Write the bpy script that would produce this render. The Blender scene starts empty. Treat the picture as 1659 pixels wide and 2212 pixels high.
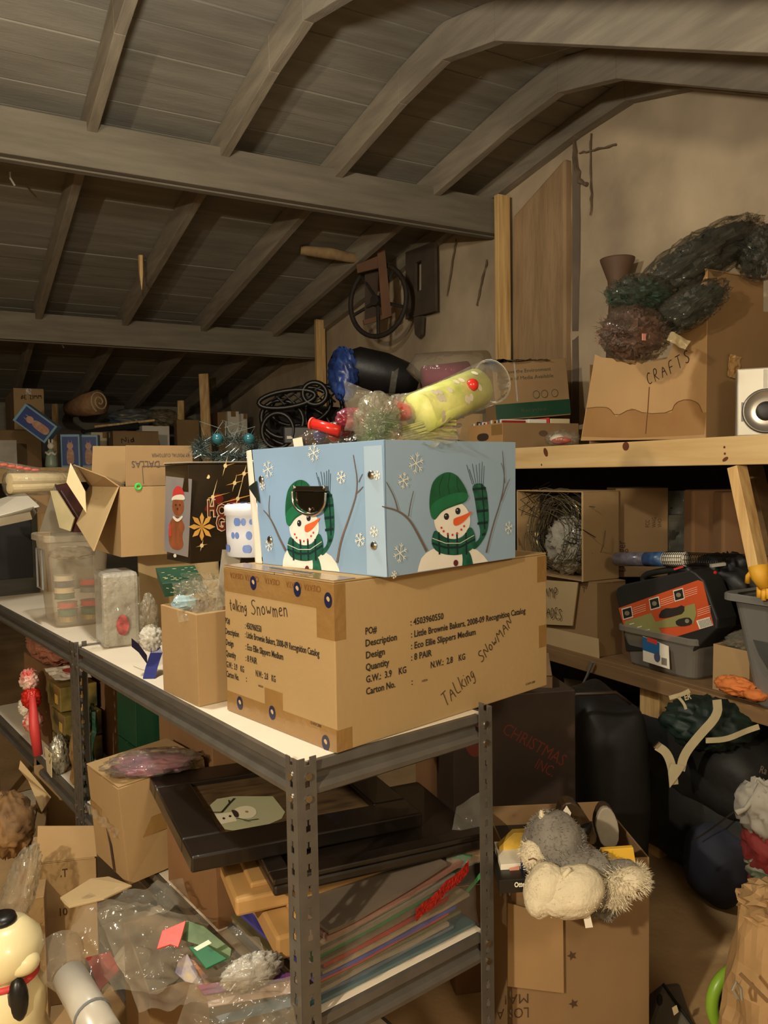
import bpy, math, random
from mathutils import Vector, Matrix, noise
random.seed(7)
R = math.radians
# ---------------------------------------------------------------- camera
IW, IH, FPX = 1659.0, 2212.0, 1700.0
EYE = 1.39
HEAD = R(28.9)            # heading, clockwise from +Y
PITCH = math.atan(86/1700.0); ROLL = 0.016
fwd_h = Vector((math.sin(HEAD), math.cos(HEAD), 0)); rt_h = Vector((math.cos(HEAD), -math.sin(HEAD), 0)); UP = Vector((0, 0, 1))
FW = (fwd_h*math.cos(PITCH) - UP*math.sin(PITCH)).normalized()
U0 = (fwd_h*math.sin(PITCH) + UP*math.cos(PITCH)).normalized()
IR = rt_h*math.cos(ROLL) - U0*math.sin(ROLL)
IU = rt_h*math.sin(ROLL) + U0*math.cos(ROLL)
CO = Vector((0, 0, EYE))
scene = bpy.context.scene
COL = scene.collection
cam_d = bpy.data.cameras.new('camera'); cam = bpy.data.objects.new('camera', cam_d); COL.objects.link(cam)
cam_d.sensor_fit = 'HORIZONTAL'; cam_d.sensor_width = 36.0; cam_d.lens = FPX*36.0/IW
cam_d.clip_start = 0.05
m3 = Matrix((IR, IU, -FW)).transposed()
cam.matrix_world = Matrix.Translation(CO) @ m3.to_4x4()
scene.camera = cam
# ---------------------------------------------------------------- light and exposure
scene.view_settings.view_transform = 'Standard'; scene.view_settings.look = 'None'
scene.view_settings.gamma = 1.0; scene.view_settings.use_curve_mapping = False
scene.view_settings.exposure = -0.08
world = bpy.data.worlds.new('world'); scene.world = world; world.use_nodes = True
world.node_tree.nodes['Background'].inputs[0].default_value = (1.0, 0.86, 0.66, 1)
world.node_tree.nodes['Background'].inputs[1].default_value = 0.12

def CF(r, f, z):          # metres right of / ahead of the photographer, absolute height
    v = rt_h*r + fwd_h*f; return Vector((v.x, v.y, z))
def lamp(name, kind, loc, energy, col, size=0.05, **k):
    l = bpy.data.lights.new(name, kind); l.energy = energy; l.color = col
    o = bpy.data.objects.new(name, l); COL.objects.link(o); o.location = loc
    if kind in ('POINT', 'SPOT'): l.shadow_soft_size = size
    for a, b in k.items(): setattr(l, a, b)
    return o
def aim(o, t):
    o.rotation_euler = (Vector(t)-o.location).to_track_quat('-Z', 'Y').to_euler()
lamp('bare_bulb', 'POINT', CF(-1.12, -0.60, 1.92), 225, (1.0, 0.86, 0.64), 0.035)
lamp('ceiling_bulb', 'POINT', CF(-0.62, 1.75, 2.48), 72, (1.0, 0.95, 0.82), 0.05)
lamp('rear_fill', 'POINT', CF(.75, -.15, 1.95), 48, (1.0, 0.84, 0.62), .12)  # added fill behind the camera to brighten the right floor; no such lamp seen
tl = lamp('torch_light', 'SPOT', CF(-0.62, 0.55, 1.18), 9, (0.62, 0.80, 1.0), 0.03, spot_size=R(20), spot_blend=0.9)
aim(tl, CF(-0.22, 1.6, 1.27))

# ---------------------------------------------------------------- finding places from the photograph
def ray(px, py):
    return (FW*FPX + IR*(px-IW/2) - IU*(py-IH/2)).normalized()
def F(px, py, z):
    d = ray(px, py); return CO + d*((z-EYE)/d.z)
def D(px, py, dep):
    d = ray(px, py); return CO + d*(dep/d.dot(fwd_h))
def XP(px, py, X):
    d = ray(px, py); return CO + d*(X/d.x)
def YP(px, py, Y):
    d = ray(px, py); return CO + d*(Y/d.y)
def dirA(beta):           # world dir of local x (right face) for a box whose right face runs beta deg right of ahead
    return R(61.1-beta)
def fit(cpx, cpy, xl, xr, z, beta, ytop=None):
    """near bottom corner at a pixel on height z -> location, rotation, lengths of right (x) and left (y) faces, height"""
    c = F(cpx, cpy, z); rz = dirA(beta)
    bx = Vector((math.cos(rz), math.sin(rz), 0)); by = Vector((-math.sin(rz), math.cos(rz), 0))
    def t(px, v):
        a = (px-IW/2)/FPX
        cr, cf = c.dot(rt_h), c.dot(fwd_h); vr, vf = v.dot(rt_h), v.dot(fwd_h)
        return (a*cf-cr)/(vr-a*vf)
    lx, ly = abs(t(xr, bx)), abs(t(xl, by))
    h = None
    if ytop is not None:
        h = (cpy-ytop)*c.dot(fwd_h)/FPX
    return c, rz, lx, ly, h

# ---------------------------------------------------------------- materials
MC = {}
def srgb(c):
    return tuple(((x/255.0)/12.92 if x/255.0 <= .04045 else ((x/255.0+.055)/1.055)**2.4) for x in c)
def mat(name, rgb, rough=.7, metal=0.0, var=.12, scale=8.0, bump=.0, bscale=60, stretch=None, emit=None, spec=.5, rgb2=None, alpha=None, coat=0.0):
    if name in MC: return MC[name]
    m = bpy.data.materials.new(name); m.use_nodes = True; nt = m.node_tree; N = nt.nodes; L = nt.links
    b = N['Principled BSDF']
    c = srgb(rgb); c2 = srgb(rgb2) if rgb2 else tuple(x*(1-var*2.2) for x in c)
    b.inputs['Roughness'].default_value = rough; b.inputs['Metallic'].default_value = metal
    b.inputs['Specular IOR Level'].default_value = spec; b.inputs['Coat Weight'].default_value = coat
    tc = N.new('ShaderNodeTexCoord'); src = tc.outputs['Object']
    if stretch:
        mp = N.new('ShaderNodeMapping'); mp.inputs['Scale'].default_value = stretch; L.new(src, mp.inputs[0]); src = mp.outputs[0]
    if var > 0 or rgb2:
        no = N.new('ShaderNodeTexNoise'); no.inputs['Scale'].default_value = scale; no.inputs['Detail'].default_value = 5
        L.new(src, no.inputs['Vector'])
        rp = N.new('ShaderNodeValToRGB'); rp.color_ramp.elements[0].position = .32; rp.color_ramp.elements[1].position = .68
        rp.color_ramp.elements[0].color = (*c2, 1); rp.color_ramp.elements[1].color = (*c, 1)
        L.new(no.outputs[0], rp.inputs[0]); L.new(rp.outputs[0], b.inputs['Base Color'])
    else:
        b.inputs['Base Color'].default_value = (*c, 1)
    if bump > 0:
        n2 = N.new('ShaderNodeTexNoise'); n2.inputs['Scale'].default_value = bscale; n2.inputs['Detail'].default_value = 4; L.new(src, n2.inputs['Vector'])
        bp = N.new('ShaderNodeBump'); bp.inputs['Strength'].default_value = bump; bp.inputs['Distance'].default_value = .01
        L.new(n2.outputs[0], bp.inputs['Height']); L.new(bp.outputs[0], b.inputs['Normal'])
    MC[name] = m; return m
def clear_mat(name, tint=(230, 225, 210), milky=.08, gloss=.22, bscale=30, bump=.8, rough=.12):
    if name in MC: return MC[name]
    m = bpy.data.materials.new(name); m.use_nodes = True; nt = m.node_tree; N = nt.nodes; L = nt.links
    out = N['Material Output']; N.remove(N['Principled BSDF'])
    tr = N.new('ShaderNodeBsdfTransparent'); tr.inputs[0].default_value = (*[min(1, x*.35+.64) for x in srgb(tint)], 1)
    gl = N.new('ShaderNodeBsdfGlossy'); gl.inputs['Roughness'].default_value = rough; gl.inputs[0].default_value = (1, 1, 1, 1)
    df = N.new('ShaderNodeBsdfDiffuse'); df.inputs[0].default_value = (*srgb(tint), 1)
    tc = N.new('ShaderNodeTexCoord'); no = N.new('ShaderNodeTexNoise'); no.inputs['Scale'].default_value = bscale; no.inputs['Detail'].default_value = 3; no.inputs['Distortion'].default_value = .6
    L.new(tc.outputs['Object'], no.inputs['Vector'])
    bp = N.new('ShaderNodeBump'); bp.inputs['Strength'].default_value = bump; bp.inputs['Distance'].default_value = .02; L.new(no.outputs[0], bp.inputs['Height'])
    L.new(bp.outputs[0], gl.inputs['Normal'])
    lw = N.new('ShaderNodeLayerWeight'); lw.inputs[0].default_value = gloss; L.new(bp.outputs[0], lw.inputs['Normal'])
    m1 = N.new('ShaderNodeMixShader'); m1.inputs[0].default_value = milky; L.new(tr.outputs[0], m1.inputs[1]); L.new(df.outputs[0], m1.inputs[2])
    mu = N.new('ShaderNodeMath'); mu.operation = 'MULTIPLY'; mu.inputs[1].default_value = .5; L.new(lw.outputs['Fresnel'], mu.inputs[0]); m2 = N.new('ShaderNodeMixShader'); L.new(mu.outputs[0], m2.inputs[0]); L.new(m1.outputs[0], m2.inputs[1]); L.new(gl.outputs[0], m2.inputs[2])
    L.new(m2.outputs[0], out.inputs[0]); MC[name] = m; return m
CARD = mat('cardboard', (170, 138, 94), .82, var=.05, scale=5, bump=.05, bscale=90)
CARDS = [mat('cardboard_tan', (166, 136, 94), .82, var=.06, scale=4, bump=.08, bscale=40),
         mat('cardboard_brown', (146, 116, 78), .85, var=.08, scale=5, bump=.08, bscale=50),
         mat('cardboard_pale', (188, 162, 118), .8, var=.05, scale=5, bump=.06, bscale=50),
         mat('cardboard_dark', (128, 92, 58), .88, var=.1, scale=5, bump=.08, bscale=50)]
CEDGE = mat('cardboard_edge', (205, 175, 130), .9, var=.1, scale=60)
TAPE = mat('packing_tape', (146, 112, 66), .22, var=.06, scale=10, bump=.25, bscale=35, coat=.3)
INK = mat('black_print', (38, 32, 26), .7, var=0)
PEN = mat('marker_ink', (72, 52, 30), .8, var=0)
WHITE = mat('white_card', (226, 218, 200), .7, var=.04)
CREAM = mat('cream_card', (218, 200, 158), .75, var=.05)
PINE = mat('pine_timber', (206, 176, 124), .65, var=.12, scale=3, stretch=(10, .8, 10), bump=.05, rgb2=(190, 154, 100))
PINEV = mat('pine_post', (226, 190, 128), .65, scale=3, stretch=(14, 14, 1), bump=.05, rgb2=(182, 140, 86))
ROOFW = mat('old_roof_board', (144, 138, 124), .9, scale=2.2, stretch=(1, 7, 7), bump=.15, bscale=14, rgb2=(124, 118, 105))
RAFT = mat('old_rafter', (146, 134, 114), .9, scale=3, stretch=(12, 1, 8), bump=.2, bscale=20, rgb2=(122, 111, 95))
BEAM = mat('old_beam', (124, 115, 99), .9, scale=3, stretch=(1, 12, 8), bump=.2, bscale=20, rgb2=(106, 98, 84))
BLACKP = mat('black_plastic', (22, 21, 20), .35, var=.1)
BLACKM = mat('matt_black', (20, 19, 18), .75, var=.15)
CLEAR = clear_mat('clear_plastic')
CLEARM = clear_mat('cloudy_plastic', (214, 206, 190), .38, .25, 18, .6, .25)
SHRINK = clear_mat('shiny_film', (238, 232, 214), .09, .25, 26, .7, .1)
GREY = mat('grey_plastic', (120, 122, 122), .45, var=.05)
STEEL = mat('rack_steel', (106, 101, 94), .36, metal=.4, var=.1, scale=20)
STEELB = mat('bare_steel', (200, 195, 185), .2, metal=1.0, var=.05)
DECK = mat('white_particle_deck', (226, 214, 194), .7, var=.04)
GRN = mat('pine_needle_green', (38, 62, 36), .6, var=.3, scale=30)
GRND = mat('dark_needle_green', (30, 44, 32), .6, var=.3, scale=30)
def col(name, rgb, rough=.6, **k): return mat(name, rgb, rough, **k)

# ---------------------------------------------------------------- mesh building
class MB:
    def __init__(s): s.v = []; s.f = []; s.mi = []; s.m = []
    def _m(s, m):
        if m not in s.m: s.m.append(m)
        return s.m.index(m)
    def face(s, pts, m):
        i = len(s.v); s.v += [tuple(p) for p in pts]; s.f.append(tuple(range(i, i+len(pts)))); s.mi.append(s._m(m))
    def raw(s, vs, fs, m):
        i = len(s.v); s.v += [tuple(p) for p in vs]; k = s._m(m)
        for f in fs: s.f.append(tuple(i+a for a in f)); s.mi.append(k)
    def hexa(s, c, m):     # 8 corners: bottom 4 then top 4, ccw from above
        s.raw(c, [(3, 2, 1, 0), (4, 5, 6, 7), (0, 1, 5, 4), (1, 2, 6, 5), (2, 3, 7, 6), (3, 0, 4, 7)], m)
    def box(s, a, b, m, X=None):
        x0, y0, z0 = a; x1, y1, z1 = b
        c = [Vector(p) for p in ((x0, y0, z0), (x1, y0, z0), (x1, y1, z0), (x0, y1, z0), (x0, y0, z1), (x1, y0, z1), (x1, y1, z1), (x0, y1, z1))]
        if X is not None: c = [X @ p for p in c]
        s.hexa(c, m)
    def bar(s, p, q, w, h, m, up=(0, 0, 1)):
        p, q = Vector(p), Vector(q); d = (q-p).normalized(); up = Vector(up)
        sd = d.cross(up).normalized() if abs(d.dot(up)) < .98 else d.cross(Vector((1, 0, 0))).normalized()
        u = sd.cross(d).normalized(); sd *= w/2; u *= h/2
        s.hexa([p-sd-u, p+sd-u, q+sd-u, q-sd-u, p-sd+u, p+sd+u, q+sd+u, q-sd+u], m)
    def prism(s, pts, ext, m):       # polygon (3d) extruded by vector ext
        n = len(pts); P = [Vector(p) for p in pts]; e = Vector(ext); Q = [p+e for p in P]
        s.raw(P+Q, [tuple(range(n))[::-1], tuple(range(n, 2*n))]+[(i, (i+1) % n, (i+1) % n+n, i+n) for i in range(n)], m)
    def tube(s, pts, r, m, n=8, closed=False, rad=None):
        P = [Vector(p) for p in pts]; k = len(P); rings = []; prev = None
        for i, p in enumerate(P):
            a = P[(i-1) % k] if (closed or i > 0) else p; b = P[(i+1) % k] if (closed or i < k-1) else p
            t = (b-a).normalized()
            if prev is None: prev = t.orthogonal().normalized()
            u = (prev - t*prev.dot(t)); u = u.normalized() if u.length > 1e-6 else t.orthogonal().normalized()
            prev = u; w = t.cross(u); rr = rad[i] if rad else r
            rings.append([p+(u*math.cos(2*math.pi*j/n)+w*math.sin(2*math.pi*j/n))*rr for j in range(n)])
        vs = [q for g in rings for q in g]; fs = []
        for i in range(k if closed else k-1):
            a, b = i*n, ((i+1) % k)*n
            for j in range(n): fs.append((a+j, a+(j+1) % n, b+(j+1) % n, b+j))
        if not closed: fs += [tuple(range(n))[::-1], tuple((k-1)*n+j for j in range(n))]
        s.raw(vs, fs, m)
    def lathe(s, prof, m, n=20, X=None, cap=True, sq=1.0):
        vs = []; fs = []
        for r, z in prof:
            for j in range(n):
                a = 2*math.pi*j/n; vs.append(Vector((r*math.cos(a), r*math.sin(a)*sq, z)))
        for i in range(len(prof)-1):
            for j in range(n): fs.append((i*n+j, i*n+(j+1) % n, (i+1)*n+(j+1) % n, (i+1)*n+j))
        if cap: fs += [tuple(range(n))[::-1], tuple((len(prof)-1)*n+j for j in range(n))]
        if X is not None: vs = [X @ p for p in vs]
        s.raw(vs, fs, m)
    def blob(s, c, r, m, seed=0, amp=.0, freq=6, nu=16, nv=10, X=None, ridge=False, flat=None):
        vs = []; fs = []; c = Vector(c); r = Vector(r) if hasattr(r, '__len__') else Vector((r, r, r))
        for i in range(nv+1):
            th = math.pi*i/nv
            for j in range(nu):
                ph = 2*math.pi*j/nu; q = Vector((math.sin(th)*math.cos(ph), math.sin(th)*math.sin(ph), math.cos(th)))
                k = 1.0
                if amp:
                    nn = noise.noise(q*freq*.5+Vector((seed*3.1, seed, seed*1.7)))+.5*noise.noise(q*freq+Vector((seed, 9, seed)))
                    if ridge: nn = .4-abs(nn)*1.6
                    k += amp*nn
                p = Vector((q.x*r.x, q.y*r.y, q.z*r.z))*k
                if flat is not None: p.z = max(p.z, flat)
                if X is not None: p = X @ p
                vs.append(c+p)
        for i in range(nv):
            for j in range(nu): fs.append((i*nu+j, (i+1)*nu+j, (i+1)*nu+(j+1) % nu, i*nu+(j+1) % nu))
        s.raw(vs, fs, m)
    def grid(s, fn, nu, nv, m):
        vs = [fn(i/nu, j/nv) for i in range(nu+1) for j in range(nv+1)]
        fs = [(i*(nv+1)+j, (i+1)*(nv+1)+j, (i+1)*(nv+1)+j+1, i*(nv+1)+j+1) for i in range(nu) for j in range(nv)]
        s.raw(vs, fs, m)
    def build(s, name, parent=None, smooth=False, bevel=0, loc=None, rz=0, solid=0):
        me = bpy.data.meshes.new(name); me.from_pydata(s.v, [], s.f)
        for m in s.m: me.materials.append(m)
        me.polygons.foreach_set('material_index', s.mi)
        if smooth: me.polygons.foreach_set('use_smooth', [True]*len(s.f))
        me.update()
        o = bpy.data.objects.new(name, me); COL.objects.link(o)
        if parent: o.parent = parent
        if name in ('printed_text', 'handwriting', 'lettering', 'snowman_face', 'snowman_scarf', 'snowflake', 'twig_arms', 'film_weave'): o['kind'] = 'stuff'
        if loc is not None: o.location = loc; o.rotation_euler = (0, 0, rz)
        if bevel:
            b = o.modifiers.new('bevel', 'BEVEL'); b.width = bevel; b.segments = 2; b.limit_method = 'ANGLE'; b.angle_limit = R(40)
        if solid:
            q = o.modifiers.new('thickness', 'SOLIDIFY'); q.thickness = solid
        return o
LABELS = set()
def tag(o, label, cat, group=None):
    o['label'] = label; o['category'] = cat
    if group: o['group'] = group
    if label in LABELS and not group: print('DUP LABEL', label)
    LABELS.add(label); return o
def thing(name, label, cat, loc=(0, 0, 0), rz=0, group=None, rot=None):
    o = bpy.data.objects.new(name, None); COL.objects.link(o); o.location = loc
    o.rotation_euler = rot if rot else (0, 0, rz); o.empty_display_size = .05
    return tag(o, label, cat, group)
def struct(o): o['kind'] = 'structure'; return o
def stuff(o): o['kind'] = 'stuff'; return o
def uvn(O, U, V, N=None):
    O, U, V = Vector(O), Vector(U).normalized(), Vector(V).normalized(); N = U.cross(V).normalized()
    return lambda u, v, n=0.0: O+U*u+V*v+N*n
# ---------------------------------------------------------------- lettering
TXT = {}
def text_geo(sx, bold=0.0, fancy=False):
    k = (sx, bold)
    if k not in TXT:
        cu = bpy.data.curves.new('t', 'FONT'); cu.body = sx; cu.offset = bold; cu.resolution_u = 2
        ob = bpy.data.objects.new('t', cu); me = bpy.data.meshes.new_from_object(ob)
        TXT[k] = ([v.co.copy() for v in me.vertices], [tuple(p.vertices) for p in me.polygons])
        bpy.data.meshes.remove(me); bpy.data.objects.remove(ob)
    return TXT[k]
def put_text(mb, sx, P, u, v, h, m, wide=.72, bold=.0, n=.0008, rot=0, length=None):
    vs, fs = text_geo(sx, bold)
    if not vs: return
    mx = max(p.x for p in vs)
    k = h/.7; wx = (length/mx) if length else k*wide
    c, s_ = math.cos(rot), math.sin(rot)
    mb.raw([P(u+(p.x*wx)*c-(p.y*k)*s_, v+(p.x*wx)*s_+(p.y*k)*c, n) for p in vs], fs, m)
ST = {'T': [[(0, 1), (.6, 1)], [(.3, 1), (.3, 0)]], 'A': [[(0, 0), (.3, 1), (.6, 0)], [(.12, .4), (.5, .4)]], 'L': [[(0, 1), (0, 0), (.5, 0)]],
 'k': [[(0, 1), (0, 0)], [(.4, .6), (.03, .3), (.42, 0)]], 'i': [[(0, .55), (0, 0)], [(0, .8), (.02, .82)]],
 'n': [[(0, .55), (0, 0)], [(0, .4), (.15, .55), (.3, .45), (.32, 0)]],
 'g': [[(.32, .5), (.12, .55), (0, .3), (.12, .05), (.32, .2), (.33, .5), (.33, -.25), (.15, -.4), (0, -.3)]],
 'S': [[(.5, .9), (.3, 1), (.08, .88), (.1, .65), (.42, .45), (.48, .2), (.25, 0), (0, .12)]],
 'N': [[(0, 0), (0, 1), (.5, 0), (.5, 1)]], 'o': [[(.18, .55), (0, .4), (.03, .1), (.2, 0), (.36, .12), (.36, .4), (.18, .55)]],
 'w': [[(0, .55), (.12, 0), (.25, .4), (.38, 0), (.52, .55)]], 'M': [[(0, 0), (.08, 1), (.35, .35), (.6, 1), (.7, 0)]],
 'm': [[(0, .55), (0, 0)], [(0, .4), (.12, .55), (.22, .4), (.22, 0)], [(.22, .4), (.34, .55), (.46, .4), (.46, 0)]],
 'e': [[(.02, .3), (.36, .34), (.3, .53), (.1, .53), (0, .25), (.12, 0), (.36, .08)]],
 't': [[(.15, 1), (.15, .1), (.3, 0)], [(0, .65), (.35, .68)]], 'a': [[(.32, .5), (.1, .55), (0, .25), (.12, 0), (.3, .2), (.32, .55), (.34, 0)]],
 'l': [[(.05, 1), (.05, 0)]], 'C': [[(.5, .85), (.3, 1), (.05, .75), (0, .3), (.2, 0), (.5, .1)]], 'R': [[(0, 0), (0, 1), (.35, 1), (.45, .75), (.3, .5), (0, .5), (.5, 0)]],
 'F': [[(.5, 1), (0, 1), (0, 0)], [(0, .5), (.4, .5)]], 's': [[(.3, .5), (.05, .5), (.05, .33), (.3, .2), (.25, .02), (0, .03)]], 'h': [[(0, 1), (0, 0)], [(0, .4), (.15, .55), (.3, .4), (.3, 0)]],
 'H': [[(0, 0), (0, 1)], [(.45, 0), (.45, 1)], [(0, .5), (.45, .5)]], 'D': [[(0, 0), (0, 1), (.35, .85), (.45, .45), (.3, .1), (0, 0)]], 'E': [[(.45, 1), (0, 1), (0, 0), (.45, 0)], [(0, .5), (.35, .5)]],
 'P': [[(0, 0), (0, 1), (.35, .98), (.45, .75), (.3, .5), (0, .48)]], 'd': [[(.32, .5), (.1, .55), (0, .25), (.12, 0), (.3, .15), (.33, 1), (.34, 0)]], 'O': [[(.25, 1), (0, .7), (.05, .2), (.3, 0), (.55, .3), (.5, .8), (.25, 1)]],
 'Z': [[(0, 1), (.45, 1), (0, 0), (.5, 0)]], 'B': [[(0, 0), (0, 1), (.35, .9), (.3, .55), (0, .5), (.4, .4), (.4, .1), (0, 0)]], 'W': [[(0, 1), (.15, 0), (.35, .7), (.5, 0), (.7, 1)]], 'I': [[(0, 1), (0, 0)]], 'r': [[(0, .55), (0, 0)], [(0, .35), (.12, .53), (.28, .5)]], 'c': [[(.32, .48), (.1, .55), (0, .25), (.12, 0), (.34, .08)]], 'u': [[(0, .55), (.02, .1), (.15, 0), (.3, .15), (.32, .55), (.34, 0)]]}
def scrawl(mb, sx, P, u, v, h, m, lw=.0016, rot=0, n=.0009, sp=.22, wide=1.0):
    x = 0; c, s_ = math.cos(rot), math.sin(rot); rnd = random.Random(len(sx)*7+ord(sx[0]))
    for ch in sx:
        if ch == ' ': x += .5; continue
        dy = rnd.uniform(-.06, .06); wmax = 0
        for st in ST.get(ch, ST['o']):
            pts = []
            for i in range(len(st)-1):
                for k in range(3):
                    t = k/3; pts.append((st[i][0]*(1-t)+st[i+1][0]*t, st[i][1]*(1-t)+st[i+1][1]*t))
            pts.append(st[-1]); wmax = max(wmax, max(p[0] for p in st))
            for _ in range(2):
                pts = [pts[0]]+[((pts[i-1][0]+2*pts[i][0]+pts[i+1][0])/4, (pts[i-1][1]+2*pts[i][1]+pts[i+1][1])/4) for i in range(1, len(pts)-1)]+[pts[-1]]
            q = [((x+p[0])*h*wide, (p[1]+dy)*h) for p in pts]
            for i in range(len(q)-1):
                a, b = Vector(q[i]), Vector(q[i+1]); dd = b-a
                if dd.length < 1e-6: continue
                nn = Vector((-dd.y, dd.x)).normalized()*lw/2; e = dd.normalized()*lw*.3; a = a-e; b = b+e
                mb.face([P(u+p.x*c-p.y*s_, v+p.x*s_+p.y*c, n) for p in (a-nn, b-nn, b+nn, a+nn)], m)
        x += wmax+sp
# flat print shapes
def disc(cx, cy, rx, ry=None, n=20, rot=0, a0=0, a1=360):
    ry = ry or rx; out = []
    full = abs(a1-a0) >= 360
    for i in range(n if full else n+1):
        a = R(a0+(a1-a0)*i/n); x, y = rx*math.cos(a), ry*math.sin(a)
        out.append((cx+x*math.cos(rot)-y*math.sin(rot), cy+x*math.sin(rot)+y*math.cos(rot)))
    return out
def shape(mb, P, pts, m, n=.0006):
    mb.face([P(u, v, n) for u, v in pts], m)
def line2(mb, P, pts, w, m, n=.0006, w2=None):
    for i in range(len(pts)-1):
        a, b = Vector(pts[i]), Vector(pts[i+1]); d = b-a
        if d.length < 1e-7: continue
        nn = Vector((-d.y, d.x)).normalized(); k = len(pts)-1
        wa = w+((w2-w)*i/k if w2 is not None else 0); wb = w+((w2-w)*(i+1)/k if w2 is not None else 0)
        a2 = a-d.normalized()*wa*.15
        mb.face([P(*p, n) for p in (a2-nn*wa/2, b-nn*wb/2, b+nn*wb/2, a2+nn*wa/2)], m)
# ---------------------------------------------------------------- cartons
def fR(lx, ly, h): return uvn((0, 0, 0), (1, 0, 0), (0, 0, 1))       # right-hand face (y = 0)
def fL(lx, ly, h): return uvn((0, ly, 0), (0, -1, 0), (0, 0, 1))     # left-hand face (x = 0)
def fT(lx, ly, h): return uvn((0, 0, h), (1, 0, 0), (0, 1, 0))
def carton(label, fitv, m=CARD, flaps=None, cat='box', name='cardboard_box', group=None, th=.004, closed=True, tape=True, lean=(0, 0), flen=None, jit=.003, seed=0, full=True, zoff=0, z0=None):
    loc, rz, lx, ly, h = fitv; loc = Vector(loc)
    if z0 is not None: loc.z = z0
    rnd = random.Random(seed+int(lx*1000)+int(h*777))
    t = thing(name, label, cat, loc, rz, group, rot=(lean[0], lean[1], rz))
    j = lambda: rnd.uniform(-jit, jit)
    B = MB()
    o = [(0, 0), (lx, 0), (lx, ly), (0, ly)]; tp = [(x+j(), y+j(), h+j()*.6) for x, y in o]
    ins = [(th, th), (lx-th, th), (lx-th, ly-th), (th, ly-th)]
    vs = [(x, y, 0) for x, y in o]+tp+[(x, y, h) for x, y in ins]+[(x, y, th) for x, y in ins]
    fs = [(3, 2, 1, 0)]
    for i in range(4):
        k = (i+1) % 4; fs += [(i, k, k+4, i+4), (i+4, k+4, k+8, i+8), (i+8, k+8, k+12, i+12)]
    fs.append((12, 13, 14, 15)); B.raw(vs, fs, m)
    B.build('body', t, bevel=.0022)
    sides = {'R': ((0, 0, h), (lx, 0, h), (0, 1, 0)), 'L': ((0, ly, h), (0, 0, h), (1, 0, 0)), 'r': ((lx, 0, h), (lx, ly, h), (-1, 0, 0)), 'l': ((lx, ly, h), (0, ly, h), (0, -1, 0))}
    if flaps is None and closed:
        g = .0015
        for (a, b) in (((0, 0), (lx, ly/2-g)), ((0, ly/2+g), (lx, ly))) if lx >= ly else (((0, 0), (lx/2-g, ly)), ((lx/2+g, 0), (lx, ly))):
            q = MB(); q.box((a[0], a[1], h+.0005), (b[0], b[1], h+.0005+th), m); q.build('flap', t, bevel=.0015)
        if tape:
            q = MB(); w = .025
            if lx >= ly:
                q.box((0, ly/2-w, h+th+.0006), (lx, ly/2+w, h+th+.0009), TAPE); q.box((-.0006, ly/2-w, h-.05), (-.0003, ly/2+w, h+th), TAPE)
            else:
                q.box((lx/2-w, 0, h+th+.0006), (lx/2+w, ly, h+th+.0009), TAPE); q.box((lx/2-w, -.0006, h-.05), (lx/2+w, -.0003, h+th), TAPE)
            q.build('tape', t)
    for s, ang in (flaps or {}).items():
        a, b, inn = sides[s]; a, b, inn = Vector(a), Vector(b), Vector(inn)
        L = (flen or min(lx, ly)/2)
        dv = inn*math.cos(R(ang))+Vector((0, 0, 1))*math.sin(R(ang)); nv = -inn*math.sin(R(ang))+Vector((0, 0, 1))*math.cos(R(ang))
        e = (b-a).normalized()*.004; a = a+e+nv*.0005+dv*.001; b = b-e+nv*.0005+dv*.001
        q = MB(); k = rnd.uniform(-.006, .006); kk = (b-a).normalized()*.006
        q.hexa([a, b, b+dv*(L+k)-kk, a+dv*(L-k)+kk, a+nv*th, b+nv*th, b+dv*(L+k)+nv*th-kk, a+dv*(L-k)+nv*th+kk], m)
        q.build('flap', t, bevel=.0012)
    return t
# ================================================================ the room
WX = 2.9; UPZ = 1.46
CONC = mat('floor_dust', (188, 154, 108), .9, scale=3, rgb2=(152, 122, 84), bump=.3, bscale=25)
PLAST = mat('stained_render', (204, 182, 150), .92, scale=1.9, rgb2=(156, 138, 114), bump=.5, bscale=9)
def roofz(Y):
    if Y >= 3.1: return EYE+1.69-.152*(Y-3.77)
    if Y >= 2.75: return EYE+1.79+.03*(3.1-Y)/.35
    if Y >= 2.4: return EYE+1.82-.09*(2.75-Y)/.35
    return EYE+1.73-.5*(2.4-max(Y, 1.0))
q = MB(); q.box((-4, -.8, -.05), (WX+.1, 9.6, 0), CONC); struct(q.build('floor'))
# gable wall
wr = bpy.data.objects.new('wall_right', None); COL.objects.link(wr); struct(wr)
q = MB(); n = 120
def wallp(i, k, front=True):
    Y = -.8+10.4*i/n; top = roofz(Y)+.05; z = top*k/40
    x = WX+(.018*noise.noise(Vector((Y*1.3, z*1.3, 3)))+.008*noise.noise(Vector((Y*6, z*6, 1))))
    return Vector((x, Y, z))
q.raw([wallp(i, k) for i in range(n+1) for k in range(41)], [(i*41+k, i*41+k+1, (i+1)*41+k+1, (i+1)*41+k) for i in range(n) for k in range(40)], PLAST)
q.build('render', wr, smooth=True)
q = MB(); q.box((WX+.06, -.8, 0), (WX+.1, 9.6, 1.9), PLAST); q.build('backing', wr)
q = MB(); q.box((WX-.02, -.8, 0), (WX+.02, 9.5, UPZ), mat('shade_backing', (44, 42, 34), .9, var=.2, scale=2)); q.build('shade_backing', wr)  # added dark sheet giving the wall under the shelf its shade
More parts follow.
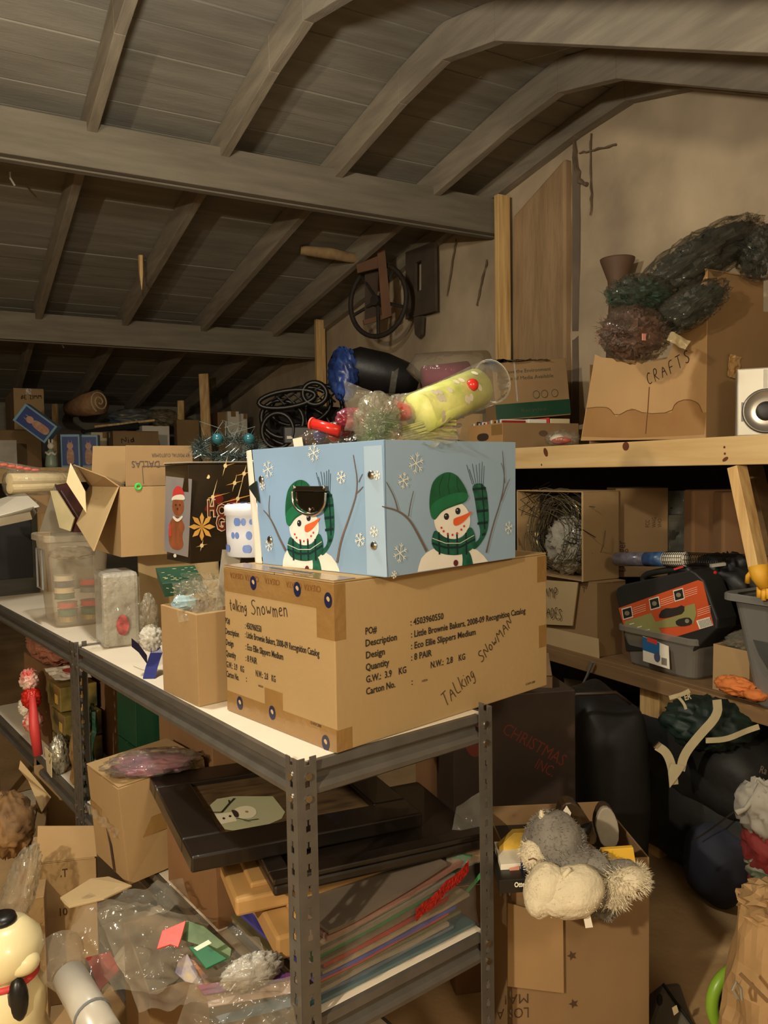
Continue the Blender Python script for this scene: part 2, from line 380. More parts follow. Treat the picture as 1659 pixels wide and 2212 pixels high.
# raised pier and the cracks beside it
PIER = mat('pier_render', (168, 138, 102), .9, scale=4, stretch=(1, 3, .6), rgb2=(142, 114, 82), bump=.5, bscale=14)
def wp(px, py, off=0.0): return XP(px, py, WX-off)
a, b, c, d = wp(1122, 1000), wp(1234, 1000), wp(1234, 345), wp(1122, 470)
q = MB(); P0 = [a, b, c, d]
q.prism([Vector((WX-.045, p.y, p.z)) for p in P0], (.08, 0, 0), PIER); q.build('pier', wr, bevel=.012)
q = MB(); q.prism([wp(1236, 1000, .004), wp(1248, 1000, .004), wp(1252, 400, .004), wp(1244, 300, .004), wp(1236, 330, .004)], (.01, 0, 0), mat('pier_shadow_render', (120, 104, 88), .95, var=.12, scale=6)); q.build('seam', wr)  # pier's shadow painted as a darker strip along its right side
CRK = mat('crack_shadow', (118, 98, 76), .95, var=.2)
def crack(pts, w, nm='crack'):
    q = MB(); P = [wp(x, y, .012) for x, y in pts]
    rnd = random.Random(int(pts[0][0])); PP = []
    for i in range(len(P)-1):
        for k in range(5): PP.append(P[i].lerp(P[i+1], k/5)+Vector((0, rnd.uniform(-.006, .006), rnd.uniform(-.004, .004))))
    PP.append(P[-1]); q.tube(PP, w, CRK, 5, rad=[w*rnd.uniform(.4, 1.2) for _ in PP]); q.build(nm, wr)
crack([(1276, 290), (1274, 340), (1278, 420), (1274, 465)], .006)
crack([(1252, 330), (1290, 322), (1330, 312)], .006)
crack([(1240, 300), (1243, 350), (1250, 392), (1268, 398)], .012)
crack([(1052, 560), (1040, 610), (1030, 660)], .006)
crack([(985, 515), (978, 560), (965, 640)], .005)
q = MB(); q.box((-4.05, -.8, 0), (-4, 9.6, 3.3), ROOFW); struct(q.build('wall_left'))
q = MB(); q.box((-4, -.85, 0), (WX, -.8, 2.5), ROOFW); struct(q.build('wall_front'))
q = MB(); q.box((-4, 9.5, 0), (WX, 9.56, 2.4), ROOFW); struct(q.build('wall_back'))
# roof: boards, rafters, purlins
ce = bpy.data.objects.new('ceiling', None); COL.objects.link(ce); struct(ce)
Y = 9.5; rnd = random.Random(3); bm_cache = {}
def board(Ya, Yb):
    q = MB(); g = .006; za, zb = roofz(Ya), roofz(Yb); dz = rnd.uniform(0, .006)
    x0, x1 = -4, WX
    q.hexa([(x0, Yb+g, zb+dz), (x1, Yb+g, zb+dz), (x1, Ya, za+dz), (x0, Ya, za+dz), (x0, Yb+g, zb+dz+.02), (x1, Yb+g, zb+dz+.02), (x1, Ya, za+dz+.02), (x0, Ya, za+dz+.02)], ROOFW)
    q.build('plank', ce, bevel=.003)
while Y > 2.9:
    board(Y, Y-.185); Y -= .185
while Y > -.8:
    board(Y, Y-.16); Y -= .16
q = MB(); q.box((-4.05, -.85, 3.6), (WX+.1, 9.56, 3.62), ROOFW); q.build('roof_sheet', ce)
RD = .15
for k in range(-7, 4):
    x = .61*k+.60+ (0.0)
    q = MB(); pts = [(9.5, roofz(9.5)), (3.1, roofz(3.1)), (2.75, roofz(2.75)), (2.4, roofz(2.4)), (1.0, roofz(1.0)), (-.8, roofz(-.8))]
    w = .045
    for (ya, za), (yb, zb) in zip(pts[:-1], pts[1:]):
        q.hexa([(x, yb, zb-RD), (x+w, yb, zb-RD), (x+w, ya, za-RD), (x, ya, za-RD), (x, yb, zb-.002), (x+w, yb, zb-.002), (x+w, ya, za-.002), (x, ya, za-.002)], RAFT)
    q.build('rafter', ce, bevel=.003)
for (Y, z) in ((3.77, EYE+1.383), (6.3, EYE+1.0)):
    q = MB(); q.box((-4, Y, z), (WX, Y+.045, z+.2), BEAM); q.build('roof_beam', ce, bevel=.004)
    q = MB(); q.box((-4, Y+.05, z-.006), (WX, Y+.095, z+.19), BEAM); q.build('roof_beam', ce, bevel=.004)
# rafter against the gable
q = MB(); x = WX-.06
for (ya, za), (yb, zb) in zip(pts[:-1], pts[1:]):
    q.hexa([(x, yb, zb-.1), (x+.06, yb, zb-.1), (x+.06, ya, za-.1), (x, ya, za-.1), (x, yb, zb), (x+.06, yb, zb), (x+.06, ya, za), (x, ya, za)], RAFT)
q.build('rafter', ce, bevel=.003)
# cobweb strands and a splinter hanging from the roof
WEB = mat('cobweb', (190, 186, 170), .9, var=0)
q = MB()
for pts_, X in (([(1040, 165), (1010, 175), (960, 215), (940, 260)], 2.2), ([(1098, 205), (1130, 215), (1220, 200), (1300, 180), (1380, 160), (1440, 168)], 2.5), ([(1000, 150), (960, 178), (1080, 140), (1240, 100)], 2.3)):
    P = [XP(x, y, X) for x, y in pts_]
    PP = [P[i].lerp(P[i+1], t/4)+Vector((0, 0, -.008*math.sin(math.pi*t/4))) for i in range(len(P)-1) for t in range(4)]+[P[-1]]
    q.tube(PP, .0009, WEB, 3)
stuff(q.build('cobweb', ce))
q = MB(); p = D(304, 552, 5.2); q.tube([p, p-Vector((0, 0, .12)), p-Vector((0, 0, .22))], .012, PINEV, 5, rad=[.018, .016, .002]); 
o = q.build('wood_splinter'); tag(o, 'thin split of pale wood hanging down from a rafter over the left rack', 'splinter')
for (x, y, dd) in ((22, 385, 4.0), (418, 715, 6.6), (132, 742, 6.2)):
    p = D(x, y, dd); q = MB(); q.tube([p+Vector((0, 0, .03)), p, p+Vector((.02, .01, -.03))], .006, WEB, 4); q.build('cobweb_tuft', ce)

# ================================================================ timber shelving along the gable wall
SX = 2.12
UZ0, UZ1 = 1.395, 1.484      # upper front rail
LZ1 = .66
ts = thing('timber_shelving', 'two-tier pine timber shelving built along the rendered gable wall', 'shelving', (SX, 0, 0))
def tb(nm, a, b, m, bev=.003):
    q = MB(); q.box((a[0]-SX, a[1], a[2]), (b[0]-SX, b[1], b[2]), m); return q.build(nm, ts, bevel=bev)
tb('front_rail', (SX, .1, UZ0), (SX+.038, 8.6, UZ1), PINE)
KN = mat('wood_knot', (96, 48, 26), .7, var=.1)
q = MB()
for (x, y, a, b_) in ((1179, 977, .012, .02), (1352, 964, .016, .016), (1170, 1004, .004, .005), (1565, 966, .004, .004), (1566, 980, .004, .004), (1567, 992, .012, .006)):
    c = XP(x, y, SX); q.face([(c.x-SX-.0006, c.y-u, c.z+v) for u, v in disc(0, 0, a, b_, 10, .5)], KN)
stuff(q.build('knot', ts))
for k in range(4):
    tb('deck_board', (SX+.04, .1, UZ1-.02), (SX+.04+.18, 8.6, UZ1), mat('deck_ply', (150, 118, 78), .8, scale=3)) if k == 0 else tb('deck_board', (SX+.04+.185*k, .1, UZ1-.02), (min(WX-.05, SX+.04+.185*k+.18), 8.6, UZ1), MC['deck_ply'])
tb('lower_rail', (SX-.0, .1, LZ1-.05), (SX+.038, 8.6, LZ1), mat('dusty_timber', (128, 98, 62), .85, scale=4, stretch=(8, 1, 8)))
for k in range(4):
    tb('deck_board', (SX+.04+.185*k, .1, LZ1-.02), (min(WX-.05, SX+.04+.185*k+.18), 8.6, LZ1), MC['dusty_timber'])
for px, top in ((1075, 425), (687, 690)):
    c = XP(px, 1000, WX-.12); zt = XP(px, top, WX-.1).z
    tb('post', (WX-.13, c.y-.038, 0), (WX-.045, c.y, min(zt, roofz(c.y)-.02)), PINEV)
for px in (1385,):
    c = XP(px, 1480, SX); tb('leg', (SX+.04, c.y-.045, 0), (SX+.13, c.y+.045, LZ1-.05), PINEV)
for Yy in (4.6, 7.0): tb('leg', (SX+.04, Yy, 0), (SX+.13, Yy+.045, UZ0), PINEV)
# diagonal brace under the upper rail
a = XP(1592, 1008, SX+.02); b = XP(1640, 1235, SX+.02)
q = MB(); q.bar((a.x-SX, a.y, a.z+.0), (b.x-SX+.0, b.y, b.z), .036, .05, PINEV, up=(1, 0, 0)); q.build('brace', ts, bevel=.002)
a = XP(1625, 1008, SX+.3); b = XP(1672, 1200, SX+.3)
q = MB(); q.bar((a.x-SX, a.y, a.z), (b.x-SX, b.y, b.z), .036, .07, MC['dusty_timber'], up=(1, 0, 0)); q.build('brace', ts, bevel=.002)

# far timber bench along the low side of the roof
FZ = 1.47
fs_ = thing('timber_bench', 'deep rough timber bench stacked with cartons under the low end of the roof', 'shelving', (0, 6.72, 0))
for k in range(10):
    q = MB(); q.box((-3.9, .26*k, FZ-.03), (2.05, .26*k+.25, FZ), MC['dusty_timber']); q.build('deck_board', fs_, bevel=.002)
q = MB(); q.box((-3.9, -.04, FZ-.12), (2.05, -.002, FZ), PINE); q.build('front_rail', fs_, bevel=.002)
for x in (-3.0, -1.2, .6, 1.9):
    q = MB(); q.box((x, 0, 0), (x+.09, .04, FZ-.125), PINEV); q.build('leg', fs_)

# ================================================================ steel racks
TOPZ = .90; MIDZ = .445; LOWZ = .06
RB = 52.0
rc = F(643, 1672, TOPZ-.012)      # front corner of the near rack
def rackpost(parent, x, y, sx, sy, h=.912, zb=0):
    """L-shaped angle post with its outer corner at x, y; flanges run sx along x and sy along y; keyholes cut through"""
    w = .036; th = .0022; q = MB()
    def flange(P, slots=True):
        # strips left and right of a column of holes, bridges between
        z = 0; pitch = .0381; hx = .010
        q.hexa([P(0, 0, 0), P(w/2-hx/2, 0, 0), P(w/2-hx/2, 0, th), P(0, 0, th), P(0, h, 0), P(w/2-hx/2, h, 0), P(w/2-hx/2, h, th), P(0, h, th)], STEEL)
        q.hexa([P(w/2+hx/2, 0, 0), P(w, 0, 0), P(w, 0, th), P(w/2+hx/2, 0, th), P(w/2+hx/2, h, 0), P(w, h, 0), P(w, h, th), P(w/2+hx/2, h, th)], STEEL)
        z = h-.014
        while z > .01:
            lo = max(0, z-pitch+.022)
            # plate between holes
            q.hexa([P(w/2-hx/2, z-pitch+.021 if z-pitch > 0 else 0, 0)]*0 or [P(w/2-hx/2, lo-.0005, 0), P(w/2+hx/2, lo-.0005, 0), P(w/2+hx/2, lo-.0005, th), P(w/2-hx/2, lo-.0005, th), P(w/2-hx/2, z, 0), P(w/2+hx/2, z, 0), P(w/2+hx/2, z, th), P(w/2-hx/2, z, th)], STEEL)
            # narrow slot half: fill both sides of slot bottom
            zl = lo-.0105
            if zl > 0:
                for a0, a1 in ((-hx/2, -.0022), (.0022, hx/2)):
                    q.hexa([P(w/2+a0, zl, 0), P(w/2+a1, zl, 0), P(w/2+a1, zl, th), P(w/2+a0, zl, th), P(w/2+a0, zl+.0095, 0), P(w/2+a1, zl+.0095, 0), P(w/2+a1, zl+.0095, th), P(w/2+a0, zl+.0095, th)], STEEL)
            z -= pitch
    def Px(u, v, n): return Vector((x+sx*u, y+(-n if sy > 0 else n), zb+v))
    def Py(u, v, n): return Vector((x+(-n if sx > 0 else n), y+sy*u, zb+v))
    flange(Px); flange(Py)
    o = q.build('post', parent)
    r = MB()
    for z in (TOPZ-.02, TOPZ-.058, MIDZ-.02, MIDZ-.058):
        for X in (Matrix.Translation((x+sx*w/2, y+(-.003 if sy > 0 else .003), z)) @ Matrix.Rotation(R(90), 4, 'X'), Matrix.Translation((x+(-.003 if sx > 0 else .003), y+sy*w/2, z)) @ Matrix.Rotation(R(90), 4, 'Y')):
            r.lathe([(.0065, -.002), (.0055, .0015), (.0065, .003)], STEELB, 10, X)
    stuff(r.build('rivet', o, smooth=False))
    return o
def rack(name, label, loc, rz, W=.46, Lh=1.22, posts=((0, 0), (1, 0), (0, 1), (1, 1)), group=None):
    t = thing(name, label, 'shelving', loc, rz, group)
    for (i, j) in posts:
        rackpost(t, i*W, j*Lh, 1 if i == 0 else -1, 1 if j == 0 else -1)
    for z, nm in ((TOPZ, 'shelf_board'), (MIDZ, 'shelf_board'), (LOWZ, 'shelf_board')):
        q = MB(); q.box((.016, .016, z-.014), (W-.016, Lh-.016, z), DECK); q.build(nm, t, bevel=.001)
        # rolled beams: a ledge lip above, a rolled bead below
        for (p, r_) in (((0.004, .03), (0.004, Lh-.03)), ((W-.004, .03), (W-.004, Lh-.03)), ((.03, .004), (W-.03, .004)), ((.03, Lh-.004), (W-.03, Lh-.004))):
            q = MB(); P0 = Vector((*p, 0)); P1 = Vector((*r_, 0)); c = Vector((W/2, Lh/2, 0)); d = (P1-P0).normalized(); inn = Vector((-d.y, d.x, 0))
            if inn.dot(c-P0) < 0: inn = -inn
            def L(off, zz): return [P0+inn*off+Vector((0, 0, zz)), P1+inn*off+Vector((0, 0, zz))]
            prof = [(.016, z-.0005), (.002, z-.001), (.0, z-.016), (.003, z-.020), (.011, z-.024), (.011, z-.034), (.001, z-.039), (-.004, z-.047), (-.003, z-.056), (.004, z-.061), (.014, z-.058), (.014, z-.054), (.006, z-.055), (.0135, z-.02), (.016, z-.016)]
            k = len(prof); vs = [L(*pp)[e] for e in (0, 1) for pp in prof]
            q.raw(vs, [(i, (i+1) % k, (i+1) % k+k, i+k) for i in range(k)]+[tuple(range(k))[::-1], tuple(range(k, 2*k))], STEEL)
            q.build('shelf_beam', t)
    return t
rk = (Vector((rc.x, rc.y, 0)), dirA(RB))
rack('steel_rack', 'grey boltless steel rack with white shelves carrying the big printed carton', rk[0], rk[1])
rM = Matrix.Translation(rk[0]) @ Matrix.Rotation(rk[1], 4, 'Z')
def RK(x, y, z): return rM @ Vector((x, y, z))
rack('steel_rack', 'second grey steel rack continuing behind the first one at the left edge', RK(0, 1.225, 0), rk[1])
# ---------------------------------------------------------------- printing on faces
def Z(x0, y0, s): return lambda x, y: (x0+x*s, y0+y*s)
R3, R4, R5, R6, R7 = Z(0, 780, .3376), Z(540, 460, .434), Z(1150, 440, .3068), Z(480, 900, .434), Z(1100, 960, .33695)
S1, S2, S3, S4, S5 = Z(0, 1120, .3376), Z(0, 1580, .3376), Z(300, 1600, .4822), Z(1050, 1450, .3671), Z(1060, 1680, .217)
class Face:
    """a plane of a thing (right / left / top face); uv() reads where a spot of the print sits on it"""
    def __init__(s, t, O, U, V):
        s.M = Matrix.LocRotScale(t.location, t.rotation_euler, None); s.O, s.U, s.V = Vector(O), Vector(U).normalized(), Vector(V).normalized(); s.N = s.U.cross(s.V)
        s.P = uvn(O, U, V)
    def uv(s, px, py):
        Mi = s.M.inverted(); o = Mi @ CO; d = Mi.to_3x3() @ ray(px, py)
        t = (s.O-o).dot(s.N)/d.dot(s.N); p = o+d*t-s.O
        return p.dot(s.U), p.dot(s.V)
    def poly(s, mb, zf, pts, m, n=.0006): mb.face([s.P(*s.uv(*zf(*p)), n) for p in pts], m)
    def line(s, mb, zf, pts, w, m, n=.0006, w2=None): line2(mb, s.P, [s.uv(*zf(*p)) for p in pts], w, m, n, w2)
    def text(s, mb, zf, x, y, x2, y2, sx, h, m, n=.0009, bold=.02):
        a = s.uv(*zf(x, y)); b = s.uv(*zf(x2, y2)); put_text(mb, sx, s.P, a[0], a[1], h, m, bold=bold, n=n, length=abs(b[0]-a[0]))
    def scr(s, mb, zf, x, y, x2, y2, sx, h, m, lw=.002, level=False, flip=1):
        a = s.uv(*zf(x, y)); b = s.uv(*zf(x2, y2)); rot = 0 if level else math.atan2(b[1]-a[1], b[0]-a[0]); Lg = math.hypot(b[0]-a[0], b[1]-a[1])
        tot = sum((.5 if c == ' ' else max(p[0] for st in ST.get(c, ST['o']) for p in st)+.22) for c in sx)
        scrawl(mb, sx, s.P, a[0], a[1], h, m, lw, rot, wide=Lg/(tot*h))
def RF(t, ly=0): return Face(t, (0, 0, 0), (1, 0, 0), (0, 0, 1))
def LF(t, ly): return Face(t, (0, ly, 0), (0, -1, 0), (0, 0, 1))
def sm(pts, it=2):           # round a closed outline
    for _ in range(it):
        o = []
        for i in range(len(pts)):
            a, b = pts[i], pts[(i+1) % len(pts)]
            o += [(a[0]*.75+b[0]*.25, a[1]*.75+b[1]*.25), (a[0]*.25+b[0]*.75, a[1]*.25+b[1]*.75)]
        pts = o
    return pts
def sml(pts, it=2):
    for _ in range(it):
        o = [pts[0]]
        for i in range(len(pts)-1):
            a, b = pts[i], pts[i+1]
            o += [(a[0]*.75+b[0]*.25, a[1]*.75+b[1]*.25), (a[0]*.25+b[0]*.75, a[1]*.25+b[1]*.75)]
        pts = o+[pts[-1]]
    return pts

# ================================================================ big carton with the order print
f = fit(728, 1628, 480, 1180, TOPZ+.001, 47.5, 1262); BH = .298
big = carton('large tan carton with printed order details and handwriting, on the rack corner', (f[0], f[1], f[2], f[3], BH), mat('carton_board', (166, 138, 94), .8, var=.04, scale=3, bump=.05, bscale=70), seed=5, tape=False, jit=0)
fr, fl = RF(big), LF(big, f[3])
q = MB(); H = .0125
for (x, y, x2, sx) in ((710, 1085, 768, 'PO#'), (710, 1145, 868, 'Description'), (712, 1205, 808, 'Design'), (712, 1265, 830, 'Quantity'), (714, 1325, 915, 'G.W.:  3.9    KG'), (714, 1385, 860, 'Carton No.'),
                       (935, 1040, 1100, ': 4503960550'), (938, 1100, 1508, ': Little Brownie Bakers, 2008-09 Recognition Catalog'), (938, 1158, 1260, ': Eco Ellie Slippers Medium'), (938, 1215, 1042, ': 8 PAIR'), (1035, 1252, 1208, 'N.W.:  2.8    KG'), (940, 1335, 946, ':')):
    fr.text(q, R6, x, y, x2, y-(x2-x)*.2, sx, H, INK)
fr.text(q, R6, 990, 1322, 1020, 1316, '10334', .004, PEN); fr.text(q, R6, 1508, 1338, 1555, 1330, '12 NOV 2008', .0045, PEN)
q.build('printed_text', big)
q = MB(); fr.scr(q, R6, 1110, 1445, 1262, 1290, 'TALking', .03, PEN); fr.scr(q, R6, 1290, 1225, 1450, 1030, 'SNowMAN', .026, PEN); q.build('handwriting', big)
q = MB()
for (x, y, x2, y2, sx) in ((17, 1028, 40, 1033, 'PO#'), (17, 1080, 85, 1097, 'Description'), (20, 1135, 58, 1147, 'Design'), (20, 1190, 70, 1206, 'Quantity'), (22, 1245, 110, 1270, 'G.W.:  3.9    KG'), (22, 1292, 85, 1312, 'Carton No.'),
                           (115, 1053, 197, 1066, ': 4503960550'), (115, 1098, 485, 1198, ': Little Brownie Bakers, 2008-09 Recognition Catalog'), (118, 1158, 305, 1208, ': Eco Ellie Slippers Medium'), (118, 1215, 175, 1230, ': 8 PAIR'), (168, 1290, 267, 1312, 'N.W.:  2.8    KG'), (120, 1318, 124, 1320, ':')):
    fl.text(q, R6, x, y, x2, y2, sx, H, INK)
fl.text(q, R6, 180, 1342, 205, 1348, '10334', .004, PEN); fl.text(q, R6, 440, 1528, 494, 1538, '12 NOV 2008', .005, PEN)
q.build('printed_text', big)
q = MB(); fl.scr(q, R6, 40, 960, 128, 975, 'talking', .022, PEN, .0022); fl.scr(q, R6, 148, 985, 335, 1000, 'Snowmen', .03, PEN, .0022); q.build('handwriting', big)
# tape strips: top band, bottom band, small patches
q = MB(); ly = f[3]
def strip(F_, u0, v0, u1, v1, n=.0004):
    mb = MB(); mb.hexa([F_.P(u0, v0, 0), F_.P(u1, v0, 0), F_.P(u1, v0, n), F_.P(u0, v0, n), F_.P(u0, v1, 0), F_.P(u1, v1, 0), F_.P(u1, v1, n), F_.P(u0, v1, n)], TAPE); return mb.build('tape', big)
strip(fl, .0, BH-.048, ly, BH-.001); strip(fl, .0, .001, ly, .042); strip(fl, .14, .04, .2, .075, .0005); strip(fl, ly-.05, BH-.10, ly, BH-.047, .0005)
strip(fr, .0, BH-.10, .025, BH-.001); strip(fr, .0, .001, .035, .04); strip(fr, f[2]-.035, BH-.06, f[2], BH-.002); strip(fr, f[2]-.03, .09, f[2]-.001, .14)
top = Face(big, (0, 0, BH+.0047), (1, 0, 0), (0, 1, 0))
mb = MB(); mb.box((0, .0, BH+.005), (.05, ly, BH+.0055), TAPE); mb.build('tape', big)
NAVY = mat('navy_print', (30, 34, 66), .3, var=0)
q = MB()
for i, u in enumerate((.02, .075, .145, .215, .27)):
    put_text(q, 'CREATA', fl.P, u+.055, BH-.008, -.011, mat('brown_print', (120, 76, 30), .6, var=0), n=.0011, bold=.01, length=-.05)
q.build('printed_text', big)
for (u, v) in ((.11, BH-.022), (.255, BH-.02), (.345, BH-.03), (.05, .025), (.165, .03), (.33, .012)):
    q = MB(); q.face([fl.P(a, b, .0012) for a, b in disc(u, v, .011, .014, 16)], NAVY)
    q.face([fl.P(a, b, .0014) for a, b in sm([(u-.006, v+.003), (u, v+.008), (u+.006, v+.002), (u+.002, v-.004)])], CARDS[2]); q.build('globe_print', big)

# ================================================================ snowman gift box
f2 = fit(835, 1248, 565, 1113, TOPZ+BH+.006, 44, 960); SH = .243
sb = thing('gift_box', 'open light blue gift box printed with green-hatted snowmen, on the large carton', 'box', f2[0], f2[1])
SKY = mat('sky_blue_print', (134, 164, 196), .42, var=.04, scale=4)
SKYD = mat('grey_blue_print', (144, 170, 194), .42, var=.04, scale=4)
lx, ly = f2[2], f2[3]; e = .055
def wall(nm, pts, off, m):
    q = MB(); q.prism(pts, off, m); return q.build(nm, sb, bevel=.0008)
wall('side_panel', [(0, 0, 0), (lx, 0, 0), (lx+.004, 0, SH+.002), (0, 0, SH)], (0, .003, 0), SKYD)
lt = ly+.028
wall('side_panel', [(0, 0, 0), (0, ly, 0), (0, lt, SH-.006), (0, 0, SH)], (.003, 0, 0), SKY)
wall('side_panel', [(lx, .003, 0), (lx, ly, 0), (lx, lt, SH), (lx, .003, SH)], (.003, 0, 0), SKY)
wall('side_panel', [(.003, ly, 0), (lx, ly, 0), (lx, lt, SH), (.003, lt, SH-.006)], (0, .003, 0), WHITE)
wall('base', [(.003, .003, 0), (lx, .003, 0), (lx, ly, 0), (.003, ly, 0)], (0, 0, .004), WHITE)
wall('corner_flap', [(0, ly+.002, 0), (0, ly+.022, 0), (0, lt+.016, SH-.008), (0, lt+.002, SH-.006)], (.004, .01, 0), WHITE)
fr, fl = RF(sb), LF(sb, ly)
q = MB()      # pale fold strips
fl.poly(q, R6, [(705, 148), (795, 142), (822, 798), (722, 785)], mat('pale_blue_print', (158, 182, 206), .42, var=.02), .0005)
q.build('fold_strip', sb)
G1, G2, G3 = mat('hat_green', (20, 92, 58), .5, var=.15, scale=30), mat('scarf_green', (28, 100, 78), .5, var=.25, scale=60), mat('scarf_dark', (12, 42, 44), .5, var=.1)
SNW = mat('snow_print', (228, 224, 212), .5, var=.04, scale=20); ORG = mat('carrot_orange', (226, 98, 50), .5, var=.1); RDT = mat('red_dot', (196, 58, 56), .5, var=0); TWG = mat('twig_print', (112, 96, 86), .5, var=.1); FLK = mat('flake_print', (226, 222, 206), .5, var=0)
EYE_M = mat('coal_print', (34, 34, 42), .5, var=0); BUT = mat('button_print', (92, 36, 36), .5, var=0)
def man(F_, T0_, body, arms):
    T = T0_
    q = MB(); po = lambda pts, m, n, it=2: F_.poly(q, T, sm(pts, it), m, n)
    F_.poly(q, R6, body, SNW, .0006); q.build('snowman_body', sb)
    q = MB(); po = lambda pts, m, n, it=2: F_.poly(q, T, sm(pts, it), m, n)
    po(disc(1142, 515, 92, 98, 14), SNW, .0012); q.build('snowman_head', sb)
    q = MB()
    F_.poly(q, T, sm([(1240, 640), (1290, 600), (1268, 500), (1255, 400), (1238, 335), (1310, 330), (1325, 450), (1325, 560), (1290, 630), (1250, 668)]), G2, .0008)
    for xa, xb, y in ((1246, 1311, 362), (1258, 1318, 412), (1266, 1322, 472), (1270, 1320, 532), (1292, 1308, 588)): F_.line(q, T, [(xa, y), (xb, y-6)], .005, G3, .0010)
    F_.line(q, T, [(1290, 335), (1300, 450), (1305, 560)], .004, G3, .0010)
    for i, (xa, ya) in enumerate(((1215, 240), (1228, 262), (1243, 235), (1262, 240), (1278, 232), (1292, 225), (1302, 245))):
        F_.line(q, T, [(xa, ya), (1244+i*9, 338)], .0012, G3, .0011)
    F_.poly(q, T, sm([(1190, 670), (1225, 665), (1240, 700), (1250, 750), (1190, 758), (1196, 710)]), G2, .0011)
    F_.poly(q, T, sm([(1045, 585), (1060, 560), (1100, 600), (1150, 612), (1200, 600), (1225, 545), (1248, 560), (1262, 620), (1245, 662), (1180, 690), (1110, 688), (1060, 670), (1038, 630)]), G2, .0014)
    for x in (1075, 1120, 1165, 1210): F_.line(q, T, [(x, 585+abs(x-1150)*-.1), (x+4, 686)], .005, G3, .0016)
    F_.line(q, T, [(1042, 630), (1110, 652), (1180, 650), (1255, 610)], .004, G3, .0017); F_.line(q, T, [(1042, 605), (1110, 630), (1180, 630), (1250, 590)], .0012, FLK, .0018)
    q.build('snowman_scarf', sb)
    q = MB()
    F_.poly(q, T, sm([(1050, 515), (1028, 470), (1030, 380), (1050, 310), (1110, 272), (1160, 285), (1195, 330), (1222, 385), (1215, 425), (1150, 445), (1090, 470), (1060, 510)]), G1, .0018)
    F_.poly(q, T, sm([(1035, 500), (1030, 440), (1090, 400), (1160, 378), (1215, 375), (1226, 410), (1150, 438), (1085, 465), (1055, 515)]), mat('hat_band_green', (26, 108, 70), .5, var=.1, scale=40), .0022)
    for pts in ([(1095, 290), (1075, 350), (1080, 395)], [(1130, 280), (1120, 340), (1128, 385)], [(1165, 300), (1165, 345), (1175, 375)]): F_.line(q, T, pts, .0014, mat('hat_dark', (12, 60, 40), .5, var=0), .0021)
    q.build('snowman_hat', sb)
    q = MB()
    for (x, y) in ((1113, 497), (1170, 470)): F_.poly(q, T, disc(x, y, 13, 17, 14), EYE_M, .0016); F_.poly(q, T, disc(x-4, y-5, 3, 3, 6), FLK, .0018)
    F_.poly(q, T, sm([(1146, 520), (1150, 505), (1200, 490), (1250, 462), (1205, 520), (1165, 545), (1148, 540)]), ORG, .0020)
    for (x, y) in ((1087, 553), (1098, 570), (1118, 583), (1142, 588), (1165, 580), (1186, 562), (1200, 545)): F_.poly(q, T, disc(x, y, 5, 6, 8), RDT, .0022)
    F_.poly(q, T, disc(1160, 728, 12, 16, 12), BUT, .0016)
    q.build('snowman_face', sb)
    q = MB()
    for k, (pts, w1, w2) in enumerate(arms): F_.line(q, R6, sml(pts), w1, TWG, .0016+.0001*k, w2)
    q.build('twig_arms', sb)
def TRc(x, y): return R6(x, min(y, 797-(x-820)*.147))
man(fr, TRc, [(971, 773), (978, 740), (990, 705), (1012, 680), (1040, 662), (1070, 650), (1110, 643), (1150, 640), (1200, 643), (1240, 650), (1272, 667), (1300, 692), (1315, 712), (1322, 721)],
    [([(1015, 668), (975, 590), (930, 510), (870, 465), (792, 447)], .0062, .0018), ([(872, 465), (855, 400), (815, 325)], .0032, .0012), ([(925, 495), (935, 430), (950, 370)], .0028, .0012),
     ([(1312, 675), (1345, 540), (1385, 420), (1405, 310), (1392, 170)], .005, .0014), ([(1385, 420), (1415, 340), (1428, 310)], .003, .0012), ([(1404, 330), (1398, 260), (1385, 230)], .0022, .0012)])
# the left face carries the same figure squeezed by the view: map from the right-face drawing
def TL(x, y):
    u = (x-1142)*.82+410; v = (y-515)*.98+548
    return R6(u, min(v, 742+(u-245)*.095))
man(fl, TL, [(302, 745), (304, 715), (312, 685), (328, 660), (360, 645), (410, 640), (460, 648), (505, 668), (545, 695), (570, 730), (582, 758), (586, 772)],
    [([(318, 665), (285, 600), (262, 545), (238, 500), (208, 466)], .0062, .0018), ([(238, 500), (234, 450), (239, 392)], .003, .0012),
     ([(575, 725), (592, 620), (640, 490), (682, 350), (655, 190)], .0058, .0016), ([(668, 385), (690, 365), (704, 348)], .003, .0014), ([(683, 325), (694, 300), (702, 285)], .0024, .0012)])
def flake(F_, T, x, y, r, q, n=.0024):
    c = F_.uv(*T(x, y)); rr = abs(F_.uv(*T(x+r, y))[0]-c[0])
    for k in range(6):
        a = math.pi*k/3+.3; p = (c[0]+rr*math.cos(a), c[1]+rr*math.sin(a)); line2(q, F_.P, [c, p], .0016, FLK, n+k*.00003)
        for s_ in (-1, 1):
            m_ = (c[0]+rr*.6*math.cos(a), c[1]+rr*.6*math.sin(a)); line2(q, F_.P, [m_, (m_[0]+rr*.38*math.cos(a+s_*.8), m_[1]+rr*.38*math.sin(a+s_*.8))], .0013, FLK, n+.0002+k*.00003)
for F_, x, y, r in ((fr, 960, 232, 36), (fr, 897, 318, 28), (fr, 880, 678, 34), (fr, 1420, 553, 20), (fr, 850, 786, 14), (fl, 233, 262, 28), (fl, 460, 180, 30), (fl, 597, 302, 24), (fl, 775, 292, 18), (fl, 760, 572, 22), (fl, 690, 613, 26), (fl, 205, 345, 14), (fl, 238, 640, 20)):
    q = MB(); flake(F_, R6, x, y, r, q); q.build('snowflake', sb)
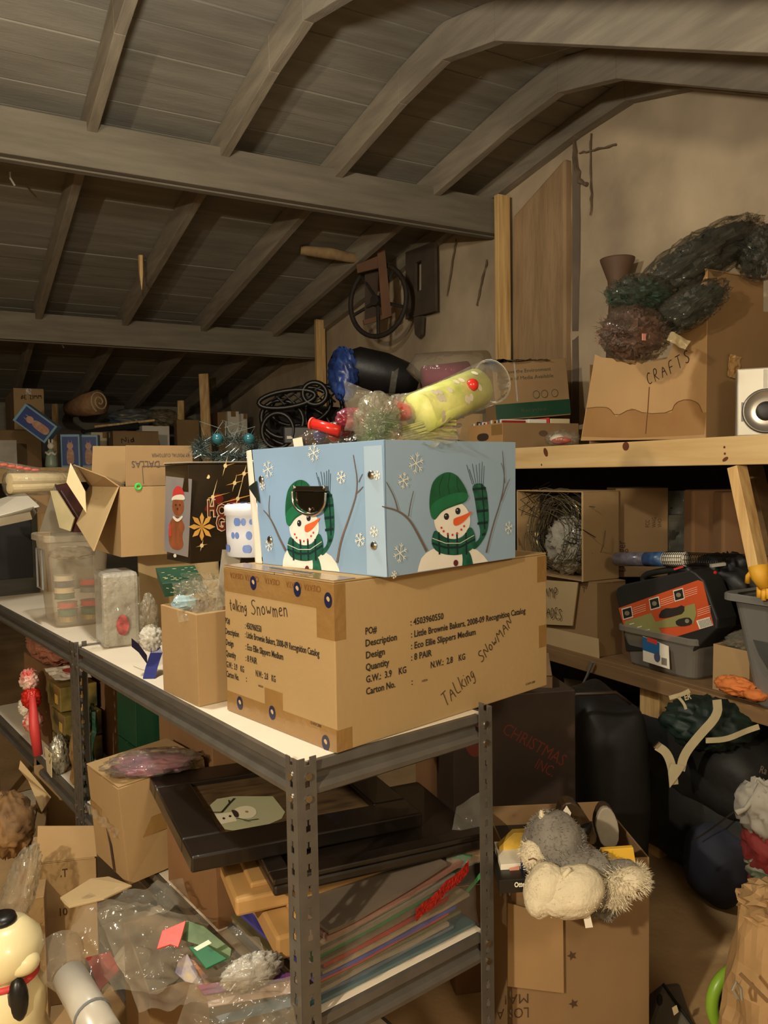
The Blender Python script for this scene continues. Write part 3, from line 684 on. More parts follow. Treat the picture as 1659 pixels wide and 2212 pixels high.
for F_, x, y in ((fl, 743, 290), (fl, 757, 642), (fl, 197, 312), (fl, 240, 612)):
    u, v = F_.uv(*R6(x, y)); c = F_.P(u, v, 0); q = MB()
    X = Matrix.Translation(c) @ F_.N.to_track_quat('Z', 'Y').to_matrix().to_4x4(); q.lathe([(.0085, .0006), (.0075, .003), (.004, .0045), (.0005, .005)], STEELB, 14, X); q.build('stud', sb, smooth=True)
# metal handle
HM = mat('handle_metal', (150, 140, 128), .18, metal=1.0, var=.1)
hp = MB(); u0, v1 = fl.uv(*R6(365, 345)); u1, v0 = fl.uv(*R6(530, 372)); P = fl.P
hp.hexa([P(u0, v0, .001), P(u1, v0, .001), P(u1, v0, .008), P(u0, v0, .008), P(u0, v1, .001), P(u1, v1, .001), P(u1, v1, .008), P(u0, v1, .008)], HM)
hp.prism([P(a, b, .002) for a, b in [fl.uv(*R6(x, y)) for x, y in ((368, 372), (528, 376), (522, 440), (490, 470), (450, 480), (405, 465), (378, 430))]][::-1], P(0, 0, .003)-P(0, 0, 0), mat('handle_plate', (110, 98, 84), .22, metal=1.0, var=.1))
ho = hp.build('handle', sb, bevel=.001)
hp = MB(); ring = [P(a, b, .009) for a, b in [fl.uv(*R6(x, y)) for x, y in sml([(366, 372), (368, 430), (395, 470), (450, 492), (500, 480), (530, 440), (532, 378)])]]
hp.tube(ring, .0028, STEELB, 8); hp.build('ring', ho, smooth=True)
for x, y in ((374, 352), (522, 352), (452, 462)):
    u, v = fl.uv(*R6(x, y)); X = Matrix.Translation(P(u, v, .008)) @ fl.N.to_track_quat('Z', 'Y').to_matrix().to_4x4(); hp = MB(); hp.lathe([(.004, 0), (.003, .0025), (.0005, .003)], STEELB, 10, X); hp.build('rivet', ho, smooth=True)
# green ribbon end poking out at the left seam and metal cover piece under the box
q = MB(); q.prism([P(*fl.uv(*R6(x, y)), .004) for x, y in ((140, 350), (180, 320), (195, 430))], P(0, 0, .002)-P(0, 0, 0), GRND); q.build('corner_tab', sb)

# ================================================================ plastic helpers and needles
def crumple(mb, C4, m, amp=.012, nu=24, nv=24, seed=1, freq=9, sag=0.0, fn=None):
    a, b, c, d = [Vector(p) for p in C4]; N = (b-a).cross(d-a).normalized()
    def g(u, v):
        p = a*(1-u)*(1-v)+b*u*(1-v)+c*u*v+d*(1-u)*v; w = p*freq+Vector((seed, seed*2.3, 0))
        h = (.5-abs(noise.noise(w))*1.9)+.5*(.4-abs(noise.noise(w*2.3))*1.6)
        e = 1.0
        return p+N*(h*amp*e)+Vector((0, 0, -sag*4*u*(1-u)))+(fn(u, v) if fn else Vector())
    mb.grid(g, nu, nv, m)
def sheet(nm, label, cat, C4, m, parent=None, group=None, smooth=True, **k):
    q = MB(); crumple(q, C4, m, **k); o = q.build(nm, parent, smooth=smooth)
    if label: tag(o, label, cat, group)
    return o
def bagblob(nm, label, cat, c, r, m, seed=1, amp=.25, freq=5, X=None, parent=None, nu=44, nv=28, group=None, smooth=True):
    q = MB(); q.blob(c, r, m, seed, amp, freq, nu, nv, X, ridge=True); o = q.build(nm, parent, smooth=smooth)
    if label: tag(o, label, cat, group)
    return o
def needles(mb, path, rad, m, n=900, ln=.04, w=.0016, seed=1, m2=None):
    rnd = random.Random(seed); P = [Vector(p) for p in path]
    for i in range(n):
        t = rnd.random()*(len(P)-1); k = int(t); p = P[k].lerp(P[min(k+1, len(P)-1)], t-k)
        dv = Vector((rnd.gauss(0, 1), rnd.gauss(0, 1), rnd.gauss(0, 1))).normalized(); p = p+dv*rad*rnd.random()*.6
        d2 = (dv+Vector((rnd.gauss(0, .5), rnd.gauss(0, .5), rnd.gauss(0, .5)))).normalized(); s_ = d2.orthogonal().normalized()*w
        mb.face([p-s_, p+s_, p+d2*ln*rnd.uniform(.6, 1.1)], m2 if (m2 and rnd.random() < .25) else m)
def cyl(mb, p, r_, q_, m, n=20, rad=None, cap=True):
    mb.tube([p, q_], r_, m, n, rad=rad)
RED = mat('glossy_red', (200, 44, 34), .2, var=.1); LIME = mat('lime_floral', (224, 226, 138), .45, scale=30, rgb2=(186, 196, 96)); BLU = mat('glossy_blue', (40, 70, 150), .25, var=.1)
# rolls and bags lying on the snowman box
ZT = TOPZ+BH+.006+SH
def tubething(nm, label, cat, pts, r, m, n=20, smooth=True, rad=None):
    q = MB(); q.tube(pts, r, m, n, rad=rad); o = q.build(nm, smooth=False); tag(o, label, cat); return o
a, b = D(905, 893, 1.50), D(1030, 838, 1.62)
o = thing('floral_roll', 'lime and white floral plastic roll in a clear sleeve on the snowman box', 'roll', a)
q = MB(); q.tube([Vector(), b-a], .040, LIME, 24); q.build('printed_sheet', o, smooth=True)
q = MB(); d_ = (b-a)
for i in range(18):
    t = .1+.8*random.random(); an = random.uniform(1.2, 4.6); u_ = d_.normalized().orthogonal().normalized(); w_ = d_.normalized().cross(u_)
    c_ = d_*t+(u_*math.cos(an)+w_*math.sin(an))*.0405; nn = (u_*math.cos(an)+w_*math.sin(an)); t1 = d_.normalized(); t2 = nn.cross(t1)
    q.face([c_+t1*.006*math.cos(k)+t2*.008*math.sin(k) for k in [j*math.pi/4 for j in range(8)]], WHITE)
stuff(q.build('leaf_print', o))
q = MB()
e1 = d_*1.0; nn = d_.normalized()
P_ = [-nn*.03, Vector(), d_*.5, d_, d_+nn*.05]; rad = [.046, .0425, .0425, .046, .047]
vs = []; q.tube(P_, .044, clear_mat('thin_sleeve', (240, 236, 222), .06, .12, 20, .3, .1), 28, rad=rad); q.build('clear_sleeve', o, smooth=True)
q = MB(); q.tube([d_+nn*.052+Vector((0, 0, 0))+(nn.orthogonal().normalized()*math.cos(k)+nn.cross(nn.orthogonal().normalized())*math.sin(k))*.045 for k in [j*math.pi/12 for j in range(24)]], .0022, CLEARM, 6, closed=True); q.build('sleeve_rim', o)
q = MB(); q.blob((0, 0, 0), .013, RED, nu=16, nv=10); o = q.build('bauble', smooth=True, loc=D(1020, 832, 1.555)); tag(o, 'small red bauble inside the open end of the lime floral roll', 'bauble')
q = MB(); q.blob((0, 0, 0), (.024, .02, .018), RED, nu=16, nv=10); o = q.build('bauble', smooth=True, loc=D(868, 890, 1.52)); tag(o, 'red bauble in clear film between the green sprig bag and floral roll', 'bauble')
bagblob('clear_bag', 'crinkled clear bag holding the red bauble beside the floral roll', 'bag', D(872, 892, 1.53), (.045, .03, .035), SHRINK, 4, .3)
o = thing('sprig_bag', 'crumpled clear bag of green sprigs standing at the snowman box corner', 'bag', D(815, 915, 1.47))
q = MB(); q.blob((0, 0, 0), (.042, .035, .052), SHRINK, 3, .45, 6, 40, 26, ridge=True); q.build('film', o, smooth=True)
L0 = Vector(o.location)
q = MB(); C4 = [D(748, 930, 1.5)-L0, D(845, 935, 1.46)-L0, D(862, 868, 1.47)-L0, D(745, 822, 1.5)-L0]; crumple(q, C4, SHRINK, .014, 26, 26, 3, 22); q.build('film_neck', o, smooth=True)
q = MB(); needles(q, [D(805, 955, 1.47)-L0, D(830, 900, 1.47)-L0], .03, mat('sprig_green', (96, 128, 78), .5, var=.2), 500, .035, .0016, 5); stuff(q.build('sprigs', o))
o = thing('stem_bag', 'clear film bag of pale green stems draped over the snowman box edge', 'bag', D(940, 930, 1.5)); L0 = Vector(o.location)
q = MB(); C4 = [D(860, 965, 1.44)-L0, D(985, 962, 1.47)-L0, D(1003, 905, 1.6)-L0, D(868, 912, 1.55)-L0]; crumple(q, C4, SHRINK, .02, 30, 20, 8, 16); q.build('film', o, smooth=True)
q = MB()
for i in range(9):
    y = 915+i*5; q.tube([D(870, y+8, 1.5)-L0, D(920, y-6+random.uniform(-3, 3), 1.5)-L0, D(985, y+random.uniform(-14, 6), 1.53)-L0], .0022, mat('pale_stem', (176, 178, 104), .5, var=.2), 5)
stuff(q.build('stems', o))
o = thing('red_tube', 'bright red tube poking out of the bauble bags left of the sprig bag', 'tube', D(675, 915, 1.58)); L0 = Vector(o.location)
q = MB(); q.tube([Vector(), D(735, 932, 1.55)-L0], .011, RED, 16); q.build('barrel', o, smooth=True); q = MB(); q.tube([Vector(), -(D(735, 932, 1.55)-L0).normalized()*.003], .0125, mat('red_rim', (236, 90, 70), .4, var=0), 16); q.build('rim', o)
o = thing('bauble_bag', 'sheer brown tinted bag of red and blue baubles along the back of snowman box', 'bag', D(710, 945, 1.62)); L0 = Vector(o.location)
ax = (D(790, 915, 1.62)-D(640, 965, 1.62)); X = ax.to_track_quat('X', 'Z').to_matrix().to_4x4()
q = MB(); q.blob((0, 0, 0), (.088, .03, .026), clear_mat('smoky_film', (150, 132, 112), .18, .35, 26, .8, .1), 6, .22, 5, 40, 20, X, ridge=True); q.build('film', o, smooth=True)
q = MB(); q.prism([D(x, y, 1.585)-L0 for x, y in ((632, 948), (652, 944), (656, 968), (636, 970))], fwd_h*.002, WHITE); q.build('paper_label', o)
for i, (x, y, m, g) in enumerate(((690, 942, BLU, 'blue bauble seen through the sheer brown bag'), (722, 940, RED, 'larger red bauble in the middle of the sheer brown bag'), (745, 930, RED, 'second red bauble, nearer the sprig bag, in the sheer brown bag'), (665, 950, mat('dark_blue_gloss', (24, 28, 60), .2, var=.1), 'dark blue bauble next to the white label in the sheer bag'))):
    q = MB(); q.blob((0, 0, 0), .014, m, nu=16, nv=10); q.tube([Vector((0, 0, .013)), Vector((0, 0, .018))], .004, STEELB, 8); o = q.build('bauble', smooth=True, loc=D(x, y, 1.62)); tag(o, g, 'bauble')
bagblob('dark_bauble_bag', 'red and purple striped ornament bag between red tube and crumpled sprig bag', 'bag', D(760, 905, 1.6), (.035, .02, .022), mat('purple_red', (96, 40, 66), .3, scale=30, rgb2=(150, 40, 40)), 9, .2)
q = MB(); q.blob((0, 0, 0), (.075, .055, .014), BLACKM, 3, .3, 5, 24, 14); o = q.build('black_cloth', smooth=True, loc=CF(.12, 1.62, ZT-.006)); tag(o, 'black cloth bundle under the clear bags inside the snowman box', 'cloth')
q = MB(); q.box((.01, .01, .005), (lx-.01, ly-.01, SH-.03), mat('box_filling', (120, 120, 120), .8)); o = q.build('tissue_block', loc=f2[0], rz=f2[1]); tag(o, 'grey tissue filling the inside of the snowman box', 'tissue')

o = thing('flat_packet', 'thin shiny grey packet trapped between the snowman box and carton', 'packet', F(660, 1240, TOPZ+BH+.0062), dirA(47)); q = MB(); q.box((0, -.012, 0), (.012, .12, .0015), CLEARM); q.build('film', o); q = MB(); q.box((.001, -.010, .0016), (.010, .118, .0032), mat('grey_insert', (92, 88, 80), .3)); q.build('insert', o)
# ================================================================ things on the rack tops, left
def bx(label, cx, cy, xl, xr, z, beta, yt, m=CARD, h=None, ymax=None, **k):
    g = fit(cx, cy, xl, xr, z, beta, yt); ly_ = min(g[3], ymax) if ymax else g[3]
    g = (g[0], g[1], g[2], ly_, h or g[4]); t = carton(label, g, m, **k); return t, g
def cardsheet(nm, label, cat, pts, m, th=.003, parent=None, L0=None):
    """flat board through world points"""
    P = [Vector(p) for p in pts]; N = (P[1]-P[0]).cross(P[-1]-P[0]).normalized()*th
    if L0 is not None: P = [p-L0 for p in P]
    q = MB(); q.prism(P, N, m); o = q.build(nm, parent, bevel=.0008 if th > .002 else 0)
    if label: tag(o, label, cat)
    return o
C0, C1, C2, C3 = CARDS
# open carton right beside the big one
t, g = bx('open tan carton full of clear packets, between big carton and blue ribbon', 430, 1527, 341, 560, TOPZ+.001, 50, 1322, C0, closed=False, seed=3)
g = (g[0], g[1], min(g[2], .2), g[3], g[4]); t.children[0].modifiers['bevel'].width = .003
OC = Matrix.Translation(g[0]) @ Matrix.Rotation(g[1], 4, 'Z')
def oc(x, y, z): return OC @ Vector((x, y, z))
print('open carton', g[2:], )
lyo, ho = g[3], g[4]
q = MB(); q.box((.006, .006, .006), (min(g[2], .26)-.01, lyo-.006, ho-.03), mat('packet_filling', (176, 158, 128), .6, scale=20, rgb2=(120, 104, 84))); o = q.build('packet_pile', loc=g[0], rz=g[1]); tag(o, 'pile of pale packets filling the open tan carton', 'packets'); stuff(o) if False else None
for i in range(4):
    p = oc(.03+.03*i, .05+.05*i, ho+.02); q = MB(); M_ = Matrix.Rotation(.8*i, 3, 'Z') @ Matrix.Rotation(1.1, 3, 'X')
    C4 = [M_ @ Vector(v) for v in ((-.05, -.045, 0), (.05, -.045, 0), (.05, .045, 0), (-.05, .045, 0))]
    crumple(q, C4, SHRINK, .008, 14, 14, i, 25); o = q.build('clear_packet', loc=p); tag(o, ('clear packet standing nearest the front corner of the open carton', 'second clear packet back in the open tan carton', 'clear packet leaning in the middle of the open carton', 'clear packet at the rear of the open tan carton')[i], 'packet')
o = thing('hanger_packet', 'tall clear strip packet leaning between open carton and bucket', 'packet', oc(.12, .1, ho+.01))
q = MB(); q.hexa([Vector(v) for v in ((-.02, 0, -.02), (.02, 0, -.02), (.02, .006, -.02), (-.02, .006, -.02), (0, 0, .11), (.045, 0, .105), (.045, .006, .105), (0, .006, .11))], CLEARM); q.build('blister', o)
q = MB(); q.hexa([Vector(v) for v in ((0, .006, .03), (.035, .006, .03), (.035, .008, .03), (0, .008, .03), (.01, .006, .09), (.04, .006, .09), (.04, .008, .09), (.01, .008, .09))], WHITE); q.build('card', o)
o = tag(MB().__class__ and (lambda q: (q.blob((0, 0, 0), (.03, .022, .016), mat('pale_blue_fabric', (150, 184, 200), .8, var=.1), 2, .3), q.build('blue_pouch', loc=oc(.05, .16, ho)))[1])(MB()), 'small pale blue pouch on top of the open carton', 'pouch')
# green star box
GX = mat('dark_green_card', (24, 66, 44), .4, var=.1, scale=12)
o = thing('green_box', 'flat dark green box with gold line patterns on top of open carton', 'box', D(397, 1268, 1.85), dirA(62)); w_ = .1
q = MB(); q.hexa([Vector(v) for v in ((-.045, 0, -.02), (.05, 0, -.018), (.05, .07, .01), (-.045, .07, .01), (-.05, .0, .012), (.045, 0, .014), (.045, .07, .042), (-.05, .07, .042))], GX); q.build('lid', o, bevel=.001)
q = MB(); rnd = random.Random(4); GF = mat('gold_line', (196, 184, 140), .4, var=0)
for i in range(22):
    x, z = rnd.uniform(-.045, .04), rnd.uniform(-.012, .008); a_ = rnd.uniform(-.6, .6)
    q.face([(x, -.0006, z), (x+.006, -.0006, z+.006*a_), (x+.006, -.0006, z+.006*a_+.0012), (x, -.0006, z+.0012)], GF)
for i in range(22):
    x, y = rnd.uniform(-.045, .04), rnd.uniform(.005, .06); zz = .014+y*.4+.0008
    q.face([(x, y, zz), (x+.007, y, zz), (x+.007, y+.0015, zz+.0006), (x, y+.0015, zz+.0006)], GF)
stuff(q.build('line_pattern', o))
# blue ribbon and clear film
RIB = mat('royal_blue_ribbon', (30, 38, 120), .35, var=.15)
o = thing('blue_ribbon', 'royal blue ribbon hanging over rack edge beside open tan carton', 'ribbon', F(330, 1465, TOPZ)); L0 = Vector(o.location)
q = MB()
def rib(path, w, m, ax=rt_h):
    P = [p-L0 for p in path]
    q.raw([p+ax*s*w/2 for p in P for s in (-1, 1)], [(2*i, 2*i+1, 2*i+3, 2*i+2) for i in range(len(P)-1)], m)
rib([D(328, 1385, 1.93), D(338, 1410, 1.92), D(328, 1440, 1.9), D(322, 1466, 1.88)], .03, RIB); q.build('tail', o, solid=.001)
q = MB(); rib([D(285, 1388, 2.0), D(300, 1400, 1.97), D(318, 1425, 1.95)], .022, mat('midnight_ribbon', (30, 28, 52), .4, var=.1), UP); q.build('tail', o, solid=.001)
bagblob('film_twist', 'twisted clear film gathered above the blue ribbon', 'film', D(322, 1340, 1.93), (.02, .02, .06), SHRINK, 5, .5, 7)
bagblob('film_ball', 'white crumpled film ball over the blue ribbon', 'film', D(326, 1378, 1.92), (.028, .024, .03), clear_mat('white_film', (240, 236, 225), .5, .25, 26, .8, .1), 8, .4, 7)
# bubble wrapped packet
o = thing('wrapped_box', 'box sealed in grey bubble wrap standing beside the clear tote', 'box', F(225, 1402, TOPZ+.001), dirA(60)); dd = (o.location-CO).dot(fwd_h)
w_ = (300-222)*dd/1700
BUB = mat('bubble_wrap', (170, 166, 156), .3, scale=14, rgb2=(146, 140, 130), bump=.45, bscale=60, coat=.4)
q = MB(); q.box((0, 0, 0), (w_, .13, (1400-1235)*dd/1700), BUB); q.build('bubble_wrap', o, bevel=.012)
q = MB(); C4 = [Vector(v) for v in ((-.006, -.006, .002), (w_+.004, -.006, .002), (w_, -.006, .2), (.0, -.006, .205))]; crumple(q, C4, SHRINK, .005, 30, 30, 4, 30); q.build('film', o, smooth=True)
q = MB(); C4 = [Vector(v) for v in ((-.05, -.02, .012), (.01, -.02, .004), (.01, .03, .02), (-.04, .03, .035))]; crumple(q, C4, SHRINK, .012, 12, 12, 4, 30); q.build('film_tail', o, smooth=True)
q = MB(); q.face([Vector((w_*.5+a*.9, -.0125, .065+b)) for a, b in disc(0, 0, .02, .03, 14)], mat('red_mottle', (186, 90, 84), .5, var=.3, scale=60)); q.build('label_print', o)
# beige closed box under the holiday box
t, g = bx('tall beige box with a triangular shadow, behind the bubble wrapped box', 303, 1368, 296, 470, TOPZ+.001, 55, None, C2, h=.252, tape=False, ymax=.2)
# clear tote with ribbon spools
g = fit(112, 1362, 50, 236, TOPZ+.001, 55, 1158)
o = thing('clear_tote', 'tall cloudy clear plastic tote holding ribbon spools on the rack', 'tote', g[0], g[1]); lx, ly, hh = g[2], min(g[3], .22), g[4]
def rrect(x0, y0, x1, y1, r, n=5):
    out = []
    for cx, cy, a in ((x1-r, y0+r, -90), (x1-r, y1-r, 0), (x0+r, y1-r, 90), (x0+r, y0+r, 180)):
        for i in range(n+1): out.append((cx+r*math.cos(R(a+90*i/n)), cy+r*math.sin(R(a+90*i/n))))
    return out
def tub(mb, lx, ly, hh, m, taper=.02, rim=.012, r=.03):
    lev = [(taper+.006, 0), (taper, .008), (taper*.4, hh*.6), (0, hh-.02), (-rim, hh-.018), (-rim, hh), (-rim+.004, hh+.004), (.004, hh)]
    rings = [[(x, y, z) for x, y in rrect(t_, t_, lx-t_, ly-t_, r)] for t_, z in lev]
    n = len(rings[0]); vs = [p for r_ in rings for p in r_]; fs = [tuple(range(n))[::-1]]
    for i in range(len(lev)-1): fs += [(i*n+j, i*n+(j+1) % n, (i+1)*n+(j+1) % n, (i+1)*n+j) for j in range(n)]
    mb.raw(vs, fs, m)
q = MB(); tub(q, lx, ly, hh, clear_mat('tote_plastic', (224, 212, 188), .26, .15, 6, .12, .18)); q.build('tub', o, smooth=False)
q = MB(); P = uvn((-.002, ly, 0), (0, -1, 0), (0, 0, 1)); q.tube([P(a, b, .006) for a, b in [(ly*.35, hh*.42), (ly*.35, hh*.85), (ly*.7, hh*.85), (ly*.7, hh*.42)]], .004, GREY, 8, closed=True); q.build('handle', o)
T0 = Matrix.Translation(g[0]) @ Matrix.Rotation(g[1], 4, 'Z')
spoolc = [('white ribbon spool, top of the left stack in the clear tote', (.3, .045, .145), WHITE), ('navy ribbon spool in the left stack of the clear tote', (.3, .045, .125), NAVY), ('cream ribbon spool low in the left stack of the tote', (.3, .045, .105), CREAM), ('green ribbon spool under the cream one in the tote', (.3, .045, .085), G1), ('bright red ribbon spool on the right in the clear tote', (.72, .045, .125), RED), ('grey ribbon spool under the red one in the tote', (.72, .045, .1), GREY),
          ('red foil ribbon cup, left, low in the tote', (.34, .045, .055), RED), ('red foil ribbon cup, right, low in the tote', (.72, .045, .055), RED), ('green foil ribbon spool, left, near the tote floor', (.34, .045, .03), G1), ('green foil ribbon spool, right, near the tote floor', (.72, .045, .03), G1), ('gold foil spool on the tote floor, left', (.34, .045, .009), mat('gold_foil', (190, 160, 90), .25, metal=.6)), ('gold foil spool on the tote floor, right', (.72, .045, .009), MC['gold_foil'])]
for lb, (u, v, z), m in spoolc:
    q = MB(); p = T0 @ Vector((lx*u, v+.022, z+.004)); r_ = lx*.17
    q.lathe([(r_*.9, 0), (r_, .001), (r_, .002), (r_*.93, .003), (r_*.93, .016), (r_, .017), (r_, .018), (r_*.3, .018)], m, 20); s_ = q.build('ribbon_spool', loc=p); tag(s_, lb, 'ribbon')
bagblob('tissue_paper', 'crumpled grey tissue stuffed in the top of the clear tote', 'tissue', T0 @ Vector((lx*.5, ly*.5, hh*.78)), (lx*.36, ly*.32, .022), mat('tissue_grey', (176, 170, 156), .8), 4, .4)
# glossy packets standing in the tote
o = thing('glossy_packet', 'upright glossy dark picture packet with olive edge, standing in the tote', 'packet', D(130, 1150, 2.55)); L0 = Vector(o.location)
cardsheet('packet_side', None, None, [D(x, y, 2.5) for x, y in ((85, 1148), (108, 1075), (118, 1045), (158, 1120), (152, 1150))], mat('film_grey', (120, 112, 98), .2, coat=.5), .012, o, L0)
cardsheet('packet_front', None, None, [D(x, y, 2.47) for x, y in ((118, 1048), (150, 1042), (186, 1090), (186, 1150), (156, 1150))], mat('maroon_gloss', (66, 34, 34), .15, scale=22, rgb2=(26, 20, 20), coat=.6), .008, o, L0)
cardsheet('packet_edge', None, None, [D(x, y, 2.45) for x, y in ((108, 1060), (122, 1060), (160, 1120), (152, 1148), (128, 1140))], mat('olive_card', (168, 156, 116), .4, scale=16), .01, o, L0)
cardsheet('gold_card', 'pale gold card standing up beside the open garland carton flap', 'card', [D(x, y, 2.42) for x, y in ((143, 1042), (152, 1000), (184, 1062), (186, 1108))], CREAM, .004)
# open carton with garland (flap standing, lettering upside down)
t, g = bx('open carton of green garland with a big lettered flap standing up', 262, 1204, 196, 400, TOPZ+.256, 56, 1052, C0, closed=False, seed=9, flaps={'l': 84}, flen=.13)
gh, glx, gly = g[4], g[2], g[3]; GM = Matrix.Translation(g[0]) @ Matrix.Rotation(g[1], 4, 'Z')
GLm, GCm = t.location, t
def gw(x, y, z): return Vector((x, y, z))
q = MB(); q.hexa([Vector(v) for v in ((0, 0, gh), (0, gly, gh), (-.05, gly+.02, gh-.1), (-.075, .0, gh-.18), (-.003, 0, gh+.001), (-.003, gly, gh+.001), (-.053, gly+.02, gh-.098), (-.078, 0, gh-.178))], C2); q.build('flap', t)
q = MB(); q.hexa([Vector(v) for v in ((0, .0, gh), (0, gly, gh), (-.05, gly, gh+.07), (-.04, 0, gh+.03), (.003, 0, gh+.003), (.003, gly, gh+.003), (-.047, gly, gh+.072), (-.037, 0, gh+.032))], C0); q.build('flap', t)
fw = Face(t, (0, gly-.02, gh), (1, 0, 0), (0, -.1, 1))
q = MB(); x0, x1 = .02, min(glx, .4)
q.hexa([fw.P(x0, 0, 0), fw.P(x1, 0, 0), fw.P(x1, 0, -.004), fw.P(x0, 0, -.004), fw.P(x0, .13, 0), fw.P(x1, .13, 0), fw.P(x1, .13, -.004), fw.P(x0, .13, -.004)], C1)
# upright lettered flap closer to the viewer, over the right half of the box
q2 = MB(); fz_ = Face(t, (0, .03, gh), (1, 0, 0), (0, .12, 1)); a0 = fz_.uv(268, 1040)[0]; a1 = fz_.uv(420, 1040)[0]; v1 = fz_.uv(300, 962)[1]
q2.hexa([fz_.P(a0+.004, .001, 0), fz_.P(a1, .001, 0), fz_.P(a1, .001, -.004), fz_.P(a0+.004, .001, -.004), fz_.P(a0+.012, v1, 0), fz_.P(a1, v1, 0), fz_.P(a1, v1, -.004), fz_.P(a0+.012, v1, -.004)], C1)
fo = q2.build('flap', t, bevel=.0015)
q2 = MB(); put_text(q2, 'DALLAS', fz_.P, a0+.11, v1*.62, -.02, mat('box_print_blue', (76, 66, 60), .7, var=0), n=.0014, length=-.085); put_text(q2, 'BY POSTAL CUSTOMER', fz_.P, a1-.01, v1*.8, -.010, MC['box_print_blue'], n=.0014, length=-(a1-a0)*.55)
q2.face([fz_.P(a, b, .0012) for a, b in ((a0+.055, .008), (a0+.057, .008), (a0+.057, v1*.48), (a0+.055, v1*.48))], MC['box_print_blue']); q2.face([fz_.P(a, b, .0012) for a, b in ((a0+.055, v1*.48), (a1, v1*.48), (a1, v1*.5), (a0+.055, v1*.5))], MC['box_print_blue']); stuff(q2.build('printed_text', fo))
o = thing('green_garland', 'green tinsel garland heaped inside the open lettered carton', 'garland', GM @ Vector((.08, .12, gh-.01))); q = MB()
needles(q, [(-.06, .02, -.03), (0, 0, 0), (.05, .02, .02), (.08, 0, -.02)], .045, GRN, 1400, .035, .0014, 3); stuff(q.build('needles', o))
q = MB(); c_ = GM @ Vector((.055, -.002, gh)); q.tube([Vector((.008*math.cos(a), 0, .008*math.sin(a))) for a in [j*math.pi/6 for j in range(12)]], .0035, mat('lime_cord', (70, 190, 80), .4, var=0), 6, closed=True); o = q.build('cord_loop', loc=c_, rz=g[1]); tag(o, 'bright green cord loop on the rim of the lettered carton', 'cord')
# holiday gifts box
t, g = bx('black glossy gift box with gold sparkles and Holiday Gifts lettering', 412, 1218, 357, 600, TOPZ+.256, 52, 1003, mat('black_gloss_card', (26, 22, 18), .25, scale=7, rgb2=(52, 38, 20), coat=.3), tape=False, seed=2, name='gift_box')
fr, fl = RF(t), LF(t, g[3]); q = MB()
SPK = mat('sparkle_gold', (226, 170, 84), .4, var=0); SPK2 = mat('sparkle_pale', (236, 214, 160), .4, var=0)
for x, y, r in ((1360, 870, 120), (1520, 880, 150), (1330, 740, 50), (1440, 670, 70), (1500, 780, 60), (1290, 1180, 40), (1560, 720, 60)):
    for a_ in (75, 15): 
        ca, sa = math.cos(R(a_)), math.sin(R(a_)); F_=fr
        F_.poly(q, R3, [(x-r*ca, y+r*sa), (x-3, y-3), (x+r*ca, y-r*sa), (x+3, y+3)], SPK2 if a_ == 75 else SPK, .0008+.0002*(a_ == 75))
    fr.poly(q, R3, disc(x, y, 12, 14, 8), SPK2, .0014)
stuff(q.build('sparkle_print', t))
q = MB()
for x, y, r in ((1390, 880, 40), (1500, 900, 34), (1340, 940, 34)): fr.poly(q, R3, disc(x, y, r, r*.8, 12), mat('deep_red_glow', (120, 30, 20), .4, var=.2), .0007)
for k in range(8):
    a_ = k*math.pi/4; fr.poly(q, R3, [(1290, 1060), (1290+52*math.cos(a_-.28), 1060+62*math.sin(a_-.28)), (1290+86*math.cos(a_), 1060+92*math.sin(a_)), (1290+52*math.cos(a_+.28), 1060+62*math.sin(a_+.28))], SPK, .0012+.0001*k)
stuff(q.build('star_print', t))
HLM = mat('lettering_red', (104, 40, 24), .4, var=0); HLW = mat('lettering_edge', (226, 196, 160), .4, var=0)
for mm, n_, bo in ((HLW, .0016, .07), (HLM, .0020, .02)):
    q = MB(); fr.text(q, R3, 1325, 992, 1380, 996, 'H', .042, mm, n_, bo); fr.text(q, R3, 1385, 992, 1680, 1010, 'OLIDAY', .031, mm, n_, bo)
    fr.text(q, R3, 1382, 1082, 1440, 1086, 'G', .04, mm, n_, bo); fr.text(q, R3, 1448, 1068, 1640, 1080, 'IFTS', .03, mm, n_, bo); stuff(q.build('lettering', t))
q = MB(); fl.poly(q, R3, [(1062, 735), (1230, 755), (1205, 1255), (1052, 1215)], mat('panel_blue', (120, 122, 140), .35, scale=5, rgb2=(150, 140, 130)), .0007); q.build('printed_panel', t)
q = MB(); BR = mat('ginger_brown', (150, 84, 50), .5, var=.15, scale=30)
fl.poly(q, R3, sm([(1100, 1000), (1150, 990), (1190, 1060), (1165, 1110), (1180, 1190), (1140, 1215), (1085, 1190), (1078, 1080)]), BR, .0010)
fl.poly(q, R3, disc(1142, 930, 38, 62, 16), BR, .0012); q.build('bear_print', t)
q = MB(); fl.poly(q, R3, sm([(1105, 880), (1112, 820), (1140, 795), (1172, 812), (1185, 870), (1175, 850), (1120, 856)]), RDT, .0016); fl.poly(q, R3, sm([(1098, 895), (1110, 860), (1175, 850), (1190, 880), (1180, 890), (1115, 885)]), FLK, .0018)
fl.poly(q, R3, sm([(1112, 985), (1140, 1015), (1170, 985), (1175, 1000), (1140, 1035), (1108, 1005)]), FLK, .0018); fl.poly(q, R3, [(1084, 1040), (1098, 1040), (1100, 1120), (1086, 1120)], RDT, .0014)
for x, y in ((1128, 920), (1155, 920), (1140, 945)): fl.poly(q, R3, disc(x, y, 5, 6, 8), EYE_M, .002)
fl.poly(q, R3, disc(1122, 1245, 10, 12, 10), FLK, .0012); stuff(q.build('bear_trim', t))
q = MB(); q.box((-.002, -.002, g[4]+.005), (g[2], g[3], g[4]+.008), CLEARM); q.build('wrapper_top', t)
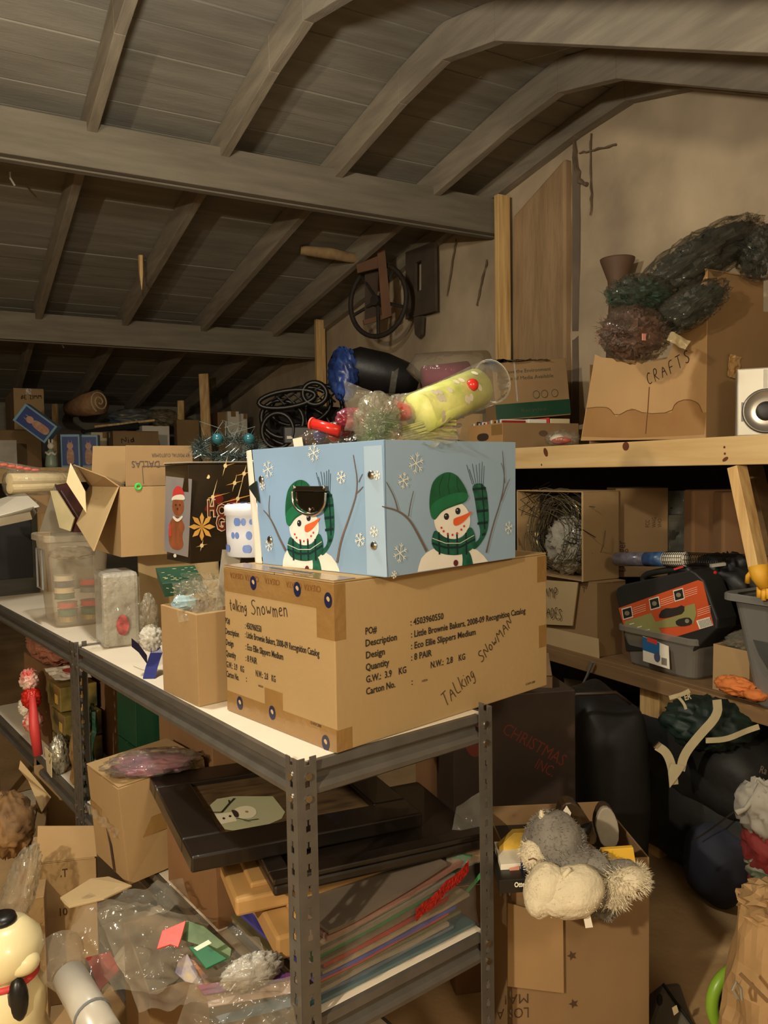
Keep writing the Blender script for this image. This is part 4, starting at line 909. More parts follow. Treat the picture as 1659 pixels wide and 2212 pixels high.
# spotted bucket on the big carton
o = thing('paper_bucket', 'white round tub with blue spots, sitting behind the snowman gift box', 'tub', D(548, 1224, 1.80)); o.location.z = TOPZ+BH+.0065
q = MB(); hb = .093; q.lathe([(.055, 0), (.058, .002), (.060, .05), (.0605, hb), (.0635, hb+.001), (.0635, hb+.02), (.060, hb+.024), (.02, hb+.027)], mat('tub_white', (222, 226, 236), .45, var=.03), 32); q.build('body', o, smooth=True)
q = MB(); SPB = mat('blue_spot', (110, 140, 210), .45, var=.1)
rnd = random.Random(11)
for i in range(26):
    a_ = 2.2+rnd.random()*3.4; z_ = rnd.choice((.02, .05, .08)); rr = rnd.uniform(.006, .010); 
    q.face([Vector((.0612*math.cos(a_+u/.06), .0612*math.sin(a_+u/.06), z_+v)) for u, v in disc(0, 0, rr*.7, rr, 10)], SPB)
for i in range(12):
    a_ = rnd.random()*6.28; rr = rnd.uniform(.015, .05); q.face([Vector((rr*math.cos(a_)+u, rr*math.sin(a_)+v, hb+.0275)) for u, v in disc(0, 0, .006, .008, 10)], SPB)
stuff(q.build('spots', o))
# black box with flat white box and rolls at the left edge
t, g = bx('wide black carton on the second rack under a pale flat box', -110, 1262, -170, 66, TOPZ+.001, 56, 1105, mat('black_card', (24, 24, 22), .5, var=.1), h=.335, tape=False, ymax=.3)
BM = Matrix.Translation(g[0]) @ Matrix.Rotation(g[1], 4, 'Z')
o = thing('flat_box', 'flat pale grey box with a slit, tilted on the wide black carton', 'box', D(0, 1125, 2.9)); L0 = Vector(o.location)
cardsheet('lid', None, None, [D(x, y, d_) for x, y, d_ in ((-60, 1150, 2.9), (70, 1122, 2.95), (85, 1098, 3.15), (-60, 1118, 3.2))], mat('pale_grey_card', (178, 168, 146), .7), .03, o, L0)
cardsheet('strip', None, None, [D(x, y, d_) for x, y, d_ in ((-40, 1126, 2.93), (85, 1095, 3.05), (52, 1065, 3.2), (-40, 1092, 3.25))], WHITE, .006, o, L0)
t, g = bx('brown carton carrying paper rolls behind the black carton', 60, 1110, -60, 150, 1.245, 56, 1060, C1, h=.08, tape=False, ymax=.35)
o = thing('paper_roll', 'long yellowed paper rolls in clear film at the left edge', 'roll', D(22, 1040, 2.75)); L0 = Vector(o.location)
a, b = D(20, 1036, 2.75)-L0, D(146, 1034, 2.95)-L0
q = MB(); q.tube([a, b], .022, CREAM, 14); q.tube([a+Vector((0, 0, -.03)), b+Vector((0, 0, -.028))], .02, CREAM, 14); stuff(q.build('paper', o))
q = MB(); q.tube([a-(b-a)*.05+Vector((0, 0, -.012)), a+Vector((0, 0, -.014)), b+Vector((0, 0, -.014))], .045, SHRINK, 14, rad=[.02, .046, .044]); q.build('clear_film', o, smooth=True)
o = thing('candle_string', 'strip of red and white lights in film above the yellowed paper rolls', 'lights', D(0, 1005, 3.2)); L0 = Vector(o.location)
q = MB(); q.tube([D(-20, 1000, 3.2)-L0, D(85, 1018, 3.25)-L0], .016, SHRINK, 10); q.build('film', o, smooth=True)
for i in range(5):
    q = MB(); q.blob((0, 0, 0), (.018, .008, .008), mat('pale_red_bulb', (200, 100, 84), .4, var=0), nu=8, nv=6); q.build('bulb', o, loc=D(8+i*17, 1004+i*3, 3.18)-L0)

# ================================================================ far bench
def far(label, xl, xr, yb, yt, m=CARD, d=6.9, beta=61.1, dep=.25, cat='box', closed=True, name='cardboard_box', tape=True, split=.0, z=None, **k):
    """box on the far bench seen between xl and xr; split = share of its width taken by the left face"""
    cx = xl+(xr-xl)*split
    p = D(cx, yb, d) if z is None else D(cx, yb, d)
    rz = dirA(beta); c = p; ra = (xr-IW/2)/FPX; la = (xl-IW/2)/FPX
    def t(a, v):
        return (a*c.dot(fwd_h)-c.dot(rt_h))/(v.dot(rt_h)-a*v.dot(fwd_h))
    lx = abs(t(ra, Vector((math.cos(rz), math.sin(rz), 0)))); ly = abs(t(la, Vector((-math.sin(rz), math.cos(rz), 0)))) if split > .01 else dep
    return carton(label, (c, rz, lx, ly, (yb-yt)*d/1700), m, name=name, cat=cat, closed=closed, tape=tape, **k), c
def zof(px, py, d): return D(px, py, d).z
BZ = FZ+.001
def farz(label, xl, xr, z, yt, m, d, split=.0, dep=.3, **k):
    py = IH/2; lo, hi = 600, 1500
    for _ in range(30):
        mid = (lo+hi)/2
        if D(xl, mid, d).z > z: lo = mid
        else: hi = mid
    return far(label, xl, xr, lo, yt, m, d, split=split, dep=dep, **k)
farz('large brown carton at far left under the light marked carton', -10, 94, BZ, 930, C1, 7.0, split=0, dep=.4)
t, c = farz('light tan carton with marker scrawl, topmost at the far left', 20, 103, zof(50, 928, 7.0)+.006, 840, C0, 7.05, split=.14)
q = MB(); Fq = RF(t); Fq.scr(q, Z(0, 0, 1), 46, 862, 92, 861, 'BE ZIMM', .035, PEN, .006); q.build('handwriting', t)
farz('white square box in front of the large brown carton at far left', -20, 41, BZ, 952, mat('grey_white_card', (196, 184, 166), .7), 6.55, dep=.2, tape=False)
farz('small white box beside the upright blue figurine boxes', 203, 250, BZ, 966, mat('grey_white_card', (196, 184, 166), .7), 6.6, dep=.15, tape=False)
t, c = farz('low tan carton with a handwritten word behind the garland carton', 235, 347, BZ, 932, C1, 6.9, split=.1)
q = MB(); RF(t).scr(q, R3, 780, 525, 870, 515, 'Nid', .05, INK, .007); q.build('handwriting', t)
t, c = farz('white carton with writing behind the low tan carton', 310, 370, BZ, 921, WHITE, 7.5)
q = MB(); RF(t).scr(q, R3, 1010, 440, 1060, 436, 'TOPC', .03, PEN, .004); q.build('handwriting', t)
farz('yellow cream carton behind the small white box', 200, 262, BZ, 935, CREAM, 7.3)
farz('brown carton beside the short timber offcut on the far bench', 380, 434, BZ, 908, C1, 7.6, split=.1)
farz('tan carton right of the leaning timber on the far bench', 472, 494, BZ, 892, C1, 8.0)
farz('tall white carton right of the leaning timber', 495, 521, BZ, 890, WHITE, 8.0)
farz('narrow white carton at the right end of the pale row', 524, 539, BZ, 895, WHITE, 8.0)
FB = mat('figurine_box_blue', (54, 76, 140), .4, var=.1); FBE = mat('figurine_box_edge', (136, 170, 190), .5, var=.05)
def figbox(label, T):
    """blue box with a pale edge and a rabbit figure printed on its front; T places it"""
    o = bpy.data.objects.new('figurine_box', None); COL.objects.link(o); tag(o, label, 'box', 'blue figurine boxes on the far bench'); o.matrix_world = T
    q = MB(); q.box((0, 0, 0), (.15, .1, .27), FBE); q.build('carton', o, bevel=.004)
    q = MB(); q.box((.012, -.001, .015), (.138, 0, .25), FB); q.build('front_panel', o)
    q = MB(); K = lambda pts: [(x, -.0022, z) for x, z in sm(pts)]
    q.face(K([(.05, .02), (.1, .02), (.105, .08), (.1, .14), (.075, .16), (.05, .14), (.045, .08)]), mat('figurine_rose', (176, 122, 96), .6, scale=40, rgb2=(196, 160, 130)))
    q.build('figure_print', o)
    q = MB(); q.face([(x, -.003, z) for x, z in disc(.075, .175, .025, .028, 12)], mat('figurine_pink', (206, 160, 136), .6, var=.05)); q.face([(x, -.003, z) for x, z in ((.058, .19), (.066, .19), (.064, .225))], MC['figurine_pink']); q.face([(x, -.003, z) for x, z in ((.084, .19), (.092, .19), (.088, .225))], MC['figurine_pink']); stuff(q.build('head_print', o))
    return o
for lb, px, d_ in (('left of the two upright blue figurine boxes', 132, 6.45), ('right of the two upright blue figurine boxes', 172, 6.55)):
    p = D(px, 1000, d_); figbox(lb, Matrix.Translation((p.x, p.y, BZ)) @ Matrix.Rotation(dirA(82), 4, 'Z'))
p = D(96, 958, 6.4); figbox('blue figurine box lying tilted across the far left cartons', Matrix.Translation(p) @ Matrix.Rotation(dirA(85), 4, 'Z') @ Matrix.Rotation(R(-52), 4, 'Y') @ Matrix.Scale(1.15, 4))
o = thing('rabbit_figurine', 'small pale green and white rabbit figurine before the blue boxes', 'figurine', (lambda p: (p.x, p.y, BZ))(D(111, 1000, 6.3)))
q = MB(); q.lathe([(.045, 0), (.048, .02), (.04, .08), (.028, .13), (.014, .145)], mat('pale_green_glaze', (150, 168, 144), .35, var=.1), 14); q.build('dress', o, smooth=True)
q = MB(); q.blob((0, 0, .17), (.026, .026, .028), WHITE); q.blob((-.012, 0, .205), (.007, .006, .022), WHITE, nu=8, nv=6); q.blob((.012, 0, .205), (.007, .006, .022), WHITE, nu=8, nv=6); q.build('head', o, smooth=True)
q = MB(); q.tube([(-.04, -.01, .12), (-.02, -.035, .1), (.0, -.04, .12)], .011, WHITE, 8); q.build('arm', o, smooth=True); q = MB(); q.tube([(.04, -.01, .12), (.02, -.035, .1), (.0, -.04, .12)], .011, WHITE, 8); q.build('arm', o, smooth=True)
# timbers leaning
for lb, x0, y0, x1, y1, d_, w in (('longest pale timber leaning up on the far bench', 449, 940, 440, 808, 7.5, .09), ('short timber offcut left of the longest leaning timber', 392, 925, 391, 866, 8.0, .065), ('stub of timber near the marked carton at far left', 118, 925, 119, 873, 7.8, .05)):
    a, b = D(x0, y0+60, d_), D(x1, y1, d_+.1); a.z = BZ; q = MB(); q.bar(a-a, b-a, w, .04, PINEV, up=fwd_h); o = q.build('timber_offcut', loc=a, bevel=.003); tag(o, lb, 'timber')
o = thing('insulation_roll', 'roll of brown paper faced insulation lying under the roof', 'roll', D(200, 872, 8.0)); L0 = Vector(o.location); INS = mat('insulation_tan', (186, 142, 100), .9, scale=12, rgb2=(140, 100, 70), bump=.5, bscale=20)
a, b = D(150, 884, 8.0)-L0, D(215, 868, 7.8)-L0
q = MB(); q.tube([a, a*.5+b*.5, b], .1, INS, 18, rad=[.08, .11, .12]); q.build('wrap', o, smooth=True)
q = MB(); n_ = (b-a).normalized(); u_ = n_.orthogonal().normalized(); w_ = n_.cross(u_); q.tube([b+n_*.004+(u_*math.cos(t)+w_*math.sin(t))*(.015+.0075*t) for t in [i*.35 for i in range(38)]], .007, CREAM, 5); q.build('spiral_end', o)
bagblob('insulation_batt', 'blue and grey heap of wrapped insulation under the roof', 'insulation', D(300, 905, 8.2), (.3, .2, .1), mat('blue_grey_film', (70, 90, 104), .35, scale=4, rgb2=(112, 104, 86)), 3, .35)
bagblob('insulation_batt', 'pale plastic heap just left of the short timber offcut', 'insulation', D(355, 905, 8.1), (.16, .15, .09), mat('dull_film', (120, 108, 84), .35, scale=6), 6, .4)
q = MB(); a, b = D(205, 922, 7.6), D(335, 908, 7.7); q.bar(a-a, b-a, .05, .02, PINEV); o = q.build('timber_strip', loc=a); tag(o, 'thin pale timber strip lying across the far boxes', 'timber')
o = thing('umbrella', 'long dark folded rod bundle beneath the thin timber strip', 'rod', D(180, 932, 7.5)); L0 = Vector(o.location)
q = MB(); q.tube([Vector(), D(300, 920, 7.6)-L0], .03, BLACKM, 8, rad=[.012, .035]); q.build('bundle', o); q = MB(); q.blob((0, 0, 0), .022, BLACKM, nu=8, nv=6); q.build('knob', o)
q = MB(); q.box((0, 0, 0), (1.0, .3, .28), C3); o = q.build('dark_carton', loc=(lambda p: (p.x, p.y, BZ))(D(150, 950, 8.3)), bevel=.01); tag(o, 'wide dim carton at the back of the bench under the insulation roll', 'box')
# wreath with blue tinsel
o = thing('tinsel_wreath', 'dark green wreath with silver and blue tinsel behind the Holiday box', 'wreath', D(490, 985, 2.32)); L0 = Vector(o.location); q = MB()
ring = [D(492+64*math.cos(a), 968+20*math.sin(a), 2.32-.07*math.sin(a))-L0 for a in [i*math.pi/10 for i in range(21)]]
needles(q, ring, .026, GRND, 2200, .032, .0011, 8, mat('silver_tinsel', (150, 170, 170), .2, metal=.7, var=0)); stuff(q.build('needles', o))
q = MB(); rnd = random.Random(5)
for i in range(9):
    p = D(rnd.uniform(440, 540), rnd.uniform(935, 960), 2.28)-L0; q.tube([p, p+Vector((rnd.uniform(-.03, .03), 0, .04)), p+Vector((rnd.uniform(-.06, .06), 0, .02))], .0008, MC['silver_tinsel'], 3)
stuff(q.build('wire_sprigs', o))
for i, (x, y, lb) in enumerate(((470, 948, 'teal ball on the left of the tinsel wreath'), (538, 948, 'teal ball on the right of the tinsel wreath'))):
    q = MB(); q.blob((0, 0, 0), .016, mat('teal_ball', (38, 92, 104), .25, var=.1), nu=14, nv=10); o = q.build('teal_ball', smooth=True, loc=D(x, y, 2.28)); tag(o, lb, 'ornament')
# ================================================================ rack, middle tier and the floor before it
def slab(label, nm, cat, cx, cy, z, beta, lx, ly, h, m, bev=.003, tilt=(0, 0)):
    c = F(cx, cy, z); o = thing(nm, label, cat, c, dirA(beta)); o.rotation_euler = (tilt[0], tilt[1], dirA(beta)); return o
KR = mat('kraft_wrap', (182, 140, 84), .6, var=.06, scale=5)
BLK = mat('black_frame_lacquer', (18, 14, 11), .32, scale=5, rgb2=(32, 24, 19), coat=.2)
def flatbox(label, cx, cy, z, beta, lx, ly, h, m, tilt=(0, 0), nm='kraft_parcel', cat='frame', step=None):
    o = slab(label, nm, cat, cx, cy, z, beta, lx, ly, h, m, tilt=tilt)
    q = MB(); q.box((0, 0, 0), (lx, ly, h), m); q.build('body', o, bevel=.006)
    if step:
        q = MB(); q.box((step, step*.8, h-.001), (lx-.01, ly-.02, h+.012), m); q.build('raised_panel', o, bevel=.004)
    return o
o = flatbox('lowest kraft wrapped picture frame in the stack on the middle shelf', 599, 2078, .500, 66, .24, .36, .045, KR, step=.045)
q = MB(); q.box((.08, -.0008, .006), (.2, 0, .04), TAPE); q.build('tape', o)
o = flatbox('upper kraft wrapped frame with taped edge under the black frames', 510, 1983, .552, 68, .53, .36, .034, KR, step=.035)
q = MB(); q.box((.33, -.0008, .0), (.37, 0, .034), TAPE); q.build('tape', o)
o = flatbox('black picture frame lying face down below the snowman picture', 592, 1940, .600, 67, .46, .34, .022, BLK, nm='picture_frame')
q = MB(); q.box((.0, .0, .0225), (.46, .035, .034), BLK); q.build('moulding', o, bevel=.003); q = MB(); q.box((.0, .036, .0225), (.04, .34, .034), BLK); q.build('moulding', o, bevel=.003)
# framed snowman picture
c = F(413, 1888, .642); beta = 63; o = thing('picture_frame', 'black framed picture of a snowman lying on the frame stack', 'frame', c); o.rotation_euler = (R(1.5), R(2.5), dirA(beta))
lx, ly = .50, .43; b = .08
for a, b_ in (((0, 0), (lx, b)), ((0, ly-b), (lx, ly)), ((0, b), (b, ly-b)), ((lx-b, b), (lx, ly-b))):
    q = MB(); q.box((a[0], a[1], 0), (b_[0], b_[1], .032), BLK); q.build('moulding', o, bevel=.004)
q = MB(); q.box((b, b, .004), (lx-b, ly-b, .020), mat('dark_plank_mat', (104, 84, 58), .4, scale=6, stretch=(2, 9, 1), rgb2=(62, 48, 34))); q.build('mat_board', o)
FT = Face(o, (0, 0, .0205), (1, 0, 0), (0, 1, 0)); FT.M = Matrix.LocRotScale(o.location, o.rotation_euler, None)
q = MB(); PC = mat('pale_green_paper', (176, 178, 144), .5, var=.04); PW = mat('snowman_paper', (226, 220, 194), .5, var=.03)
FT.poly(q, S3, [(318, 290), (350, 262), (420, 250), (600, 250), (655, 320), (640, 350), (560, 385), (430, 405), (385, 398), (350, 350)], PC, .0006); q.build('print_ground', o)
q = MB(); FT.poly(q, S3, sm([(420, 310), (470, 292), (520, 300), (530, 330), (500, 352), (440, 350)]), PW, .0012); q.build('snowman_head', o)
q = MB(); FT.poly(q, S3, [(340, 332), (420, 322), (440, 362), (368, 376)], PW, .0013); q.build('snowman_body', o)
q = MB()
for x, y in ((380, 352), (408, 342)): FT.poly(q, S3, disc(x, y, 6, 5, 8), INK, .002)
FT.poly(q, S3, sm([(412, 312), (440, 318), (450, 345), (430, 348), (420, 330)], 1), mat('scarf_plum', (62, 44, 44), .5), .0022)
for pts, w in (([(318, 325), (370, 325), (405, 285), (428, 262)], .004), ([(405, 285), (402, 270)], .0025), ([(438, 352), (490, 362), (535, 355)], .003), ([(470, 362), (500, 368)], .002)): FT.line(q, S3, pts, w, INK, .0024)
FT.poly(q, S3, disc(482, 322, 7, 5, 8), mat('print_tan', (180, 150, 100), .5), .0022)
stuff(q.build('snowman_details', o))
# closed carton jutting out at the left
t, g = bx('battered tan carton with torn tape jutting from the middle shelf', 279, 1912, 182, 440, .446, 50, 1690, C0, seed=21, jit=.008, tape=False, ymax=.3)
t.rotation_euler = (R(-1), R(-4), t.rotation_euler.z); lyc, hc = g[3], g[4]
Fc = LF(t, lyc)
q = MB(); q.box((-.001, 0, hc*.45), (-.0002, lyc, hc*.62), TAPE); q.build('tape', t); q = MB(); q.box((-.0002, -.001, hc*.42), (.16, -.0002, hc*.6), TAPE); q.build('tape', t)
q = MB(); P = uvn((-.004, lyc, 0), (0, -1, 0), (0, 0, 1)); crumple(q, [P(.0, hc*.5, .002), P(lyc*.9, hc*.46, .002), P(lyc*.9, hc*.56, .002), P(.0, hc*.6, .004)], SHRINK, .012, 20, 8, 3, 30); q.build('torn_film', t)
q = MB(); q.prism([P(lyc*.52, hc*.46, .0), P(lyc*.62, hc*.3, .0), P(lyc*.64, .004, .0), P(lyc*.6, .004, .0), P(lyc*.57, hc*.3, 0)], P(0, 0, .001)-P(0, 0, 0), mat('gap_dark', (60, 46, 34), .9)); q.build('torn_gap', t)
cardsheet('cardboard_scrap', 'torn pale scrap of cardboard lying under the battered tan carton', 'cardboard', [D(x, y, d) for x, y, d in ((130, 1938, 1.60), (196, 1897, 1.72), (235, 1893, 1.76), (285, 1912, 1.68), (225, 1940, 1.60), (150, 1958, 1.55), (138, 1948, 1.57))], C2, .004)
o = thing('purple_packet', 'clear packet of pink and purple tinsel lying on the battered carton', 'packet', F(330, 1650, .70)); L0 = Vector(o.location)
q = MB(); q.blob((0, 0, 0), (.09, .055, .018), mat('pink_foil', (170, 96, 120), .25, scale=16, rgb2=(96, 40, 96), metal=.4), 3, .35, 6, 28, 14, Matrix.Rotation(dirA(72), 4, 'Z'), ridge=True); q.build('filling', o)
q = MB(); q.blob((0, 0, .004), (.11, .065, .026), SHRINK, 5, .35, 6, 32, 18, Matrix.Rotation(dirA(72), 4, 'Z'), ridge=True); q.build('film', o, smooth=True)
def rkbox(label, x, y, z, lx, ly, h, m, rz=0, **k): return carton(label, (RK(x, y, z), rk[1]+R(rz), lx, ly, h), m, **k)
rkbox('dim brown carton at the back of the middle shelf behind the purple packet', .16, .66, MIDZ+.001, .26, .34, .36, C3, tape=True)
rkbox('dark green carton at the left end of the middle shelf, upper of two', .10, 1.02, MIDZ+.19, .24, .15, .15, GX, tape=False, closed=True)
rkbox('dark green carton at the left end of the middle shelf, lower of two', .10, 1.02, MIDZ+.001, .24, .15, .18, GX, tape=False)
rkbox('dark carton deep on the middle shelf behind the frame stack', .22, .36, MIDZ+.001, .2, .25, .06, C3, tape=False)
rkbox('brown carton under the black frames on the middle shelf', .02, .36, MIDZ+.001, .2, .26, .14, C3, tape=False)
# dark printed carton seen under the top shelf
t = thing('printed_carton', 'dark carton printed with faded red Christmas lettering behind the rack end', 'box', CF(.17, 2.02, 0.30), dirA(80))
q = MB(); q.box((0, 0, 0), (.34, .25, .50), mat('dark_print_card', (60, 44, 32), .6, scale=6, rgb2=(44, 32, 24))); q.build('body', t, bevel=.003)
q = MB(); DR = mat('dull_red_print', (110, 44, 30), .6, var=0); P = uvn((0, 0, 0), (1, 0, 0), (0, 0, 1))
put_text(q, 'CHRISTMAS', P, .13, .40, .032, DR, n=.001, rot=-.55, length=.2); put_text(q, 'INC.', P, .22, .30, .028, DR, n=.001, rot=-.55, length=.06); stuff(q.build('printed_text', t))
q = MB(); q.face([P(a, b, .0006) for a, b in sm([(.02, .40), (.06, .44), (.11, .42), (.10, .36), (.05, .33)])], DR); q.build('red_motif', t)
carton('brown carton standing on the floor under the red printed carton', (CF(.17, 2.02, .001), dirA(80), .34, .25, .297), C3, tape=False)
# stack of gift bags in clear sleeves
cols = [('teal_sheet', (44, 96, 112)), ('grey_blue_sheet', (84, 104, 128)), ('clear_pale_sheet', (150, 138, 122)), ('olive_sheet', (104, 96, 62)), ('red_orange_sheet', (206, 62, 36)), ('blue_violet_sheet', (64, 66, 160)), ('beige_sheet', (162, 142, 112)), ('deep_red_sheet', (156, 24, 18)), ('brown_sheet', (110, 88, 70)), ('green_sheet', (26, 116, 66)), ('grey_sheet', (120, 110, 98)), ('taupe_sheet', (136, 116, 96)), ('rose_sheet', (136, 96, 84)), ('smoke_sheet', (104, 92, 80))]
rnd = random.Random(12); z = MIDZ+.002
for i, (nm, c) in enumerate(cols):
    th = rnd.uniform(.0055, .0085); x0 = .015+rnd.uniform(0, .03)+i*.004; lx_ = .43-x0+rnd.uniform(-.03, .03)-(i % 3)*.03; y0 = .034+i*.0012+rnd.uniform(-.004, .006); tl = .0016*i
    m = mat(nm, c, .3, scale=9, rgb2=tuple(int(v*.75+14) for v in c), coat=.5)
    q = MB(); n_ = 14; vs = []
    for s_ in (0, 1):
        for a in range(n_+1):
            for b_ in (0, 1):
                x = x0+lx_*a/n_; vs.append(RK(x, y0+(.30*b_), z+s_*th+tl*(a/n_)**1.5*1.6+.004*noise.noise(Vector((x*9, i, b_)))*(1 if i > 0 else 0)))
    k = 2*(n_+1); fs = []
    for a in range(n_): fs += [(2*a, 2*a+1, 2*a+3, 2*a+2)[::1], (k+2*a, k+2*a+2, k+2*a+3, k+2*a+1), (2*a, 2*a+2, k+2*a+2, k+2*a), (2*a+1, k+2*a+1, k+2*a+3, 2*a+3)]
    fs += [(0, k, k+1, 1), (2*n_, 2*n_+1, k+2*n_+1, k+2*n_)]
    q.raw(vs, fs, m); o = q.build('gift_bag'); 
    lbs = ['flat teal gift bag at the very bottom of the sleeve stack', 'grey blue gift bag second from the bottom of the stack', 'pale gift bag above the two blue ones in the stack', 'olive gift bag low in the sleeve stack', 'red orange gift bag in the lower half of the stack', 'blue violet gift bag in the middle of the stack', 'beige gift bag just above the blue violet one', 'deep red gift bag with a bent end in the stack', 'brown gift bag under the green one in the stack', 'green gift bag in the upper half of the stack', 'grey gift bag directly above the green one', 'taupe gift bag near the top of the stack', 'rose tinted gift bag second from the top', 'smoky gift bag on top of the sleeve stack']
    tag(o, lbs[i], 'gift bag', 'flat gift bags stacked at the rack end')
    z += th+.0015
sheet('clear_sleeve', 'loose crinkled clear sleeve over the gift bag stack by the post', 'plastic', [RK(.03, .027, .452), RK(.44, .024, .452), RK(.44, .034, .58), RK(.03, .032, .56)], MC['thin_sleeve'], amp=.004, nu=40, nv=16, seed=5, freq=18)
o = thing('deep_red_glitter', 'red glitter sheet curled in the sleeve stack near the rear post', 'card', RK(.30, .0, .53)); q = MB(); L0 = Vector(o.location)
q.raw([RK(.27+.02*a, .018, .525+.007*a+.022*b_)-L0+UP*.003*math.sin(a*2) for a in range(8) for b_ in (0, 1)], [(2*a, 2*a+2, 2*a+3, 2*a+1) for a in range(7)], mat('red_glitter', (170, 30, 18), .3, scale=120, rgb2=(110, 14, 10), bump=.6, bscale=200)); q.build('sheet', o, solid=.002)
for lb, pts, m in (('green card poking out past the rear rack post, left one', ((960, 1838), (1020, 1848), (1000, 1880), (975, 1915)), G1), ('thin green card edge beside the rear rack post', ((1000, 1932), (1048, 1872), (1053, 1880), (1004, 1937)), mat('fresh_green_card', (60, 140, 84), .4, var=.1)), ('red card in clear film near the rear rack post', ((963, 1855), (988, 1820), (975, 1862), (966, 1868)), RED)):
    cardsheet('gift_card', lb, 'card', [D(x, y, 1.60) for x, y in pts], m, .002)
sheet('clear_sleeve', 'clear sleeve standing up beside the rear rack post', 'plastic', [D(960, 1880, 1.57), D(1045, 1862, 1.6), D(1055, 1700, 1.72), D(985, 1745, 1.7)], SHRINK, amp=.01, nu=20, nv=20, seed=3, freq=14)
# clear bags spilling at the lower left
HZ = clear_mat('hazy_bag', (216, 204, 182), .13, .24, 16, .8, .12)
P4 = lambda *a: [D(x, y, d) for x, y, d in a]
sheet('clear_bag', 'large crinkled clear bag spilling from the rack under the picture frames', 'bag', P4((300, 2190, 1.32), (640, 2150, 1.36), (560, 2020, 1.46), (200, 1960, 1.62)), HZ, amp=.022, nu=50, nv=40, seed=2, freq=11)
sheet('clear_bag', 'clear bag draped left of the stack towards the lower left cartons', 'bag', P4((110, 2130, 1.45), (345, 2150, 1.36), (470, 1990, 1.5), (190, 1930, 1.62)), HZ, amp=.025, nu=44, nv=40, seed=6, freq=10)
sheet('clear_bag', 'greyish clear film bunched below the battered carton', 'bag', P4((210, 1965, 1.6), (420, 1960, 1.58), (395, 1900, 1.66), (230, 1925, 1.66)), SHRINK, amp=.014, nu=30, nv=12, seed=9, freq=18)
sheet('clear_bag', 'clear bag hanging at the bottom edge below the colourful sheets', 'bag', P4((370, 2260, 1.25), (680, 2260, 1.28), (660, 2110, 1.36), (410, 2130, 1.32)), HZ, amp=.02, nu=44, nv=26, seed=12, freq=12)
def card3(label, pts, m, d=1.40, nm='gift_card', dd=.05, th=.003, cat='card'):
    y0 = min(p[1] for p in pts); y1 = max(p[1] for p in pts)
    return cardsheet(nm, label, cat, [D(x, y, d+dd*(y1-y)/(y1-y0)) for x, y in pts], m, th)
o = card3('dark green folded gift tag with white barcode sticker in clear bag', ((407, 2045), (445, 2040), (490, 2070), (445, 2092)), mat('tag_green', (22, 104, 58), .35, var=.08), 1.37)
card3('white barcode sticker above the dark green folded gift tag', ((418, 2048), (450, 2030), (457, 2037), (426, 2054)), WHITE, 1.365, 'sticker', .01, .001, 'sticker')
card3('red curved paper shape beside the dark green folded tag', ((338, 2050), (350, 2010), (402, 1988), (392, 2025), (385, 2046), (368, 2040)), mat('coral_red', (206, 66, 44), .4, var=.08), 1.40)
card3('leafy pale green paper above the dark green folded tag', ((392, 2030), (402, 1988), (440, 2000), (500, 2050), (495, 2085), (440, 2045)), mat('leaf_paper', (92, 116, 72), .4, scale=30, rgb2=(60, 90, 50)), 1.41)
card3('broad red and dark green gift bag panel in the left clear bag', ((185, 2068), (238, 2055), (258, 2095), (215, 2140)), mat('bag_red', (150, 30, 30), .35, scale=8, rgb2=(120, 24, 26)), 1.46)
card3('dark green band beneath the broad red gift bag panel', ((160, 2085), (186, 2068), (216, 2142), (222, 2165)), GRND, 1.455)
card3('orange patterned paper below the dark green folded tag', ((395, 2060), (420, 2075), (465, 2128), (430, 2130)), mat('orange_paper', (200, 120, 70), .4, scale=40, rgb2=(120, 100, 110)), 1.385)
card3('multicoloured printed paper left of the orange patterned one', ((385, 2075), (405, 2060), (440, 2128), (400, 2120), (378, 2100)), mat('multi_paper', (90, 96, 150), .4, scale=50, rgb2=(170, 150, 110)), 1.38)
card3('blue and red striped sheet along the front edge of the lowest bag', ((425, 2128), (640, 2098), (645, 2112), (440, 2148)), mat('stripe_paper', (60, 58, 120), .4, scale=8, rgb2=(150, 50, 60)), 1.345)
card3('pale flat sheet below the blue and red striped one', ((445, 2150), (645, 2112), (655, 2140), (450, 2175)), mat('taupe_paper', (160, 136, 120), .4, var=.05), 1.335)
card3('long blue patterned sheet at the bottom of the clear bag', ((465, 2195), (660, 2138), (668, 2165), (480, 2212)), mat('blue_sheet', (66, 92, 110), .35, scale=30, rgb2=(40, 60, 70)), 1.32)
card3('green patterned strip right of the orange paper', ((440, 2112), (560, 2100), (540, 2115), (460, 2128)), mat('green_strip', (70, 110, 70), .4, scale=30, rgb2=(140, 110, 90)), 1.37)
bagblob('bubble_film', 'patch of bubble film between the striped sheet and front post', 'plastic', D(545, 2098, 1.36), (.055, .02, .03), BUB, 4, .3, 8)
# supports below the bags: open cartons on the floor
bx('brown open carton on the floor under the draped clear bags', 330, 2420, 232, 420, .02, 62, 2105, C1, closed=False, seed=33, z0=.001, ymax=.3)
o = thing('white_tube', 'grey white plastic tube with faint lettering at the lower left', 'tube', D(205, 2225, 1.3)); L0 = Vector(o.location)
q = MB(); a, b = D(225, 2240, 1.28)-L0, D(150, 2110, 1.42)-L0; q.tube([a, b], .03, mat('dull_white_plastic', (186, 180, 168), .3, var=.05), 20); q.build('barrel', o, smooth=True); q = MB(); q.tube([a+(b-a)*.3, a+(b-a)*.33], .0325, GREY, 20); q.build('collar', o)
q = MB(); q.tube([b, b+(b-a)*.4], .032, HZ, 20, rad=[.032, .05]); q.build('clear_neck', o)
